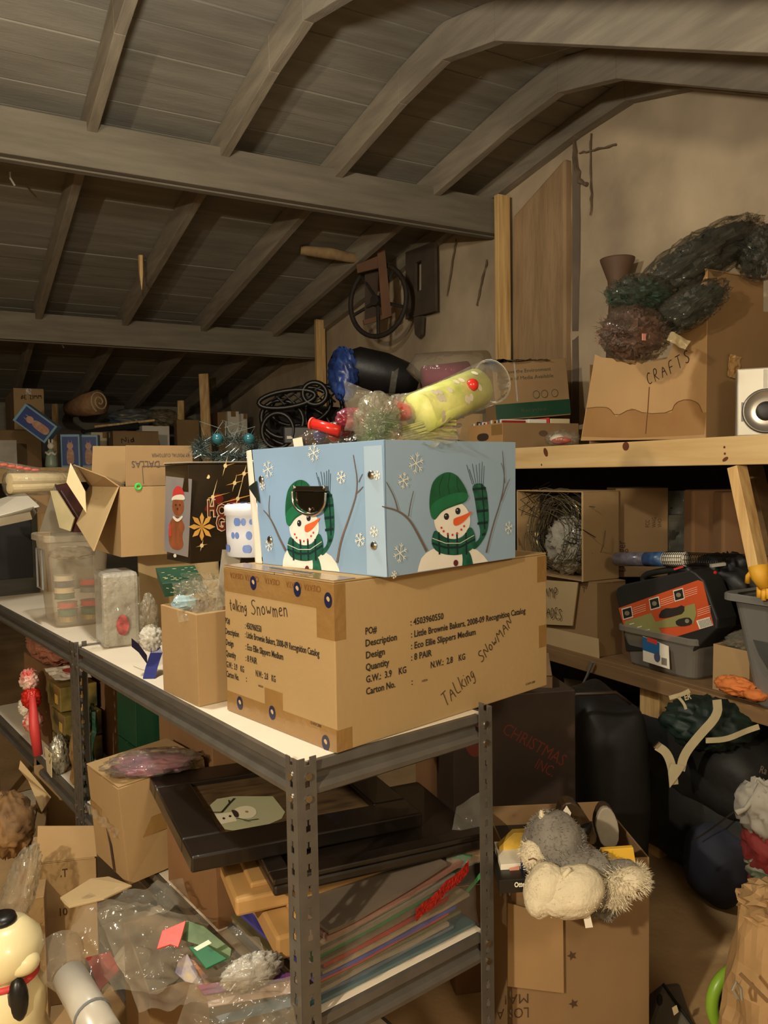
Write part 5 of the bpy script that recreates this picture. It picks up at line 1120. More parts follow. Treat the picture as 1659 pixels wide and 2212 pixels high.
# floor cartons at the left, in front of the second rack
def fl_box(label, cx, d, xl, xr, yt, m, beta=52, **k):
    p = D(cx, 1500, d); c = Vector((p.x, p.y, .001)); g = fit(0, 0, 0, 0, .5, beta) if False else None
    rz = dirA(beta); vx, vy = Vector((math.cos(rz), math.sin(rz), 0)), Vector((-math.sin(rz), math.cos(rz), 0))
    def t(px, v):
        a = (px-IW/2)/FPX; return (a*c.dot(fwd_h)-c.dot(rt_h))/(v.dot(rt_h)-a*v.dot(fwd_h))
    return carton(label, (c, rz, abs(t(xr, vx)), min(abs(t(xl, vy)), .4), D(cx, yt, d).z), m, **k)
t = fl_box('tan carton printed 6/64 CT standing at the lower left', 64, 2.0, 40, 178, 1870, C0, 78, tape=False, seed=4)
q = MB(); Fq = RF(t); Fq.text(q, S2, 222, 952, 435, 915, '6/64 CT', .022, PEN); Fq.text(q, S2, 372, 1180, 432, 1160, '10', .02, PEN); q.build('printed_text', t)
Hc = D(64, 1870, 2.0).z
q = MB(); q.hexa([Vector(v) for v in ((0, 0, Hc+.005), (.15, 0, Hc+.005), (.14, .03, Hc+.075), (.0, .03, Hc+.09), (0, .004, Hc+.005), (.15, .004, Hc+.005), (.14, .034, Hc+.075), (0, .034, Hc+.09))], C0); q.build('flap', t, bevel=.001)
t = fl_box('tan carton with a hanging slotted flap below the second rack', 70, 2.6, 40, 175, 1655, C0, 66, closed=False, seed=6, jit=.006)
q = MB(); Fq = RF(t); pp = [Fq.uv(*S2(x, y)) for x, y in ((130, 180), (325, 380), (265, 475), (180, 310), (120, 235))]; q.prism([Fq.P(a, b, .004+.05*(i in (1, 2))) for i, (a, b) in enumerate(pp)], Fq.P(0, 0, .004)-Fq.P(0, 0, 0), C2); q.build('flap', t)
q = MB(); Fq.poly(q, S2, [(220, 285), (270, 350), (262, 358), (215, 292)], CRK, .03); q.build('hand_slot', t) if False else None
t = fl_box('darker brown carton half hidden behind the slotted flap carton', 118, 2.9, 60, 178, 1700, C1, 60, tape=False, seed=8)
bagblob('paper_sack', 'crumpled brown paper sack with dark stripes at the left edge', 'bag', D(18, 1780, 2.3), (.07, .1, .09), mat('kraft_sack', (150, 114, 70), .7, scale=10, rgb2=(84, 58, 34), bump=.5, bscale=20), 4, .3, 5)
t = fl_box('brown carton behind the snowman lamp under the paper sack', 20, 2.25, -40, 58, 1860, C1, 70, tape=False, seed=2)
bagblob('clear_bag', 'clear film bag between snowman lamp and tan 6/64 carton', 'bag', D(40, 1930, 1.85), (.035, .06, .11), SHRINK, 7, .35, 6, X=Matrix.Rotation(R(20), 4, 'Y'))
fl_box('pale carton corner right behind the snowman lamp', 30, 1.9, -30, 62, 1950, C0, 70, tape=False, seed=12)
# blow-moulded snowman
BM_ = mat('cream_blow_mould', (232, 218, 170), .3, var=.05, coat=.3)
p = D(8, 2100, 1.42); o = thing('snowman_lamp', 'cream plastic light-up snowman with black mittens and red scarf, lower left', 'decoration', (p.x, p.y, .001)); H = lambda y: D(18, y+14, 1.42).z
q = MB(); q.lathe([(.09, 0), (.095, .03), (.09, H(2212)-.05), (.068, H(2195)), (.073, H(2165)), (.071, H(2120)), (.055, H(2095)), (.05, H(2088))], BM_, 28); q.build('body', o, smooth=True)
q = MB(); q.lathe([(.046, H(2088)), (.062, H(2070)), (.072, H(2040)), (.066, H(2012)), (.045, H(1985)), (.03, H(1978))], BM_, 28); q.blob((.03, -.045, H(2050)), (.03, .025, .022), BM_); q.build('head', o, smooth=True)
q = MB(); q.lathe([(.026, H(1978)), (.027, H(1975)), (.024, H(1965)), (.005, H(1963))], BLACKP, 20); q.build('cap', o, smooth=True)
q = MB(); q.lathe([(.058, H(2096)), (.0625, H(2092)), (.0625, H(2086)), (.056, H(2082))], RDT, 28, cap=False); q.build('scarf', o, smooth=True)
for s_, y in ((1, 2105), (-1, 2130)):
    a = HEAD; ang = -HEAD-R(90)+R(35)*s_+R(12); q = MB(); r_ = .062
    base = Vector((r_*math.cos(ang), r_*math.sin(ang), 0))
    q.blob(base+Vector((0, 0, H(y+10))), (.018, .018, .042), BLACKP, nu=14, nv=10); q.build('mitten', o, smooth=True)
# second rack, middle tier
def rk2(x, y, z): return RK(x, 1.225+y, z)
gb = mat('gift_wrap_gold_green', (60, 60, 34), .3, scale=14, rgb2=(150, 130, 70), coat=.3)
for i, (y, z_, lb) in enumerate(((.30, 0, 'gold and green patterned gift box, lowest in the left rack'), (.30, .085, 'gold and green patterned gift box, middle of the stack'), (.34, .17, 'gold and green patterned gift box, upper, with white bow'))):
    o = thing('patterned_box', lb, 'box', rk2(.05, y, MIDZ+.001+z_), rk[1], 'patterned boxes in the left rack')
    q = MB(); q.box((0, 0, 0), (.12, .15, .08), gb); q.build('body', o, bevel=.002)
    q = MB(); q.box((-.0012, .03, .02), (-.0002, .06, .05), mat('gold_star_print', (190, 160, 80), .4, var=0)); q.build('star_print', o)
q = MB(); C4 = [rk2(.02, .28, .74), rk2(.13, .26, .735), rk2(.14, .40, .75), rk2(.03, .45, .745)]; crumple(q, C4, WHITE, .006, 10, 10, 2, 20); o = q.build('white_card'); tag(o, 'white card with red oval lying on the upper patterned box', 'card')
q = MB(); q.face([C4[0].lerp(C4[2], .5)+Vector((a, b, .008)) for a, b in disc(0, 0, .02, .03, 12)], RDT); o2 = q.build('oval_print', o)
def fab(label, y0, y1, h, m, x=.02, nm='fabric', seed=1, tl=.0):
    q = MB(); C4 = [rk2(x, y0, MIDZ+.01), rk2(x+.02, y1, MIDZ+.01), rk2(x+.05+tl, y1, MIDZ+h), rk2(x+.04+tl, y0, MIDZ+h)]; crumple(q, C4, m, .012, 14, 20, seed, 14); o = q.build(nm, solid=.012); tag(o, label, 'fabric'); return o
fab('spotted tan and brown giraffe print gift bag beside the left post', .09, .17, .34, mat('giraffe_print', (176, 140, 84), .6, scale=22, rgb2=(92, 62, 34)), seed=2)
fab('silver and green glossy bag edge just left of the left post', .03, .06, .26, mat('grey_green_gloss', (110, 120, 104), .2, scale=16, rgb2=(40, 66, 50), coat=.4), seed=5)
fab('green card sheet against the left rack post', .0, .025, .25, GX, seed=7)
bagblob('plush_toy', 'peach fluffy plush heap under the top shelf at far left', 'plush', rk2(.15, .62, .80), (.12, .2, .08), mat('peach_plush', (160, 104, 78), .95, scale=30, rgb2=(130, 80, 60), bump=.6, bscale=80), 4, .3, 6)
bagblob('ball_ornament', 'dull pink ball under the left top shelf beside peach plush', 'ornament', rk2(.14, .30, .785), (.04, .04, .04), mat('dull_pink', (150, 104, 84), .6), 1, 0, smooth=True)
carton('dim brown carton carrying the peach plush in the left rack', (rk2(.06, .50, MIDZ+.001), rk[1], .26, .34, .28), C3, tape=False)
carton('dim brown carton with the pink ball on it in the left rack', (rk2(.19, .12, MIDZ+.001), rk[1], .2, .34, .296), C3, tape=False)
rnd = random.Random(9)
for i, (y, z_) in enumerate(((.52, .70), (.50, .64), (.55, .60), (.49, .56))):
    bagblob('stocking', ('red and white candy decoration, topmost at the left rack edge', 'red bow decoration under the topmost candy decoration', 'white frilled decoration at the left rack edge', 'red candy decoration hanging lowest at the left rack edge')[i], 'decoration', rk2(.0, y, z_), (.03, .04, .035), (mat('red_white_stripe', (196, 50, 40), .4, scale=24, rgb2=(226, 214, 196)), RED, WHITE, MC['red_white_stripe'])[i], i+2, .4, 7)
q = MB(); q.tube([rk2(-.012, .44, .66), rk2(-.014, .42, .56), rk2(-.01, .40, .47)], .014, RDT, 12, rad=[.010, .017, .015]); o = q.build('red_stocking', smooth=True); tag(o, 'slim red stocking hanging at the front of the left rack', 'stocking')
bagblob('silver_film', 'silver foil film packet between red stocking and patterned boxes', 'packet', rk2(.02, .26, MIDZ+.06), (.03, .035, .06), mat('silver_film', (176, 170, 150), .2, metal=.6, bump=.8, bscale=40), 4, .35, 7)
cardsheet('price_card', 'cream card hanging under the silver foil packet at the left rack', 'card', [rk2(-.01, y, z_) for y, z_ in ((.32, .52), (.24, .52), (.25, .44), (.30, .445))], CREAM, .002)
# ================================================================ gable wall: things hanging and lying on the upper shelf
IRON = mat('old_iron', (58, 50, 42), .7, metal=.3, var=.2, scale=20); BOARD = mat('hanger_board', (112, 76, 50), .8, var=.15, scale=4)
wc = D(816, 650, 5.35); o = thing('iron_wheel', 'old spoked iron wheel hanging from a wooden bracket on the gable wall', 'wheel', wc)
U_ = (rt_h*.85+fwd_h*-.5).normalized(); rx, rz_ = .178, .262; rx = 58*5.35/1700/ (U_.dot(rt_h)); rz_ = 84*5.35/1700
def wq(a, r=1): return U_*(rx*r*math.cos(a))+UP*(rz_*r*math.sin(a))
rx = rz_ = .235; U_ = (rt_h*.80-fwd_h*.60).normalized(); rx = .235
q = MB(); q.tube([wq(i*math.pi/20) for i in range(40)], .017, IRON, 8, closed=True); q.build('rim', o, smooth=True)
for k in range(5): q = MB(); a_ = math.pi*2*k/5-math.pi/2; q.tube([wq(a_, .12), wq(a_, .97)], .012, IRON, 6); q.build('spoke', o)
q = MB(); nx = U_.cross(UP); q.tube([-nx*.04, nx*.04], .035, IRON, 14); q.build('hub', o)
o = thing('wooden_bracket', 'cross-shaped brown board bracket carrying the iron wheel', 'bracket', D(826, 600, 5.25)); L0 = Vector(o.location)
q = MB(); q.prism([D(x, y, 5.24)-L0 for x, y in ((812, 510), (827, 497), (846, 682), (826, 690))], fwd_h*.03, BOARD); q.build('upright', o)
q = MB(); q.prism([D(x, y, 5.28)-L0 for x, y in ((770, 572), (818, 552), (820, 578), (772, 590))], fwd_h*.03, BOARD); q.build('arm', o)
q = MB(); q.prism([D(x, y, 5.4)-L0 for x, y in ((788, 580), (818, 575), (812, 692), (788, 700))], fwd_h*.03, mat('dark_board', (70, 52, 38), .8)); q.build('back_board', o)
q = MB(); q.bar(D(785, 697, 5.36)-L0, D(845, 680, 5.4)-L0, .02, .03, BOARD); q.build('foot', o)
o = thing('round_pole', 'stripped pale pole running from rafter to the wheel bracket', 'pole', D(650, 540, 5.3)); L0 = Vector(o.location)
q = MB(); q.tube([Vector(), D(715, 548, 5.32)-L0, D(800, 565, 5.35)-L0], .036, mat('barked_pole', (170, 140, 96), .8, scale=8, rgb2=(110, 84, 56)), 12, rad=[.03, .038, .028]); q.build('stem', o, smooth=True)
o = thing('wheel_shadow_plate', 'dark slotted board standing for the shadow beside the iron wheel', 'board', XP(905, 600, WX-.07)); L0 = Vector(o.location); DK = mat('wheel_shadow_brown', (84, 70, 56), .85, var=.15)  # wheel's shadow on the wall, built as dark board pieces
TP = [XP(x, y, WX-.07)-L0 for x, y in ((876, 545), (938, 520), (940, 672), (876, 690))]
for a_ in (((876, 545), (896, 537), (896, 684), (876, 690)), ((910, 532), (938, 520), (940, 672), (910, 680)), ((896, 537), (910, 532), (910, 562), (896, 568)), ((896, 632), (910, 626), (910, 680), (896, 684))):
    q = MB(); q.prism([XP(x, y, WX-.07)-L0 for x, y in a_], (.02, 0, 0), DK); q.build('board', o)
q = MB(); q.prism([XP(x, y, WX-.06)-L0 for x, y in ((893, 685), (912, 682), (910, 722), (903, 730), (896, 722))], (.02, 0, 0), DK); q.build('shadow_spike', o)
o = thing('vase_shadow_form', 'brown vase form standing for a vase-shaped shadow behind the crafts carton', 'vase', (lambda p: (p.x, p.y, UZ1+.001))(XP(1334, 700, WX-.13)))  # vase-shaped shadow on the wall, built solid in a near-wall brown
zt = XP(1334, 560, WX-.13).z-UZ1; q = MB(); q.lathe([(.05, 0), (.06, .05), (.065, .2), (.04, zt-.2), (.045, zt-.1), (.078, zt-.01), (.08, zt), (.07, zt)], mat('vase_shadow_brown', (100, 74, 54), .7, var=.1), 24); q.build('body', o, smooth=True)

# CRAFTS carton: tall damaged box, one side standing higher
SZ = UZ1+.001
c = F(1524, 938, SZ); c.x = SX+.13
cc = XP(1524, 930, SX+.13); c = Vector((cc.x, cc.y, SZ)); lyC = XP(1254, 930, SX+.13).y-cc.y
o = thing('crafts_carton', 'tall water-stained carton marked CRAFTS with green garland bags on top', 'box', c); 
CM = mat('crafts_board', (186, 148, 100), .82, scale=2.5, rgb2=(170, 132, 86), bump=.15, bscale=14)
def xz(px, py): p = XP(px, py, SX+.13)-c; return (p.y, max(p.z, 0))
q = MB(); prof = [xz(1254, 952), xz(1285, 765), xz(1300, 772), xz(1405, 782), xz(1440, 775), xz(1478, 690), xz(1528, 582), xz(1524, 950)]
q.prism([(0, y, z) for y, z in prof], (.005, 0, 0), CM); q.build('front_panel', o, bevel=.001)
y1, z1 = prof[6]; z1 = prof[6][1]
q = MB(); q.prism([(.005, 0, 0), (.36, 0, 0), (.36, 0, z1*.8), (.30, 0, z1*.8), (.30, 0, z1*.99), (.0, 0, z1)], (0, .005, 0), CARDS[1]); q.build('side_panel', o, bevel=.001)
q = MB(); q.box((.36, 0, 0), (.365, lyC-.05, .36), CARDS[1]); q.build('back_panel', o); q = MB(); q.box((.005, lyC-.05, 0), (.36, lyC-.045, .32), CARDS[1]); q.build('side_panel', o)
q = MB(); q.prism([(.0, .0, z1), (.0, y1 if y1 > .02 else .05, z1-.002), (.03, .12, z1-.02), (.30, .12, z1-.02), (.30, 0, z1)], (0, 0, .004), CM); q.build('flap', o)
q = MB(); WST = mat('water_stain', (150, 108, 62), .85, scale=6, rgb2=(160, 120, 72))
K = lambda zf, pts, n: [(-n, *xz(*zf(x, y))) for x, y in pts]
q.face(K(R5, [(350, 1640), (385, 1440), (470, 1430), (540, 1435), (590, 1500), (700, 1440), (800, 1480), (980, 1470), (1010, 1400), (1090, 1375), (1170, 1400), (1200, 1470), (1225, 1470), (1210, 1625), (700, 1650)], .0008)[::-1], WST); q.build('water_stain', o)
q = MB(); SE = mat('stain_edge', (110, 74, 40), .85, var=.1)
ed = K(R5, sml([(385, 1440), (470, 1430), (540, 1435), (590, 1500), (700, 1440), (800, 1480), (980, 1470), (1010, 1400), (1090, 1375), (1170, 1400), (1200, 1470)], 1), .0014); q.tube(ed, .0014, SE, 4); q.tube(K(R5, [(825, 1290), (815, 1450), (800, 1620)], .001), .002, SE, 4); stuff(q.build('stain_edge', o))
q = MB(); Pc = lambda u, v, n=0: Vector((-n-.0006, lyC-u, v))
u0 = lyC-xz(*R5(820, 1270))[0]; v0 = xz(*R5(820, 1275))[1]; scrawl(q, 'CRAFTS', Pc, u0, v0, .045, PEN, .003, rot=.3, wide=.75, sp=.5); q.build('handwriting', o)
q = MB(); TW = mat('torn_tape', (176, 138, 84), .3, var=.1, coat=.3); crumple(q, [Vector(v) for v in ((.10, -.004, z1*.38), (.16, -.004, z1*.36), (.17, -.006, z1*.5), (.11, -.004, z1*.52))], TW, .01, 10, 10, 3, 30); q.build('torn_tape', o)
# garland bags
def gbag(nm, label, cx, cy, d, r, mfill, n, seed, ln=.05, X=None, mf=SHRINK, extra=None, amp=.3):
    o = thing(nm, label, 'bag', D(cx, cy, d)); X3 = X or Matrix.Identity(4); q = MB()
    ax = X3.to_3x3() @ Vector((r[0]*.8, 0, 0)); needles(q, [-ax, Vector(), ax], min(r[1], r[2])*1.1, mfill, int(n*2.2), ln*.7, .0024, seed, extra); q.blob((0, 0, 0), tuple(v*.78 for v in r), mfill, seed, .5, 9, 40, 24, X3, ridge=True); stuff(q.build('foliage', o))
    q = MB(); q.blob((0, 0, 0), r, mf, seed, amp, 5, 44, 26, X3, ridge=True); q.build('film', o, smooth=True); return o
THIN = clear_mat('thin_clear_film', (200, 190, 168), .04, .26, 24, .9, .07)
xr = (-rt_h*.0+rt_h*.86+UP*.5); XQ = xr.to_track_quat('X', 'Z').to_matrix().to_4x4()
gbag('garland_bag', 'long clear bag of dark green garland slanting up over the crafts carton', 1510, 560, 2.75, (.24, .10, .085), mat('dark_spruce', (30, 34, 26), .6, var=.2), 1500, 3, .05, XQ, THIN)
gbag('garland_bag', 'dark garland bag end reaching past the crafts carton top right corner', 1640, 545, 2.7, (.07, .08, .09), MC['dark_spruce'], 400, 9, .05, None, THIN)
gbag('garland_bag', 'shiny green bag slumping along the slanted edge of crafts carton', 1490, 665, 2.55, (.14, .06, .06), GRND, 600, 4, .04, XQ, THIN)
gbag('garland_bag', 'clear bag of green leaves above the brown dried flower bag', 1385, 640, 2.6, (.13, .08, .065), mat('leaf_green', (34, 74, 56), .6, var=.3), 900, 5, .05, None, THIN)
o = gbag('flower_bag', 'clear bag of brown pink dried flowers on the crafts carton rim', 1370, 722, 2.48, (.125, .08, .085), mat('dried_mauve', (124, 88, 76), .8, var=.3), 1400, 6, .03, None, THIN, mat('dried_brown', (96, 66, 50), .8))
q = MB(); q.box((.0, 0, 0), (.014, .002, .02), mat('pink_tag', (226, 150, 136), .5)); q.build('pink_tag', o, loc=D(1388, 735, 2.38)-Vector(o.location))
q = MB(); C4 = [D(x, y, d)-Vector(o.location) for x, y, d in ((1440, 735, 2.42), (1480, 755, 2.4), (1492, 738, 2.4), (1450, 715, 2.42))]; crumple(q, C4, clear_mat('tan_film', (206, 186, 140), .4), .01, 12, 8, 3, 30); q.build('film_tail', o, smooth=True)
# silver speaker
c = XP(1592, 930, SX+.06); o = thing('speaker', 'silver box speaker with round horn on the pine shelf, right edge', 'speaker', (c.x, c.y, SZ), dirA(112)); h_ = XP(1592, 797, SX+.06).z-SZ
SIL = mat('silver_cabinet', (196, 190, 176), .35, metal=.3, var=.04); wS = .15
q = MB(); q.box((0, 0, 0), (wS, .16, h_), SIL); q.build('cabinet', o, bevel=.004)
X = Matrix.Translation((wS*.55, -.001, h_*.36)) @ Matrix.Rotation(R(90), 4, 'X'); n_ = h_*.31
q = MB(); q.lathe([(n_*1.06, 0), (n_*1.06, .008), (n_*.98, .011), (n_*.9, .006)], mat('horn_ring', (120, 114, 104), .3, metal=.6), 36, X, cap=False); q.build('trim_ring', o, smooth=True)
q = MB(); q.lathe([(n_*.95, .009), (n_*.8, .004), (n_*.6, .002), (n_*.46, .0015)], mat('horn_silver', (176, 170, 158), .25, metal=.7), 36, X, cap=False); q.build('horn', o, smooth=True)
q = MB(); q.lathe([(n_*.46, .0016), (n_*.42, .006), (n_*.3, .009), (.001, .010)], mat('dark_cone', (44, 40, 36), .5), 30, X); q.build('centre_cone', o, smooth=True)
q = MB(); 
for i in range(4): q.box((wS*.5+.004*i, -.0012, h_*.7), (wS*.5+.0015+.004*i, -.0002, h_*.97), GREY)
stuff(q.build('groove', o))
q = MB(); q.box((wS*.08, -.003, h_*.22), (wS*.12, 0, h_*.5), GREY); q.build('latch', o)
# small bag with santa piece
o = thing('santa_bag', 'small clear bag with a red and white figure left of crafts carton', 'bag', XP(1215, 940, SX+.1)); o.location.z = SZ+.03
q = MB(); q.blob((0, 0, 0), (.06, .075, .035), SHRINK, 5, .3, 6, 30, 18, None, True, -.028); q.build('film', o, smooth=True); q = MB(); q.blob((.0, .03, .0), (.03, .035, .022), WHITE, 3, .2); q.build('white_figure', o, smooth=True)
q = MB(); q.blob((-.01, -.0, -.008), (.03, .05, .016), mat('santa_red', (190, 50, 44), .4), 3, .2); q.build('red_coat', o, smooth=True)
for k in range(3): q = MB(); q.tube([(-.03, -.01-.012*k, .0), (-.045, -.012-.014*k, -.004)], .005, mat('salmon', (216, 130, 104), .5), 8); q.build('finger', o, smooth=True)
# bankers box with cases
t = thing('file_box', 'brown file box with hand hole full of cases on the upper shelf', 'box', (lambda p: (p.x, p.y, SZ))(XP(1085, 950, SX+.05)), dirA(66)); L_ = Vector(t.location)
hB = .118; yl = XP(1002, 950, SX+.05).y-L_.y; xw = .42; FBM = mat('file_box_board', (176, 134, 84), .8, var=.05)
for nm, a, b in (('side_panel', (0, 0, 0), (.004, yl, hB)), ('front_panel', (.004, 0, 0), (xw, .004, hB)), ('side_panel', (xw-.004, .004, 0), (xw, yl, hB)), ('front_panel', (.004, yl-.004, 0), (xw-.004, yl, hB)), ('base', (.004, .004, 0), (xw-.004, yl-.004, .004))):
    q = MB(); q.box(a, b, FBM if nm != 'front_panel' else C1); q.build(nm, t, bevel=.0015)
q = MB(); P = uvn((0, yl, 0), (0, -1, 0), (0, 0, 1)); q.face([P(a, b, .0012) for a, b in sm([(yl*.28, hB*.36), (yl*.62, hB*.36), (yl*.62, hB*.66), (yl*.28, hB*.66)])], mat('hole_dark', (56, 42, 30), .9)); q.build('hand_hole', t)
q = MB(); P = uvn((0, 0, 0), (1, 0, 0), (0, 0, 1)); q.face([P(a, b, .0012) for a, b in disc(.22, hB*.6, .025, .014, 14)], mat('hole_liner', (96, 76, 56), .8)); q.build('hand_hole', t)
q = MB(); q.box((-.0012, 0, hB*.55), (-.0002, yl*.3, hB*.95), TAPE); q.build('tape', t)
TM = t.matrix_basis.copy() if False else Matrix.LocRotScale(t.location, t.rotation_euler, None); rnd = random.Random(21)
bc = [(150, 40, 36), (226, 220, 206), (70, 90, 130), (206, 190, 150), (60, 50, 44), (190, 120, 60), (226, 220, 206), (120, 140, 130), (200, 80, 60), (226, 216, 190)]
nb = 18
for i in range(nb):
    y = .01+(yl-.02)*i/nb; q = MB(); q.box((0, 0, 0), (.12, (yl-.03)/nb*.85, .125+rnd.uniform(-.004, .006)), mat('case_%s' % 'abcdefghij'[i % 10], bc[i % 10], .4, var=.03))
    o = q.build('disc_case', loc=TM @ Vector((.012, y, .006)), rz=t.rotation_euler.z); 
    tag(o, '%s case, %s from the near end of the row in the brown file box' % (('red', 'white', 'blue', 'tan', 'dark', 'orange', 'pale', 'green', 'coral', 'ivory')[i % 10], ('first', 'second', 'third', 'fourth', 'fifth', 'sixth', 'seventh', 'eighth', 'ninth', 'tenth', 'eleventh', 'twelfth', 'thirteenth', 'fourteenth', 'fifteenth', 'sixteenth', 'seventeenth', 'last')[i]), 'case', 'cases in the brown file box')
for i, (x, w_, lb, m) in enumerate(((.15, .1, 'white packet at the middle of the brown file box', WHITE), (.27, .11, 'cream packet at the right of the brown file box', CREAM), (.255, .012, 'thin red packet between the two pale packets in file box', RDT))):
    q = MB(); q.box((0, 0, 0), (w_, .1, .13+.004*i), m); o = q.build('pale_packet', loc=TM @ Vector((x, .012, .006)), rz=t.rotation_euler.z, bevel=.003); tag(o, lb, 'packet')
# "Save the Environment" box on top of the file box
t = thing('product_box', 'brown box printed Save the Environment with green band, on file box', 'box', D(1100, 900, 3.72), dirA(84)); t.location.z = SZ+.142; t.rotation_euler = (R(-2), R(-4), dirA(84))
wP = .36; hP = XP(1150, 742, SX+.2).z; hP = .27
q = MB(); q.box((-.06, 0, 0), (wP-.06, .2, hP), CARDS[1]); q.build('body', t, bevel=.003); P = uvn((-.06, 0, 0), (1, 0, 0), (0, 0, 1))
q = MB(); q.box((-.0605, -.001, .005), (wP-.0595, 0, .075), GX); q.build('green_band', t)
GT = mat('print_grey_green', (64, 66, 46), .6, var=0)
q = MB(); put_text(q, 'Save the Environment', P, .06, hP*.80, .017, GT, n=.002, length=.22); put_text(q, 'Side of Media Available', P, .05, hP*.68, .017, GT, n=.002, length=.24); put_text(q, 'Recycled', P, .12, .03, .018, GT, n=.002, length=.12); q.build('printed_text', t)
q = MB()
for u in (.2, .24, .29): q.tube([P(u+.016*math.cos(a), hP*.4+.018*math.sin(a), .001) for a in [i*math.pi/6 for i in range(12)]], .0016, GT, 4, closed=True)
stuff(q.build('emblem_print', t))
q = MB(); q.box((wP*.12, -.002, hP*.3), (wP*.14, -.0008, hP*1.0), CLEARM); q.build('tape', t)
q = MB(); crumple(q, [Vector(v) for v in ((-.1, -.02, hP+.006), (.2, -.02, hP+.006), (.2, .15, hP+.012), (-.1, .15, hP+.012))], mat('black_film', (34, 30, 26), .15, coat=.6), .012, 26, 16, 4, 16); o = q.build('black_film', loc=t.location, rz=dirA(84)); tag(o, 'crinkled black film draped over the Save the Environment box', 'film')
# magenta bag, black sleeping bag, blue stuff sack
o = thing('magenta_roll', 'magenta fabric roll in a clear bag behind the lime floral roll', 'roll', D(960, 815, 3.9)); L0 = Vector(o.location)
q = MB(); q.tube([D(915, 822, 3.9)-L0, D(1010, 815, 3.95)-L0], .078, mat('magenta_cloth', (150, 52, 96), .7, var=.12), 22, rad=[.07, .08]); q.build('cloth', o, smooth=True)
q = MB(); q.tube([D(897, 815, 3.9)-L0, D(905, 806, 3.9)-L0, D(960, 803, 3.9)-L0, D(1050, 800, 3.95)-L0], .09, HZ, 24, rad=[.06, .095, .098, .098]); q.build('clear_bag', o, smooth=True)
o = thing('sleeping_bag', 'rolled black bag with clear tape band on the upper shelf', 'bag', D(830, 805, 4.3)); L0 = Vector(o.location)
q = MB(); q.tube([D(x, y, 4.3)-L0 for x, y in ((752, 800), (775, 795), (830, 806), (880, 818), (905, 826))], .12, mat('black_nylon', (22, 20, 20), .5, var=.2, bump=.4, bscale=12), 22, rad=[.10, .115, .11, .085, .05]); q.build('roll', o, smooth=True)
q = MB(); q.tube([D(845, 815, 4.3)-L0, D(858, 817, 4.3)-L0], .1, SHRINK, 22, rad=[.104, .1]); q.build('tape_band', o)
o = bagblob('blue_sack', 'crumpled blue nylon sack mouth at the left of the black roll', 'bag', D(742, 808, 4.25), (.075, .10, .135), mat('blue_nylon', (52, 84, 160), .35, scale=8, rgb2=(24, 34, 70), coat=.2), 4, .35, 6)
q = MB(); q.box((0, 0, 0), (.5, .24, .20), CARDS[0]); o = q.build('cardboard_box', loc=(lambda p: (p.x, p.y, SZ))(D(840, 900, 4.0)), rz=dirA(78), bevel=.003); tag(o, 'plain tan carton lying under the magenta roll on the upper shelf', 'box')
q = MB(); q.box((0, 0, 0), (.45, .35, .22), BLACKM); o = q.build('black_case', loc=(lambda p: (p.x, p.y, SZ))(D(715, 900, 4.5)), rz=dirA(78), bevel=.03); tag(o, 'black case under the rolled black sleeping bag', 'case')
# folded black chair frames
o = thing('folded_loungers', 'stack of folded black mesh chair frames on the upper shelf', 'chairs', (lambda p: (p.x, p.y, SZ))(D(640, 960, 4.4))); L0 = Vector(o.location); BT = mat('black_tube', (30, 26, 22), .4, metal=.4, var=.1)
def oval(cx, cy, rx_, ry_, rot, d, w=.014, nm='frame'):
    q = MB(); P = [D(cx+x, cy+y, d+.0*x)-L0 for x, y in disc(0, 0, rx_, ry_, 26, rot)]; q.tube(P, w, BT, 7, closed=True); return q.build(nm, o, smooth=True)
for a_ in ((620, 862, 62, 18, -.15, 4.3), (610, 905, 46, 40, .3, 4.35), (650, 878, 66, 40, -.2, 4.5), (680, 850, 26, 24, .2, 4.3), (640, 920, 74, 44, .05, 4.55), (700, 890, 40, 56, .1, 4.5), (600, 930, 34, 38, .1, 4.3)): oval(*a_)
for i in range(6):
    q = MB(); x = 585+i*22; q.tube([D(x, 866+i*2, 4.32)-L0, D(x+34, 848-i, 4.32)-L0], .006, BT, 5); q.build('lacing', o); q = MB(); q.tube([D(x+6, 850, 4.32)-L0, D(x+30, 874-i, 4.32)-L0], .006, BT, 5); q.build('lacing', o)
q = MB(); q.prism([D(x, y, 4.6)-L0 for x, y in ((575, 900), (640, 872), (735, 880), (750, 960), (580, 968))], fwd_h*.04, mat('black_mesh', (26, 23, 20), .8, var=.2)); q.build('mesh_seat', o)
q = MB(); q.box((0, 0, 0), (.34, .06, .10), BLACKP); b_ = q.build('plastic_base', o, loc=D(612, 960, 4.28)-L0, rz=dirA(80), bevel=.01)
q = MB(); q.box((.02, -.001, .03), (.05, 0, .045), WHITE); q.build('label', b_)
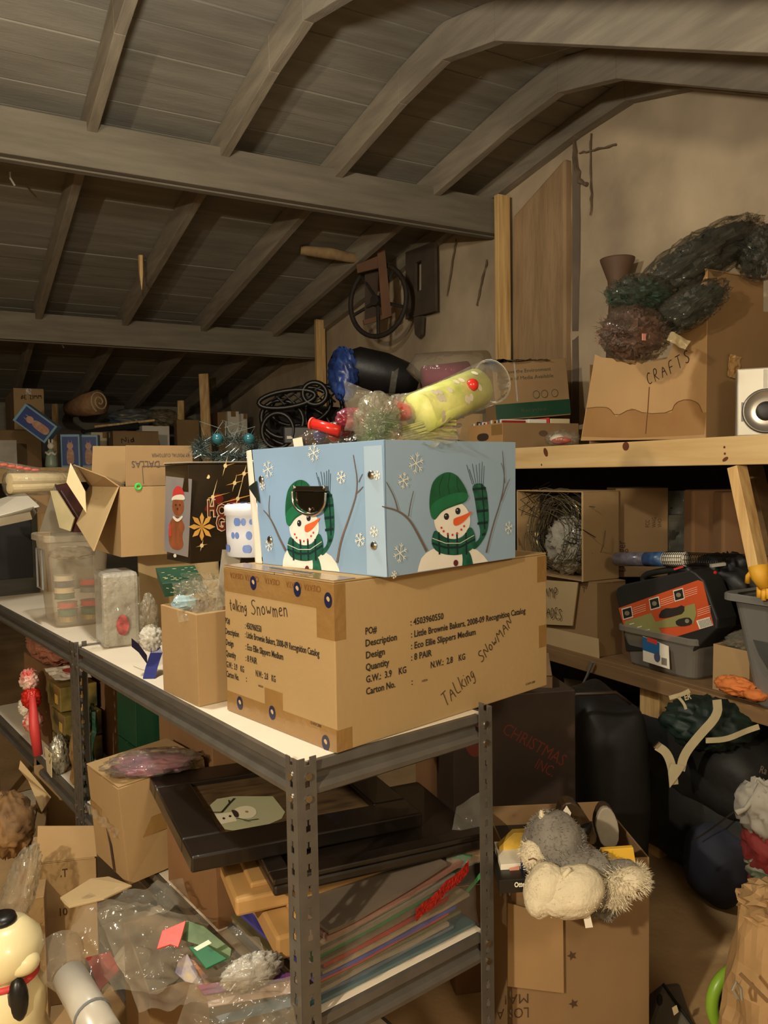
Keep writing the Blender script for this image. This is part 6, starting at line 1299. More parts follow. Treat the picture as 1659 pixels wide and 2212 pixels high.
# ================================================================ lower timber shelf
LZ = LZ1+.001
def sx(label, px, xl, xr, yt, m, X, beta=61.1, z=LZ, ymax=.6, **k):
    p = XP(px, 1300, X); c = Vector((p.x, p.y, z)); rz = dirA(beta); vx, vy = Vector((math.cos(rz), math.sin(rz), 0)), Vector((-math.sin(rz), math.cos(rz), 0))
    def t(q_, v):
        a = (q_-IW/2)/FPX; return (a*c.dot(fwd_h)-c.dot(rt_h))/(v.dot(rt_h)-a*v.dot(fwd_h))
    h = D(px, yt, c.dot(fwd_h)).z-z
    g = (c, rz, abs(t(xr, vx)), min(abs(t(xl, vy)), ymax), h); return carton(label, g, m, **k), g
t, g = sx('wide brown carton under the wire box on the lower timber shelf', 1290, 1160, 1352, 1262, C1, SX+.05, tape=False, ymax=.8)
LF1 = LF(t, g[3]); q = MB(); LF1.poly(q, R7, [(200, 1160), (575, 1245), (580, 1375), (200, 1310)], C2, .001); q.build('pale_board', t)
q = MB(); LF1.text(q, R7, 470, 945, 545, 948, 'TKO', .02, PEN); q.build('printed_text', t)
cardsheet('shade_board', 'pale card flap handwritten LAMP SHADES, leaning on the wide brown carton', 'card', [XP(x, y, SX+.03) for x, y in ((1160, 1252), (1248, 1258), (1236, 1352), (1160, 1348))], C2, .006)
o = bpy.data.objects[-1] if False else [x for x in COL.objects if x.name.startswith('shade_board')][-1]
q = MB(); Pw = uvn(XP(1166, 1285, SX+.022), (0, -1, 0), (0, 0, 1)); scrawl(q, 'LAMP', Pw, 0, 0, .045, PEN, .003, sp=.25, wide=.8); scrawl(q, 'SHADES', Pw, -.0, -.085, .045, PEN, .003, sp=.2, wide=.75); ho = q.build('handwriting', o)
z1 = LZ+g[4]+.006
# open wire box facing the aisle
c = XP(1258, 1250, SX+.02); c.z = z1; t = thing('wire_carton', 'open-sided tan carton stuffed with wire frames and clear film', 'box', c); yl = XP(1118, 1160, SX+.02).y-c.y; hW = XP(1258, 1064, SX+.02).z-z1; wW = .19
for nm, a, b in (('side_panel', (0, -.005, 0), (wW, 0, hW)), ('side_panel', (0, yl, 0), (wW, yl+.005, hW)), ('base', (0, 0, 0), (wW, yl, .005)), ('top_panel', (0, -.004, hW), (wW, yl+.004, hW+.005)), ('back_panel', (wW, 0, 0), (wW+.005, yl, hW))):
    q = MB(); q.box(a, b, C0); q.build(nm, t, bevel=.002)
q = MB(); q.hexa([Vector(v) for v in ((0, 0, 0), (0, yl*.3, 0), (-.03, yl*.3, -.05), (-.04, 0, -.03), (.004, 0, 0), (.004, yl*.3, 0), (-.026, yl*.3, -.05), (-.036, 0, -.03))], C0) if False else q.box((-.003, -.003, -.0), (.003, .0, hW), CEDGE); q.build('edge', t)
rnd = random.Random(17); WIRE = mat('bright_wire', (200, 190, 160), .2, metal=.9, var=.1)
q = MB()
for i in range(70):
    cy_, cz = yl*(.5+rnd.uniform(-.12, .12)), hW*(.52+rnd.uniform(-.1, .12)); r1 = rnd.uniform(.10, .19)*min(1, hW/.38); r2 = min(r1, hW*.42); x = rnd.uniform(.0, .12); a0 = rnd.uniform(0, 6.28); sp_ = rnd.uniform(1.5, 3.5)
    q.tube([Vector((x+.01*math.sin(3*a), cy_+min(r1, yl*.44)*math.cos(a), cz+r2*math.sin(a))) for a in [a0+sp_*j/8 for j in range(9)]], .0016, WIRE, 4)
for i in range(36):
    y_, z_ = rnd.uniform(.03, yl-.03), rnd.uniform(.04, hW-.03); a_ = rnd.uniform(0, 3.14); q.tube([Vector((rnd.uniform(0, .1), y_, z_)), Vector((.0, y_+.05*math.cos(a_), z_+.05*math.sin(a_))), Vector((.05, y_+.07*math.cos(a_+.5), z_+.07*math.sin(a_+.5)))], .0018, BT, 4)
stuff(q.build('wire_tangle', t))
bagblob('film_ball', 'big ball of crumpled clear film filling the wire carton', 'film', c+Vector((.09, yl*.42, hW*.36)), (.08, yl*.27, hW*.33), clear_mat('white_crinkle', (232, 224, 204), .4, .3, 26, .9, .1), 3, .35, 8, nu=50, nv=34)
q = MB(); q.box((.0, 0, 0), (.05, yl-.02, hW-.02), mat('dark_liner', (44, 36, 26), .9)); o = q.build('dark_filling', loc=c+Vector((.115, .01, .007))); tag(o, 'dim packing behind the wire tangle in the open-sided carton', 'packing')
# folded carton marked 24, seen face on
t = thing('cardboard_box', 'brown carton printed 24 in sideways figures beside the wire carton', 'box', (lambda p: (p.x, p.y, z1))(XP(1330, 1200, SX+.22)), dirA(96))
dq = (Vector(t.location)-CO).dot(fwd_h); wq_ = (1438-1328)*dq/1700; hq = (1195-1055)*dq/1700; hq = XP(1330, 1055, SX+.22).z-z1
q = MB(); q.box((0, 0, 0), (wq_, .2, hq), C1); q.build('body', t, bevel=.003); P = uvn((0, 0, 0), (1, 0, 0), (0, 0, 1))
q = MB()
for (u, v, h_, s_) in ((.045, .02, .035, 'Debuger'), (.105, .06, .030, '24'), (.15, .06, .016, 'PCS'), (.185, .06, .016, 'SKG'), (.155, .2, .016, 'FCC'), (.185, .2, .016, 'WHG'), (.21, .2, .016, 'VHO'), (.21, .06, .014, 'SKO')):
    put_text(q, s_, P, u*wq_/.24, v, h_, PEN, n=.001, rot=R(90))
q.build('printed_text', t)
# dark things deeper in
for lb, x0, x1, y0, y1, d_, m in (('glossy dark packet with pale glints, top row beside carton 24', 1442, 1500, 1150, 1060, 3.2, mat('dark_green_gloss', (44, 48, 40), .15, scale=10, coat=.6)), ('dark packet below the glossy one beside carton 24', 1440, 1492, 1192, 1112, 3.15, mat('black_green_gloss', (30, 34, 30), .2, scale=12, rgb2=(70, 72, 60), coat=.5)), ('dim brown carton deep under the upper rail near the diagonal brace', 1495, 1600, 1195, 1058, 3.0, C3), ('second dim brown carton behind the diagonal brace', 1560, 1680, 1200, 1062, 2.85, C3)):
    p = D(x0, y0, d_); w_ = (x1-x0)*d_/1700; p.z = z1 if False else p.z; h_ = (y0-y1)*d_/1700; zb = p.z
    o = thing('packed_box', lb, 'box', (p.x, p.y, LZ), dirA(92)); q = MB(); q.box((0, 0, 0), (w_, .1, zb-LZ+h_), m); q.build('body', o, bevel=.01)
    if 'packet' in lb: q = MB(); crumple(q, [Vector(v) for v in ((0, -.004, zb-LZ), (w_, -.004, zb-LZ), (w_, -.004, zb-LZ+h_), (0, -.004, zb-LZ+h_))], SHRINK, .012, 12, 12, 3, 20); q.build('film', o, smooth=True)
# wire mesh roll
o = thing('mesh_roll', 'roll of wire mesh with blue and white wrapper across lower shelf', 'roll', XP(1332, 1208, SX+.10)); L0 = Vector(o.location); e_ = D(1630, 1212, 2.75)-L0; b_ = D(1482, 1208, 2.72)-L0
s0 = Vector(); q = MB(); r_ = .026; q.tube([s0, b_*.45], r_, mat('violet_wrap', (70, 66, 96), .3, scale=40, rgb2=(120, 116, 120), coat=.4), 20); q.build('wrapper', o, smooth=True)
q = MB(); q.tube([b_*.45, b_*.72], r_*1.02, mat('label_blue', (40, 72, 122), .35, scale=50, rgb2=(70, 100, 140)), 20); q.build('blue_label', o, smooth=True)
q = MB(); q.tube([b_*.72, b_], r_, WHITE, 20); q.build('white_core', o, smooth=True)
q = MB(); ax = b_.normalized(); u_ = ax.orthogonal().normalized(); w_ = ax.cross(u_)
for k in range(10): q.tube([b_*(.74+.028*k)+(u_*math.cos(a)+w_*math.sin(a))*(r_+.001) for a in [j*math.pi/9 for j in range(18)]], .0011, BT, 3, closed=True)
for k in range(12): a = k*math.pi/6; q.tube([b_*.74+(u_*math.cos(a)+w_*math.sin(a))*(r_+.001), b_+(u_*math.cos(a)+w_*math.sin(a))*(r_+.001)], .0011, BT, 3)
stuff(q.build('mesh', o))
q = MB(); ex = e_-b_
for k in range(30): q.tube([b_+ex*k/30+(u_*math.cos(a)+w_*math.sin(a))*r_*.9 for a in [j*math.pi/7 for j in range(14)]], .0011, BT, 3, closed=True)
for k in range(8): a = k*math.pi/4; q.tube([b_+(u_*math.cos(a)+w_*math.sin(a))*r_*.9, e_+(u_*math.cos(a)+w_*math.sin(a))*r_*.9], .0011, BT, 3)
stuff(q.build('bare_mesh', o))
q = MB(); q.box((0, 0, 0), (.26, .16, .16), C3); o = q.build('support_box', loc=(lambda p: (p.x, p.y, LZ))(D(1365, 1300, 2.98)), rz=dirA(85)); tag(o, 'dim carton beneath the mesh roll behind the tool case', 'box')
# grey clear bin
g = fit(1502, 1470, 1335, 1565, LZ, 60, 1375); LOC = XP(1500, 1460, SX+.06); LOC.z = LZ
o = thing('grey_bin', 'smoky grey clear plastic bin with blue label, holding the orange tool case', 'bin', LOC); ylb = XP(1338, 1430, SX+.06).y-LOC.y; hb = .145
print('bin', LOC, ylb, g)
q = MB(); tub(q, .30, ylb, hb, clear_mat('smoky_bin', (150, 142, 132), .5, .2, 5, .08, .2), taper=.02, rim=.01); q.build('tub', o)
q = MB(); P = uvn((-.003, ylb, 0), (0, -1, 0), (0, 0, 1)); u0 = ylb*.38
def lab(u, v): return P(u, v, .012)
q.face([lab(u0, .035), lab(u0+.12, .03), lab(u0+.115, .11), lab(u0-.002, .125)], WHITE); lb_ = q.build('label', o)
q = MB(); q.face([P(u0-.001, .075, .0128), P(u0+.075, .07, .0128), P(u0+.075, .114, .0128), P(u0-.002, .124, .0128)], mat('label_blue2', (44, 100, 150), .35, var=.08)); q.build('blue_panel', lb_)
q = MB(); q.face([P(u0+.02, .11, .0134), P(u0+.065, .105, .0134), P(u0+.065, .122, .0134), P(u0+.02, .126, .0134)], mat('label_red', (206, 70, 60), .35, var=0)); q.build('red_patch', lb_)
q = MB(); q.face([P(a, b, .0134) for a, b in disc(u0+.065, .062, .014, .018, 12)], mat('print_slate', (80, 86, 116), .4)); q.build('picture_print', lb_)
q = MB()
for i in range(8): q.face([P(u0+.085+.003*i, .04, .0134), P(u0+.0865+.003*i, .04, .0134), P(u0+.0865+.003*i, .065, .0134), P(u0+.085+.003*i, .065, .0134)], INK)
stuff(q.build('barcode', lb_))
bagblob('red_item', 'red cloth bundle visible through the smoky grey bin', 'cloth', LOC+Vector((.06, ylb*.62, .04)), (.03, .07, .028), mat('raspberry', (170, 50, 60), .6), 3, .3)
# tool case
o = thing('tool_case', 'black tool case with bright orange label tilted inside the smoky grey bin', 'case', LOC+Vector((.05, .03, .02)))
pts = [(690, 930), (740, 900), (800, 880), (1180, 830), (1230, 870), (1330, 1090), (1335, 1150), (1140, 1250), (760, 1240), (720, 1100)]; XC = SX+.07; L0 = Vector(o.location)
def tc(p, off=0): v = XP(*R7(*p), XC-off)-L0; return v
q = MB(); q.prism([tc(p) for p in ((680, 960), (690, 920), (740, 895), (860, 870), (1160, 805), (1190, 820), (1245, 870), (1335, 1120), (1330, 1180), (1180, 1330), (745, 1330), (715, 1100))], (.10, 0, 0), mat('case_black', (40, 40, 38), .5, var=.1)); q.build('body', o, bevel=.006)
q = MB(); q.tube([tc(p, -.05) for p in sml([(860, 875), (860, 850), (900, 825), (1080, 795), (1150, 800), (1160, 820)], 1)], .012, mat('case_black', ()) if False else MC['case_black'], 10); q.build('handle', o, smooth=True)
LO = mat('label_orange', (206, 88, 50), .3, var=.06, scale=6, coat=.3); LG = mat('label_olive', (150, 146, 90), .35, var=.08)
q = MB(); q.prism([tc(p, .001) for p in ((700, 1050), (1210, 870), (1240, 880), (1310, 1160), (1010, 1250), (760, 1245))][::-1], (.002, 0, 0), LO); lo = q.build('label', o)
def lt(name, ps, m, n=.002): q = MB(); q.face([tc(p, n) for p in ps], m); return q.build(name, lo)
lt('olive_panel', [(738, 1135), (910, 1080), (1000, 1255), (760, 1250)], LG)
for i, (x, y) in enumerate(((755, 1082), (930, 1020), (1085, 965))):
    lt('picture_frame', [(x-36, y-28), (x+28, y-46), (x+40, y+26), (x-24, y+44)], WHITE, .0024); lt('picture', [(x-30, y-22), (x+24, y-38), (x+34, y+20), (x-20, y+36)], mat('photo_dark', (44, 40, 34), .4, var=.1), .003); lt('picture_detail', [(x+a, y+b) for a, b in disc(0, 0, 16, 15, 12)], mat('photo_grey', (140, 136, 116), .4, scale=60), .0036)
lt('gauge_grip', sm([(950, 1110), (985, 1050), (1060, 1050), (1120, 1025), (1125, 1080), (1060, 1100), (1000, 1115)], 1), INK, .0028)
lt('gauge_tool', [(930, 1140), (1105, 1090), (1130, 1035), (1190, 1020), (1200, 1085), (1180, 1150), (1110, 1165), (940, 1180)], LG, .0024); lt('tool_motor', sm([(1065, 1125), (1150, 1105), (1175, 1130), (1170, 1155), (1110, 1168), (1070, 1160)], 1), INK, .0032); lt('tool_ring', [(1140+a, 1132+b) for a, b in disc(0, 0, 14, 14, 12)], mat('photo_grey', ()) if False else MC['photo_grey'], .004)
q = MB()
for (x, y) in ((790, 1050), (970, 995), (1120, 940), (1205, 1060)):
    for k in range(4): q.face([tc(p, .0026) for p in ((x, y+k*13), (x+85, y-28+k*13), (x+86, y-24+k*13), (x+1, y+4+k*13))], mat('label_peach', (236, 170, 140), .4, var=0))
for k in range(5): q.face([tc(p, .0028) for p in ((770+(k % 3)*50, 1150+k*20), (800+(k % 3)*50, 1143+k*20), (801+(k % 3)*50, 1149+k*20), (771+(k % 3)*50, 1157+k*20))], WHITE)
stuff(q.build('small_print', lo))
lt('barcode_panel', [(1198, 1130), (1285, 1105), (1305, 1160), (1220, 1185)], WHITE, .0026); q = MB()
for k in range(10): q.face([tc(p, .003) for p in ((1212+k*8, 1132-k*2.3), (1215+k*8, 1131-k*2.3), (1232+k*7.6, 1178-k*2.2), (1229+k*7.6, 1179-k*2.2))], INK)
stuff(q.build('barcode', lo))
o = cardsheet('red_tag', 'small red strip tag on top edge of the orange tool case', 'tag', [XP(x, y, SX+.08) for x, y in ((1455, 1228), (1475, 1222), (1476, 1226), (1456, 1232))], RDT, .002)
# dark tools behind case
bagblob('dark_bundle', 'dark bundle with silver clip and red button behind the tool case', 'bundle', XP(1570, 1270, SX+.3), (.10, .16, .12), mat('dark_bundle_cloth', (26, 24, 22), .5, var=.2), 4, .3)
q = MB(); q.bar(D(1535, 1222, 2.6), D(1566, 1218, 2.6), .016, .01, SIL); o = q.build('silver_clip'); tag(o, 'small silver clip on the dark bundle behind the tool case', 'clip')
q = MB(); q.blob((0, 0, 0), .006, RED, nu=8, nv=6); o = q.build('red_button', loc=D(1545, 1237, 2.58)); tag(o, 'tiny red button under the silver clip on the dark bundle', 'button')
# small carton with bubble film, orange cloth, grey tote, gloves
t, g = sx('small tan carton between the smoky bin and the grey tote', 1620, 1542, 1700, 1408, C0, SX+.05, closed=False, tape=False, z=LZ)
bagblob('bubble_film', 'bubble film spilling out of the small tan carton', 'film', g[0]+Vector((.1, g[3]*.5, g[4]+.01)), (.09, g[3]*.48, .035), SHRINK, 6, .35, 7)
bagblob('orange_cloth', 'orange work glove lying on the edge of the lower timber shelf', 'glove', XP(1590, 1490, SX-.0)+Vector((.0, 0, .012)), (.04, .07, .028), mat('orange_cloth', (210, 120, 56), .8, var=.1, scale=12), 8, .35, 5)
q = MB(); p = XP(1592, 1488, SX); q.blob((0, 0, 0), (.03, .035, .018), MC['orange_cloth'], 5, .3); o = q.build('orange_rag', smooth=True, loc=p+Vector((-.01, -.07, .0))); tag(o, 'folded end of orange cloth next to the grey tote', 'cloth')
c = XP(1612, 1508, SX-.04); c.z = LZ; 
o = thing('grey_tote', 'dark grey plastic tote with a rolled rim at right edge', 'tote', c+Vector((.0, -.38, 0))); hT = XP(1600, 1285, SX-.04).z-LZ
q = MB(); tub(q, .36, .44, hT, mat('tote_grey', (112, 110, 106), .45, var=.05), taper=.045, rim=.022, r=.04); q.build('tub', o, bevel=0)
q = MB(); q.box((-.012, .12, hT-.06), (-.002, .30, hT-.025), mat('tote_dark', (70, 70, 68), .5)); q.build('handle', o, bevel=.004)
q = MB(); q.prism([(.005, y, z) for y, z in ((.30, hT*.35), (.34, hT*.5), (.36, hT*.62), (.24, hT*.62), (.26, hT*.5))], (-.004, 0, 0), MC['tote_dark']); q.build('moulded_rib', o)
o = thing('yellow_gloves', 'bright yellow gloves hanging over the rim of the grey tote', 'gloves', XP(1652, 1270, SX-.08)); YEL = mat('glove_yellow', (226, 168, 44), .6, var=.1)
q = MB(); q.tube([Vector(v) for v in ((0, .02, .06), (-.004, .01, .03), (0, .0, .0))], .022, YEL, 12, rad=[.03, .026, .016]); q.build('palm', o, smooth=True)
for k in range(3): q = MB(); q.tube([(0, .015-.014*k, .0), (-.003, .016-.015*k, -.03-.006*(k == 1))], .009, YEL, 8, rad=[.010, .007]); q.build('finger', o, smooth=True)
q = MB(); q.tube([(-.01, .028, .05), (-.012, .045, .03), (-.008, .05, .01)], .008, YEL, 8); q.build('thumb', o, smooth=True)
# strap hanging from the lower shelf
q = MB(); q.tube([XP(x, y, SX-.02) for x, y in ((1280, 1430), (1268, 1460), (1255, 1485), (1240, 1520))], .004, mat('grey_strap', (110, 110, 104), .5), 6, rad=[.007, .005, .003, .002]); o = q.build('cable_tie'); tag(o, 'thin grey strap hanging from the lower timber shelf', 'strap')

# ================================================================ under the shelf: bags and clothes
NYL = mat('black_duffel', (24, 23, 21), .62, var=.25, scale=5, bump=.35, bscale=12); STR = mat('cream_webbing', (184, 170, 134), .8, var=.06, scale=20)
def ribbon(q, pts, w, m, d=None, L0=Vector(), th=.003):
    P = [Vector(p)-L0 for p in pts]; n = len(P); vs = []
    for i, p in enumerate(P):
        a, b = P[max(i-1, 0)], P[min(i+1, n-1)]; t_ = (b-a).normalized(); s_ = t_.cross(fwd_h).normalized()*w/2; vs += [p-s_, p+s_, p+s_+fwd_h*th, p-s_+fwd_h*th]
    fs = [(0, 1, 2, 3), tuple(4*n-4+j for j in (3, 2, 1, 0))]
    for i in range(n-1):
        for j in range(4): fs.append((4*i+j, 4*i+(j+1) % 4, 4*i+4+(j+1) % 4, 4*i+4+j))
    q.raw(vs, fs, m)
def cush(mb, c, r, m, e=.55, X=None, seed=0, amp=.06, freq=4, nu=40, nv=26):
    """rounded-box bag form"""
    f = lambda v: math.copysign(abs(v)**e, v); vs = []; c = Vector(c)
    for i in range(nv+1):
        th = math.pi*i/nv
        for j in range(nu):
            ph = 2*math.pi*j/nu; p = Vector((f(math.sin(th))*f(math.cos(ph))*r[0], f(math.sin(th))*f(math.sin(ph))*r[1], f(math.cos(th))*r[2]))
            p *= 1+amp*noise.noise(p*freq*3+Vector((seed, 0, 0)))
            vs.append(c+((X @ p) if X else p))
    mb.raw(vs, [(i*nu+j, (i+1)*nu+j, (i+1)*nu+(j+1) % nu, i*nu+(j+1) % nu) for i in range(nv) for j in range(nu)], m)
o = thing('suitcase', 'big black soft suitcase standing in the dark behind the small squirrel slippers', 'suitcase', (lambda p: (p.x, p.y, .001))(D(1285, 1760, 2.55))); hS = D(1285, 1490, 2.55).z
q = MB(); cush(q, (0, 0, hS/2), (.125, .2, hS/2), mat('charcoal_shell', (18, 18, 16), .6, var=.2), .5, Matrix.Rotation(dirA(80), 3, 'Z')); q.build('body', o, smooth=True)
q = MB(); q.tube([D(1205, 1545, 2.4)-Vector(o.location), D(1245, 1500, 2.38)-Vector(o.location), D(1330, 1496, 2.38)-Vector(o.location), D(1362, 1520, 2.4)-Vector(o.location)], .006, mat('piping_brown', (58, 44, 32), .5), 6); q.build('piping', o, smooth=True)
o = thing('duffel_bag', 'large black duffel bag with cream webbing straps lying on the floor', 'bag', (lambda p: (p.x, p.y, .001))(D(1530, 1890, 2.72))); L0 = Vector(o.location)
q = MB(); cush(q, (.02, .0, .38), (.22, .34, .17), NYL, .7, Matrix.Rotation(dirA(70), 3, 'Z'), 3, .10, 3); q.build('upper_body', o, smooth=True)
q = MB(); cush(q, (0, .0, .19), (.21, .34, .185), NYL, .6, Matrix.Rotation(dirA(62), 3, 'Z') , 7, .10, 3); q.build('lower_body', o, smooth=True)
q = MB(); ribbon(q, [D(x, y, 2.28) for x, y in sml([(1549, 1512), (1552, 1545), (1510, 1590), (1478, 1630), (1470, 1665)])], .026, STR, L0=L0); q.build('strap', o)
q = MB(); ribbon(q, [D(x, y, 2.28) for x, y in sml([(1420, 1612), (1440, 1625), (1452, 1655), (1456, 1695)])], .026, STR, L0=L0); q.build('strap', o)
q = MB(); q.prism([D(x, y, 2.27)-L0 for x, y in ((1450, 1650), (1480, 1655), (1470, 1672), (1447, 1702), (1444, 1670))], fwd_h*.004, STR); q.build('strap_join', o)
q = MB(); q.bar(D(1412, 1615, 2.26)-L0, D(1424, 1602, 2.26)-L0, .008, .004, STEELB); q.build('buckle', o)
q = MB(); p = D(1638, 1668, 2.3)-L0; Pq = uvn(p, rt_h, UP); put_text(q, 'Ra', Pq, 0, 0, .022, mat('grey_embroidery', (120, 106, 84), .7), n=.002, rot=-.3); q.build('lettering', o)
q = MB(); ribbon(q, [D(x, y, 2.33) for x, y in sml([(1500, 1815), (1540, 1790), (1590, 1750), (1640, 1715)])], .004, mat('zip_grey', (44, 42, 38), .4), L0=L0); q.build('zip', o)
o = thing('green_jersey', 'dark green jersey with cream letters heaped on the duffel', 'jersey', D(1530, 1560, 2.46)); L0 = Vector(o.location); JG = mat('jersey_green', (14, 36, 27), .6, var=.2, bump=.3, bscale=14)
q = MB(); q.blob((0, 0, 0), (.14, .13, .075), JG, 4, .35, 5, 40, 24, ridge=True); q.build('cloth', o, smooth=True)
q = MB(); Pq = uvn(D(1478, 1512, 2.3)-L0, rt_h+UP*.25, UP-rt_h*.2); put_text(q, 'ER', Pq, 0, 0, .018, STR, n=.004, bold=.03); q.build('lettering', o)
q = MB(); ribbon(q, [D(x, y, 2.3) for x, y in sml([(1446, 1508), (1475, 1500), (1490, 1492)])], .012, STR, L0=L0); q.build('cream_trim', o)
q = MB(); ribbon(q, [D(x, y, 2.31) for x, y in sml([(1525, 1600), (1570, 1598), (1610, 1580), (1640, 1570)])], .016, STR, L0=L0); q.build('cream_trim', o); q = MB(); ribbon(q, [D(x, y, 2.3) for x, y in sml([(1465, 1505), (1478, 1520), (1482, 1532)])], .008, STR, L0=L0); q.build('cream_trim', o)
q = MB(); cush(q, (0, 0, .12), (.085, .1, .12), mat('navy_cloth', (40, 42, 56), .85, var=.15), .8, None, 4, .15); o = q.build('navy_bundle', smooth=True, loc=(lambda p: (p.x, p.y, .0))(D(1548, 1890, 2.45))); tag(o, 'navy cloth bundle on the floor below the black duffel bag', 'cloth')
o = thing('clothes_heap', 'heap of grey, red and green clothes at the right edge above kraft sack', 'clothes', (lambda p: (p.x, p.y, .001))(D(1690, 1950, 1.95))); L0 = Vector(o.location)
for c_, r_, m, s_ in (((1650, 1750), (.05, .07, .075), mat('grey_shirt', (150, 144, 132), .85, var=.08), 3), ((1668, 1830), (.065, .07, .07), mat('dark_red_cloth', (118, 28, 26), .8, var=.15), 5), ((1660, 1872), (.05, .06, .04), mat('green_white_knit', (40, 70, 50), .8, scale=20, rgb2=(120, 120, 100)), 7), ((1672, 1930), (.06, .06, .07), MC['dark_red_cloth'], 9)):
    q = MB(); q.blob(D(*c_, 1.95)-L0, r_, m, s_, .35, 5, 36, 22, ridge=True); q.build('garment', o, smooth=True)
q = MB(); q.blob((0, 0, .08), (.1, .1, .1), MC['dark_red_cloth'], 2, .2, 5); q.build('garment', o, smooth=True)
q = MB(); q.tube([D(x, y, 1.93)-L0 for x, y in ((1590, 1756), (1610, 1748), (1632, 1720), (1650, 1705))], .01, MC['grey_shirt'], 8, rad=[.008, .005, .009, .02]); q.build('sleeve', o, smooth=True)
sheet('clear_bag', 'scrap of cloudy film on the dusty floor below the navy bundle', 'film', [F(x, y, .01) for x, y in ((1565, 1905), (1640, 1960), (1655, 1890), (1590, 1885))], HZ, amp=.02, nu=20, nv=20, seed=3, freq=10)
for lb, x0, x1, y0, y1, d_ in (('pale board on floor seen beneath the lower shelf left', 1218, 1285, 1500, 1470, 3.3),):
    cardsheet('pale_board', lb, 'board', [D(x0, y0-2, d_), D(x1+12, y0-2, d_), D(x1-30, y1, d_), D(x0, y1-6, d_)], mat('dull_board', (130, 112, 84), .8), .01)
q = MB(); q.box((0, 0, 0), (.5, .3, .42), BLACKM); o = q.build('dark_crate', loc=(lambda p: (p.x, p.y, .001))(D(1225, 1600, 3.0)), rz=dirA(80)); tag(o, 'black crate in deep shade under the lower timber shelf', 'crate')
q = MB(); q.box((0, 0, 0), (.03, .05, .40), mat('blue_item', (40, 62, 92), .5)); o = q.build('blue_plastic', loc=(lambda p: (p.x, p.y, .001))(D(1352, 1600, 2.95)), rz=dirA(80)); tag(o, 'sliver of blue plastic left of the short pine leg', 'panel')
# cartons behind the big carton, in the aisle
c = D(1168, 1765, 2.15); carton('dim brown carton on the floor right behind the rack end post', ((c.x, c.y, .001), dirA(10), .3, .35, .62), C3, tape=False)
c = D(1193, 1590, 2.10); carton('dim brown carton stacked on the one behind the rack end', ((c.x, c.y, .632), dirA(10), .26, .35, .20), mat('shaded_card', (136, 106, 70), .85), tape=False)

# ================================================================ carton with slippers
z0_ = .535; c = D(1403, 1852, 1.70); bz = c.z
o = thing('slipper_carton', 'large open brown carton with upside-down print, full of gifts, right of rack', 'box', (c.x, c.y, .001), dirA(-4)); lyS = abs((1403-1093)*1.70/1700); dS = .30; LM = Matrix.LocRotScale(o.location, o.rotation_euler, None)
SB = mat('slipper_carton_board', (140, 110, 74), .85, var=.08, scale=4)
for nm, a, b in (('front_panel', (0, 0, 0), (.004, lyS, bz-.001)), ('side_panel', (.004, 0, 0), (dS, .004, bz-.001)), ('side_panel', (.004, lyS-.004, 0), (dS, lyS, bz-.001)), ('back_panel', (dS-.004, .004, 0), (dS, lyS-.004, bz-.001))):
    q = MB(); q.box(a, b, SB); q.build(nm, o, bevel=.0015)
FS = LF(o, lyS); q = MB()
K = [FS.uv(*S4(x, y)) for x, y in ((120, 1345), (445, 1440), (450, 1875), (120, 1835))]; q.prism([FS.P(a, b, .008) for a, b in K], FS.P(0, 0, .004)-FS.P(0, 0, 0), mat('flap_tan', (160, 128, 86), .85, var=.05)); q.build('flap', o, bevel=.001)
q = MB()
a = FS.uv(*S4(255, 1895)); put_text(q, 'MAI', FS.P, a[0], a[1], -.022, PEN, n=.001, length=-.055); a = FS.uv(*S4(255, 1975)); put_text(q, 'LOS A', FS.P, a[0], a[1], -.024, PEN, n=.001, length=-.075)
for x, y in ((505, 1672), (515, 1955)):
    a = FS.uv(*S4(x, y)); q.face([FS.P(a[0]+.012*(1 if k % 2 else .45)*math.cos(k*math.pi/5), a[1]+.012*(1 if k % 2 else .45)*math.sin(k*math.pi/5), .001) for k in range(10)], PEN)
q.build('printed_text', o)
# filling inside
def si(x, y, z): return LM @ Vector((x, y, z))
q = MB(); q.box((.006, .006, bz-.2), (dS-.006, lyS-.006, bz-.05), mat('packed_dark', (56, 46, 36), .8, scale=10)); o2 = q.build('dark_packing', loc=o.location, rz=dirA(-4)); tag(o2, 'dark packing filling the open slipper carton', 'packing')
YB = mat('yellow_book', (216, 178, 70), .4, var=.08)
def itm(nm, label, cat, pts, m, d, th=.02, bev=.001): return cardsheet(nm, label, cat, [D(x, y, d) for x, y in pts], m, th)
o = itm('phone_box', 'black phone case box lettered Otter at the left of the slippers', 'box', ((1079, 1902), (1165, 1896), (1165, 1925), (1079, 1931)), BLACKP, 1.52, .12)
q = MB(); Pq = uvn(D(1111, 1916, 1.517), (D(1165, 1912, 1.517)-D(1111, 1916, 1.517)), UP); put_text(q, 'Otter', Pq, 0, 0, .010, FLK, n=.001, bold=.03); q.build('lettering', o)
o = itm('white_book', 'white printed box lying on the black phone case box', 'box', ((1082, 1868), (1160, 1862), (1160, 1897), (1080, 1902)), WHITE, 1.56, .1)
for i, (pts, m) in enumerate((([(1124, 1852), (1160, 1856), (1158, 1894), (1126, 1894)], NAVY), ([(1100, 1875), (1122, 1870), (1122, 1885), (1102, 1888)], mat('pink_print', (216, 150, 130), .5)))):
    q = MB(); q.face([D(x, y, 1.555) for x, y in pts], m); q.build('printed_patch', o)
q = MB(); 
for k in range(4): q.face([D(x, y, 1.552) for x, y in ((1130, 1872+k*5), (1154, 1873+k*5), (1154, 1875+k*5), (1130, 1874+k*5))], FLK)
stuff(q.build('print_lines', o))
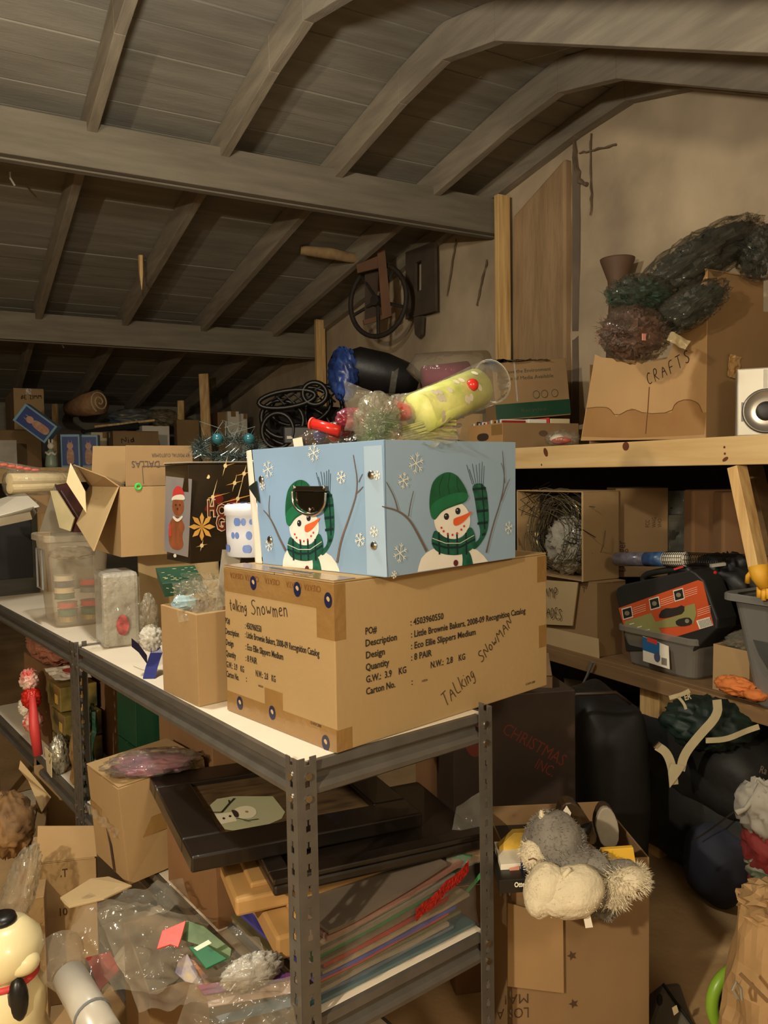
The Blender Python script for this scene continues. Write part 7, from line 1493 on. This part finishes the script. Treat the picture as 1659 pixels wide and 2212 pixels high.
itm('yellow_book', 'yellow packet with dark stripes leaning behind the white printed box', 'packet', ((1078, 1830), (1110, 1800), (1165, 1796), (1160, 1852), (1080, 1868)), mat('yellow_stripe', (216, 176, 66), .4, scale=14, rgb2=(90, 72, 34)), 1.62, .02)
itm('yellow_card', 'yellow packet edge right behind the grey slipper head', 'packet', ((1138, 1800), (1152, 1780), (1150, 1820), (1140, 1830)), YB, 1.6, .01)
o = itm('yellow_folder', 'bright yellow packet with black side letters standing at right of slippers', 'packet', ((1299, 1836), (1368, 1831), (1376, 1880), (1308, 1884)), mat('bright_yellow', (232, 186, 62), .4, var=.03), 1.63, .012)
q = MB(); Pq = uvn(D(1313, 1876, 1.627), UP, -rt_h); put_text(q, 'MEDIUM HANDLE', Pq, 0, 0, .007, INK, n=.001, bold=.03, length=.038); q.face([D(x, y, 1.626) for x, y in ((1318, 1862), (1342, 1860), (1343, 1882), (1319, 1884))], WHITE); q.build('printed_text', o)
# eyewear packet
o = thing('sunglasses_case', 'brown blister packet with white label and dark lens tucked behind slippers', 'packet', D(1250, 1775, 1.72)); L0 = Vector(o.location)
q = MB(); q.prism([D(x, y, 1.72)-L0 for x, y in sml([(1207, 1762), (1215, 1735), (1240, 1732), (1262, 1755), (1290, 1800), (1288, 1830), (1262, 1822), (1230, 1800)], 1)], fwd_h*.04, mat('brown_blister', (70, 54, 36), .25, var=.2, coat=.4)); q.build('shell', o, bevel=.004)
q = MB(); q.face([D(x, y, 1.715)-L0 for x, y in ((1211, 1760), (1224, 1740), (1234, 1756), (1226, 1782))], WHITE); q.build('label', o)
q = MB(); q.blob(D(1262, 1795, 1.715)-L0, (.028, .012, .012), BLACKP, X=Matrix.Rotation(-.6, 4, fwd_h)); q.build('lens', o, smooth=True)
q = MB(); q.tube([D(x, y, 1.712)-L0 for x, y in ((1212, 1775), (1240, 1805), (1275, 1828))], .004, mat('olive_band', (150, 142, 50), .4), 6); q.build('band', o)
itm('red_packet', 'dark red clear packet between grey slippers and yellow packet', 'packet', ((1240, 1812), (1255, 1808), (1305, 1852), (1300, 1872), (1262, 1862)), mat('red_clear_pack', (120, 44, 40), .25, scale=12, rgb2=(90, 76, 60), coat=.5), 1.66, .015)
# shoe
o = thing('shoe', 'pale soled dark shoe standing on its toe at the carton back', 'shoe', D(1312, 1800, 1.78)); L0 = Vector(o.location)
so = sm([(1286, 1780), (1296, 1750), (1310, 1743), (1325, 1752), (1338, 1785), (1337, 1825), (1320, 1832), (1300, 1828), (1290, 1800)], 1)
q = MB(); q.prism([D(x, y, 1.78)-L0 for x, y in so], fwd_h*.014, mat('pale_sole', (160, 150, 132), .7, var=.08, scale=30)); q.build('sole', o, bevel=.003)
q = MB(); q.prism([D(x*1.02-26, y-3, 1.796)-L0 for x, y in so], fwd_h*.04, mat('shoe_brown', (66, 48, 34), .6)); q.build('upper', o, bevel=.012)
# plush slippers
GF_ = mat('grey_plush', (138, 133, 124), .95, scale=14, rgb2=(108, 103, 96), bump=.3, bscale=120); WF = mat('cream_plush', (214, 202, 174), .95, var=.06, scale=20, bump=.3, bscale=140)
o = thing('plush_slippers', 'grey and cream plush squirrel slippers with fluffy tail lying on carton', 'slippers', D(1230, 1880, 1.55)); L0 = Vector(o.location)
def fur(q, c, r, m, n, ln, seed):
    rnd = random.Random(seed)
    for i in range(n):
        v = Vector((rnd.gauss(0, 1), rnd.gauss(0, 1), rnd.gauss(0, 1))).normalized(); p = Vector(c)+(rt_h*v.x*r[0]+fwd_h*v.y*r[1]+UP*v.z*r[2]); d_ = (v2 := (rt_h*v.x+fwd_h*v.y+UP*v.z)+Vector((rnd.gauss(0, .4), rnd.gauss(0, .4), rnd.gauss(0, .4)-.3))).normalized(); s_ = d_.orthogonal().normalized()*.0011
        q.face([p-s_-d_*.002, p+s_-d_*.002, p+d_*ln*rnd.uniform(.6, 1.2)], m)
def pl(nm, parts, furn=900, ln=.011, par=None):
    ln *= .75; q = MB()
    for (x, y, d_, r, m, rot) in parts:
        X = Matrix.Rotation(-HEAD, 4, 'Z') @ Matrix.Rotation(rot, 4, 'Y'); q.blob(D(x, y, d_)-L0, r, m, int(x), .08, 5, 32, 22, X); fur(q, D(x, y, d_)-L0, r, m, furn, ln, int(y))
    return q.build(nm, par or o, smooth=True)
pl('head', [(1195, 1830, 1.57, (.062, .05, .075), GF_, .2), (1225, 1860, 1.56, (.052, .045, .045), GF_, 0)])
pl('muzzle', [(1152, 1845, 1.55, (.026, .03, .03), WF, 0), (1156, 1868, 1.56, (.02, .02, .022), WF, 0)], 500)
pl('ear', [(1180, 1775, 1.58, (.018, .012, .026), GF_, .3)], 200, .008); pl('ear_lining', [(1171, 1772, 1.565, (.006, .006, .022), WF, -.1)], 100, .005)
pl('ear', [(1236, 1812, 1.6, (.03, .02, .03), GF_, .3)], 200, .008)
pl('foot', [(1175, 1922, 1.50, (.038, .04, .055), WF, .35), (1158, 1948, 1.49, (.022, .03, .026), WF, 0)], 260, .0025)
pl('foot', [(1238, 1925, 1.49, (.062, .045, .048), WF, -.4), (1205, 1945, 1.485, (.036, .035, .028), WF, 0), (1255, 1945, 1.49, (.03, .035, .022), WF, 0)], 260, .0025)
pl('body', [(1275, 1885, 1.56, (.055, .05, .045), GF_, .5), (1295, 1915, 1.54, (.04, .04, .042), GF_, 0), (1302, 1955, 1.56, (.026, .03, .028), GF_, 0)], 500)
pl('tail_base', [(1335, 1885, 1.54, (.042, .03, .022), GF_, -.3)], 500, .012)
pl('tail_fluff', [(1345, 1905, 1.52, (.048, .03, .026), WF, -.35), (1325, 1930, 1.52, (.028, .025, .03), WF, 0), (1375, 1890, 1.53, (.018, .02, .016), WF, -.3)], 1100, .02)
q = MB(); q.tube([D(x, y, 1.475)-L0 for x, y in ((1215, 1905), (1220, 1888), (1232, 1876))], .005, WF, 8); q.build('seam', o, smooth=True)
q = MB(); q.tube([D(x, y, 1.49)-L0 for x, y in ((1141, 1858), (1152, 1854), (1160, 1858))], .0016, mat('mouth_brown', (110, 70, 48), .7), 5); q.build('mouth', o)
q = MB(); q.prism([D(x, y, 1.475)-L0 for x, y in ((1257, 1965), (1272, 1963), (1281, 2003), (1265, 2005))], fwd_h*.0008, WHITE); q.build('care_tag', o)
# lower right floor
t, g = bx('open carton rim at the bottom edge below the printed carton', 1338, 2245, 1070, 1350, .22, -2, 2172, C0, closed=False, ymax=.5); t.location.z = .001
for ch in t.children: pass
o = thing('grey_pouch', 'grey fabric pouch with a cream tag lying on the floor', 'pouch', F(1440, 2200, .001)); L0 = Vector(o.location); GP = mat('grey_pouch_cloth', (112, 106, 94), .8, var=.12)
q = MB(); pk = D(1432, 2125, 1.95)-L0; b4 = [F(x, y, .001)-L0 for x, y in ((1385, 2260), (1505, 2225), (1470, 2120), (1400, 2150))]; q.raw([pk]+b4, [(0, 1, 2), (0, 2, 3), (0, 3, 4), (0, 4, 1), (4, 3, 2, 1)], GP); q.build('cloth', o, bevel=.01)
q = MB(); q.prism([D(x, y, 1.80)-L0 for x, y in ((1452, 2178), (1462, 2172), (1466, 2186), (1456, 2194))], fwd_h*.002, CREAM); q.build('tag', o); q = MB(); q.tube([pk+Vector((0, 0, .0)), (pk+b4[1])*.5-fwd_h*.01, b4[1]], .004, BLACKM, 5); q.build('seam', o)
q = MB(); q.blob(D(1425, 2160, 1.80)-L0, (.008, .006, .014), BLACKM); q.build('zip_pull', o)
# lime hoop and kraft sack
o = thing('lime_hoop', 'lime green plastic hoop rim leaning at the lower right corner', 'hoop', D(1620, 2140, 1.5)); L0 = Vector(o.location); LIM = mat('lime_plastic', (134, 176, 52), .35, var=.06)
q = MB(); P_ = [D(1612+74*math.cos(a), 2170+82*math.sin(a), 1.5+.03*math.cos(a))-L0 for a in [i*math.pi/18 for i in range(36)]]; q.tube(P_, .012, LIM, 10, closed=True); q.build('rim', o, smooth=True)
q = MB(); q.face([D(1612+68*math.cos(a), 2170+76*math.sin(a), 1.53)-L0 for a in [i*math.pi/18 for i in range(36)]], mat('dark_basin', (50, 60, 30), .5)); q.build('basin', o, solid=.01)
o = thing('kraft_sack', 'crumpled kraft paper sack standing over the lime hoop, lower right', 'sack', (lambda p: (p.x, p.y, .001))(D(1680, 2200, 1.35))); L0 = Vector(o.location); KS = mat('kraft_paper', (160, 128, 86), .8, var=.1, scale=4, bump=.4, bscale=10)
vs = []; n = 26; m_ = 40; ztop = D(1650, 1950, 1.35).z
for i in range(n+1):
    t_ = i/n
    for j in range(m_):
        a = 2*math.pi*j/m_; r_ = (.115-.055*t_**1.5)*(1+.16*(.5-abs(noise.noise(Vector((math.cos(a)*2.2, math.sin(a)*2.2, t_*5)))*2))); vs.append(Vector((r_*1.1*math.cos(a), r_*math.sin(a), ztop*t_)))
q = MB(); q.raw(vs, [(i*m_+j, i*m_+(j+1) % m_, (i+1)*m_+(j+1) % m_, (i+1)*m_+j) for i in range(n) for j in range(m_)]+[tuple(range(m_))[::-1]], KS); q.blob((0, 0, ztop-.004), (.068, .062, .03), KS, 5, .5, 7, 30, 18, ridge=True); q.build('paper', o)
q = MB(); ribbon(q, [D(x, y, 1.22) for x, y in ((1600, 2105), (1630, 2135), (1660, 2165))], .006, mat('sack_fold', (120, 92, 58), .8), L0=L0); q.build('fold', o)
q = MB(); q.tube([D(x, y, 1.24)-L0 for x, y in ((1583, 2138), (1590, 2120), (1600, 2135), (1602, 2160), (1592, 2155))], .003, mat('grey_cord', (130, 122, 104), .6), 6, closed=True); q.build('cord', o)
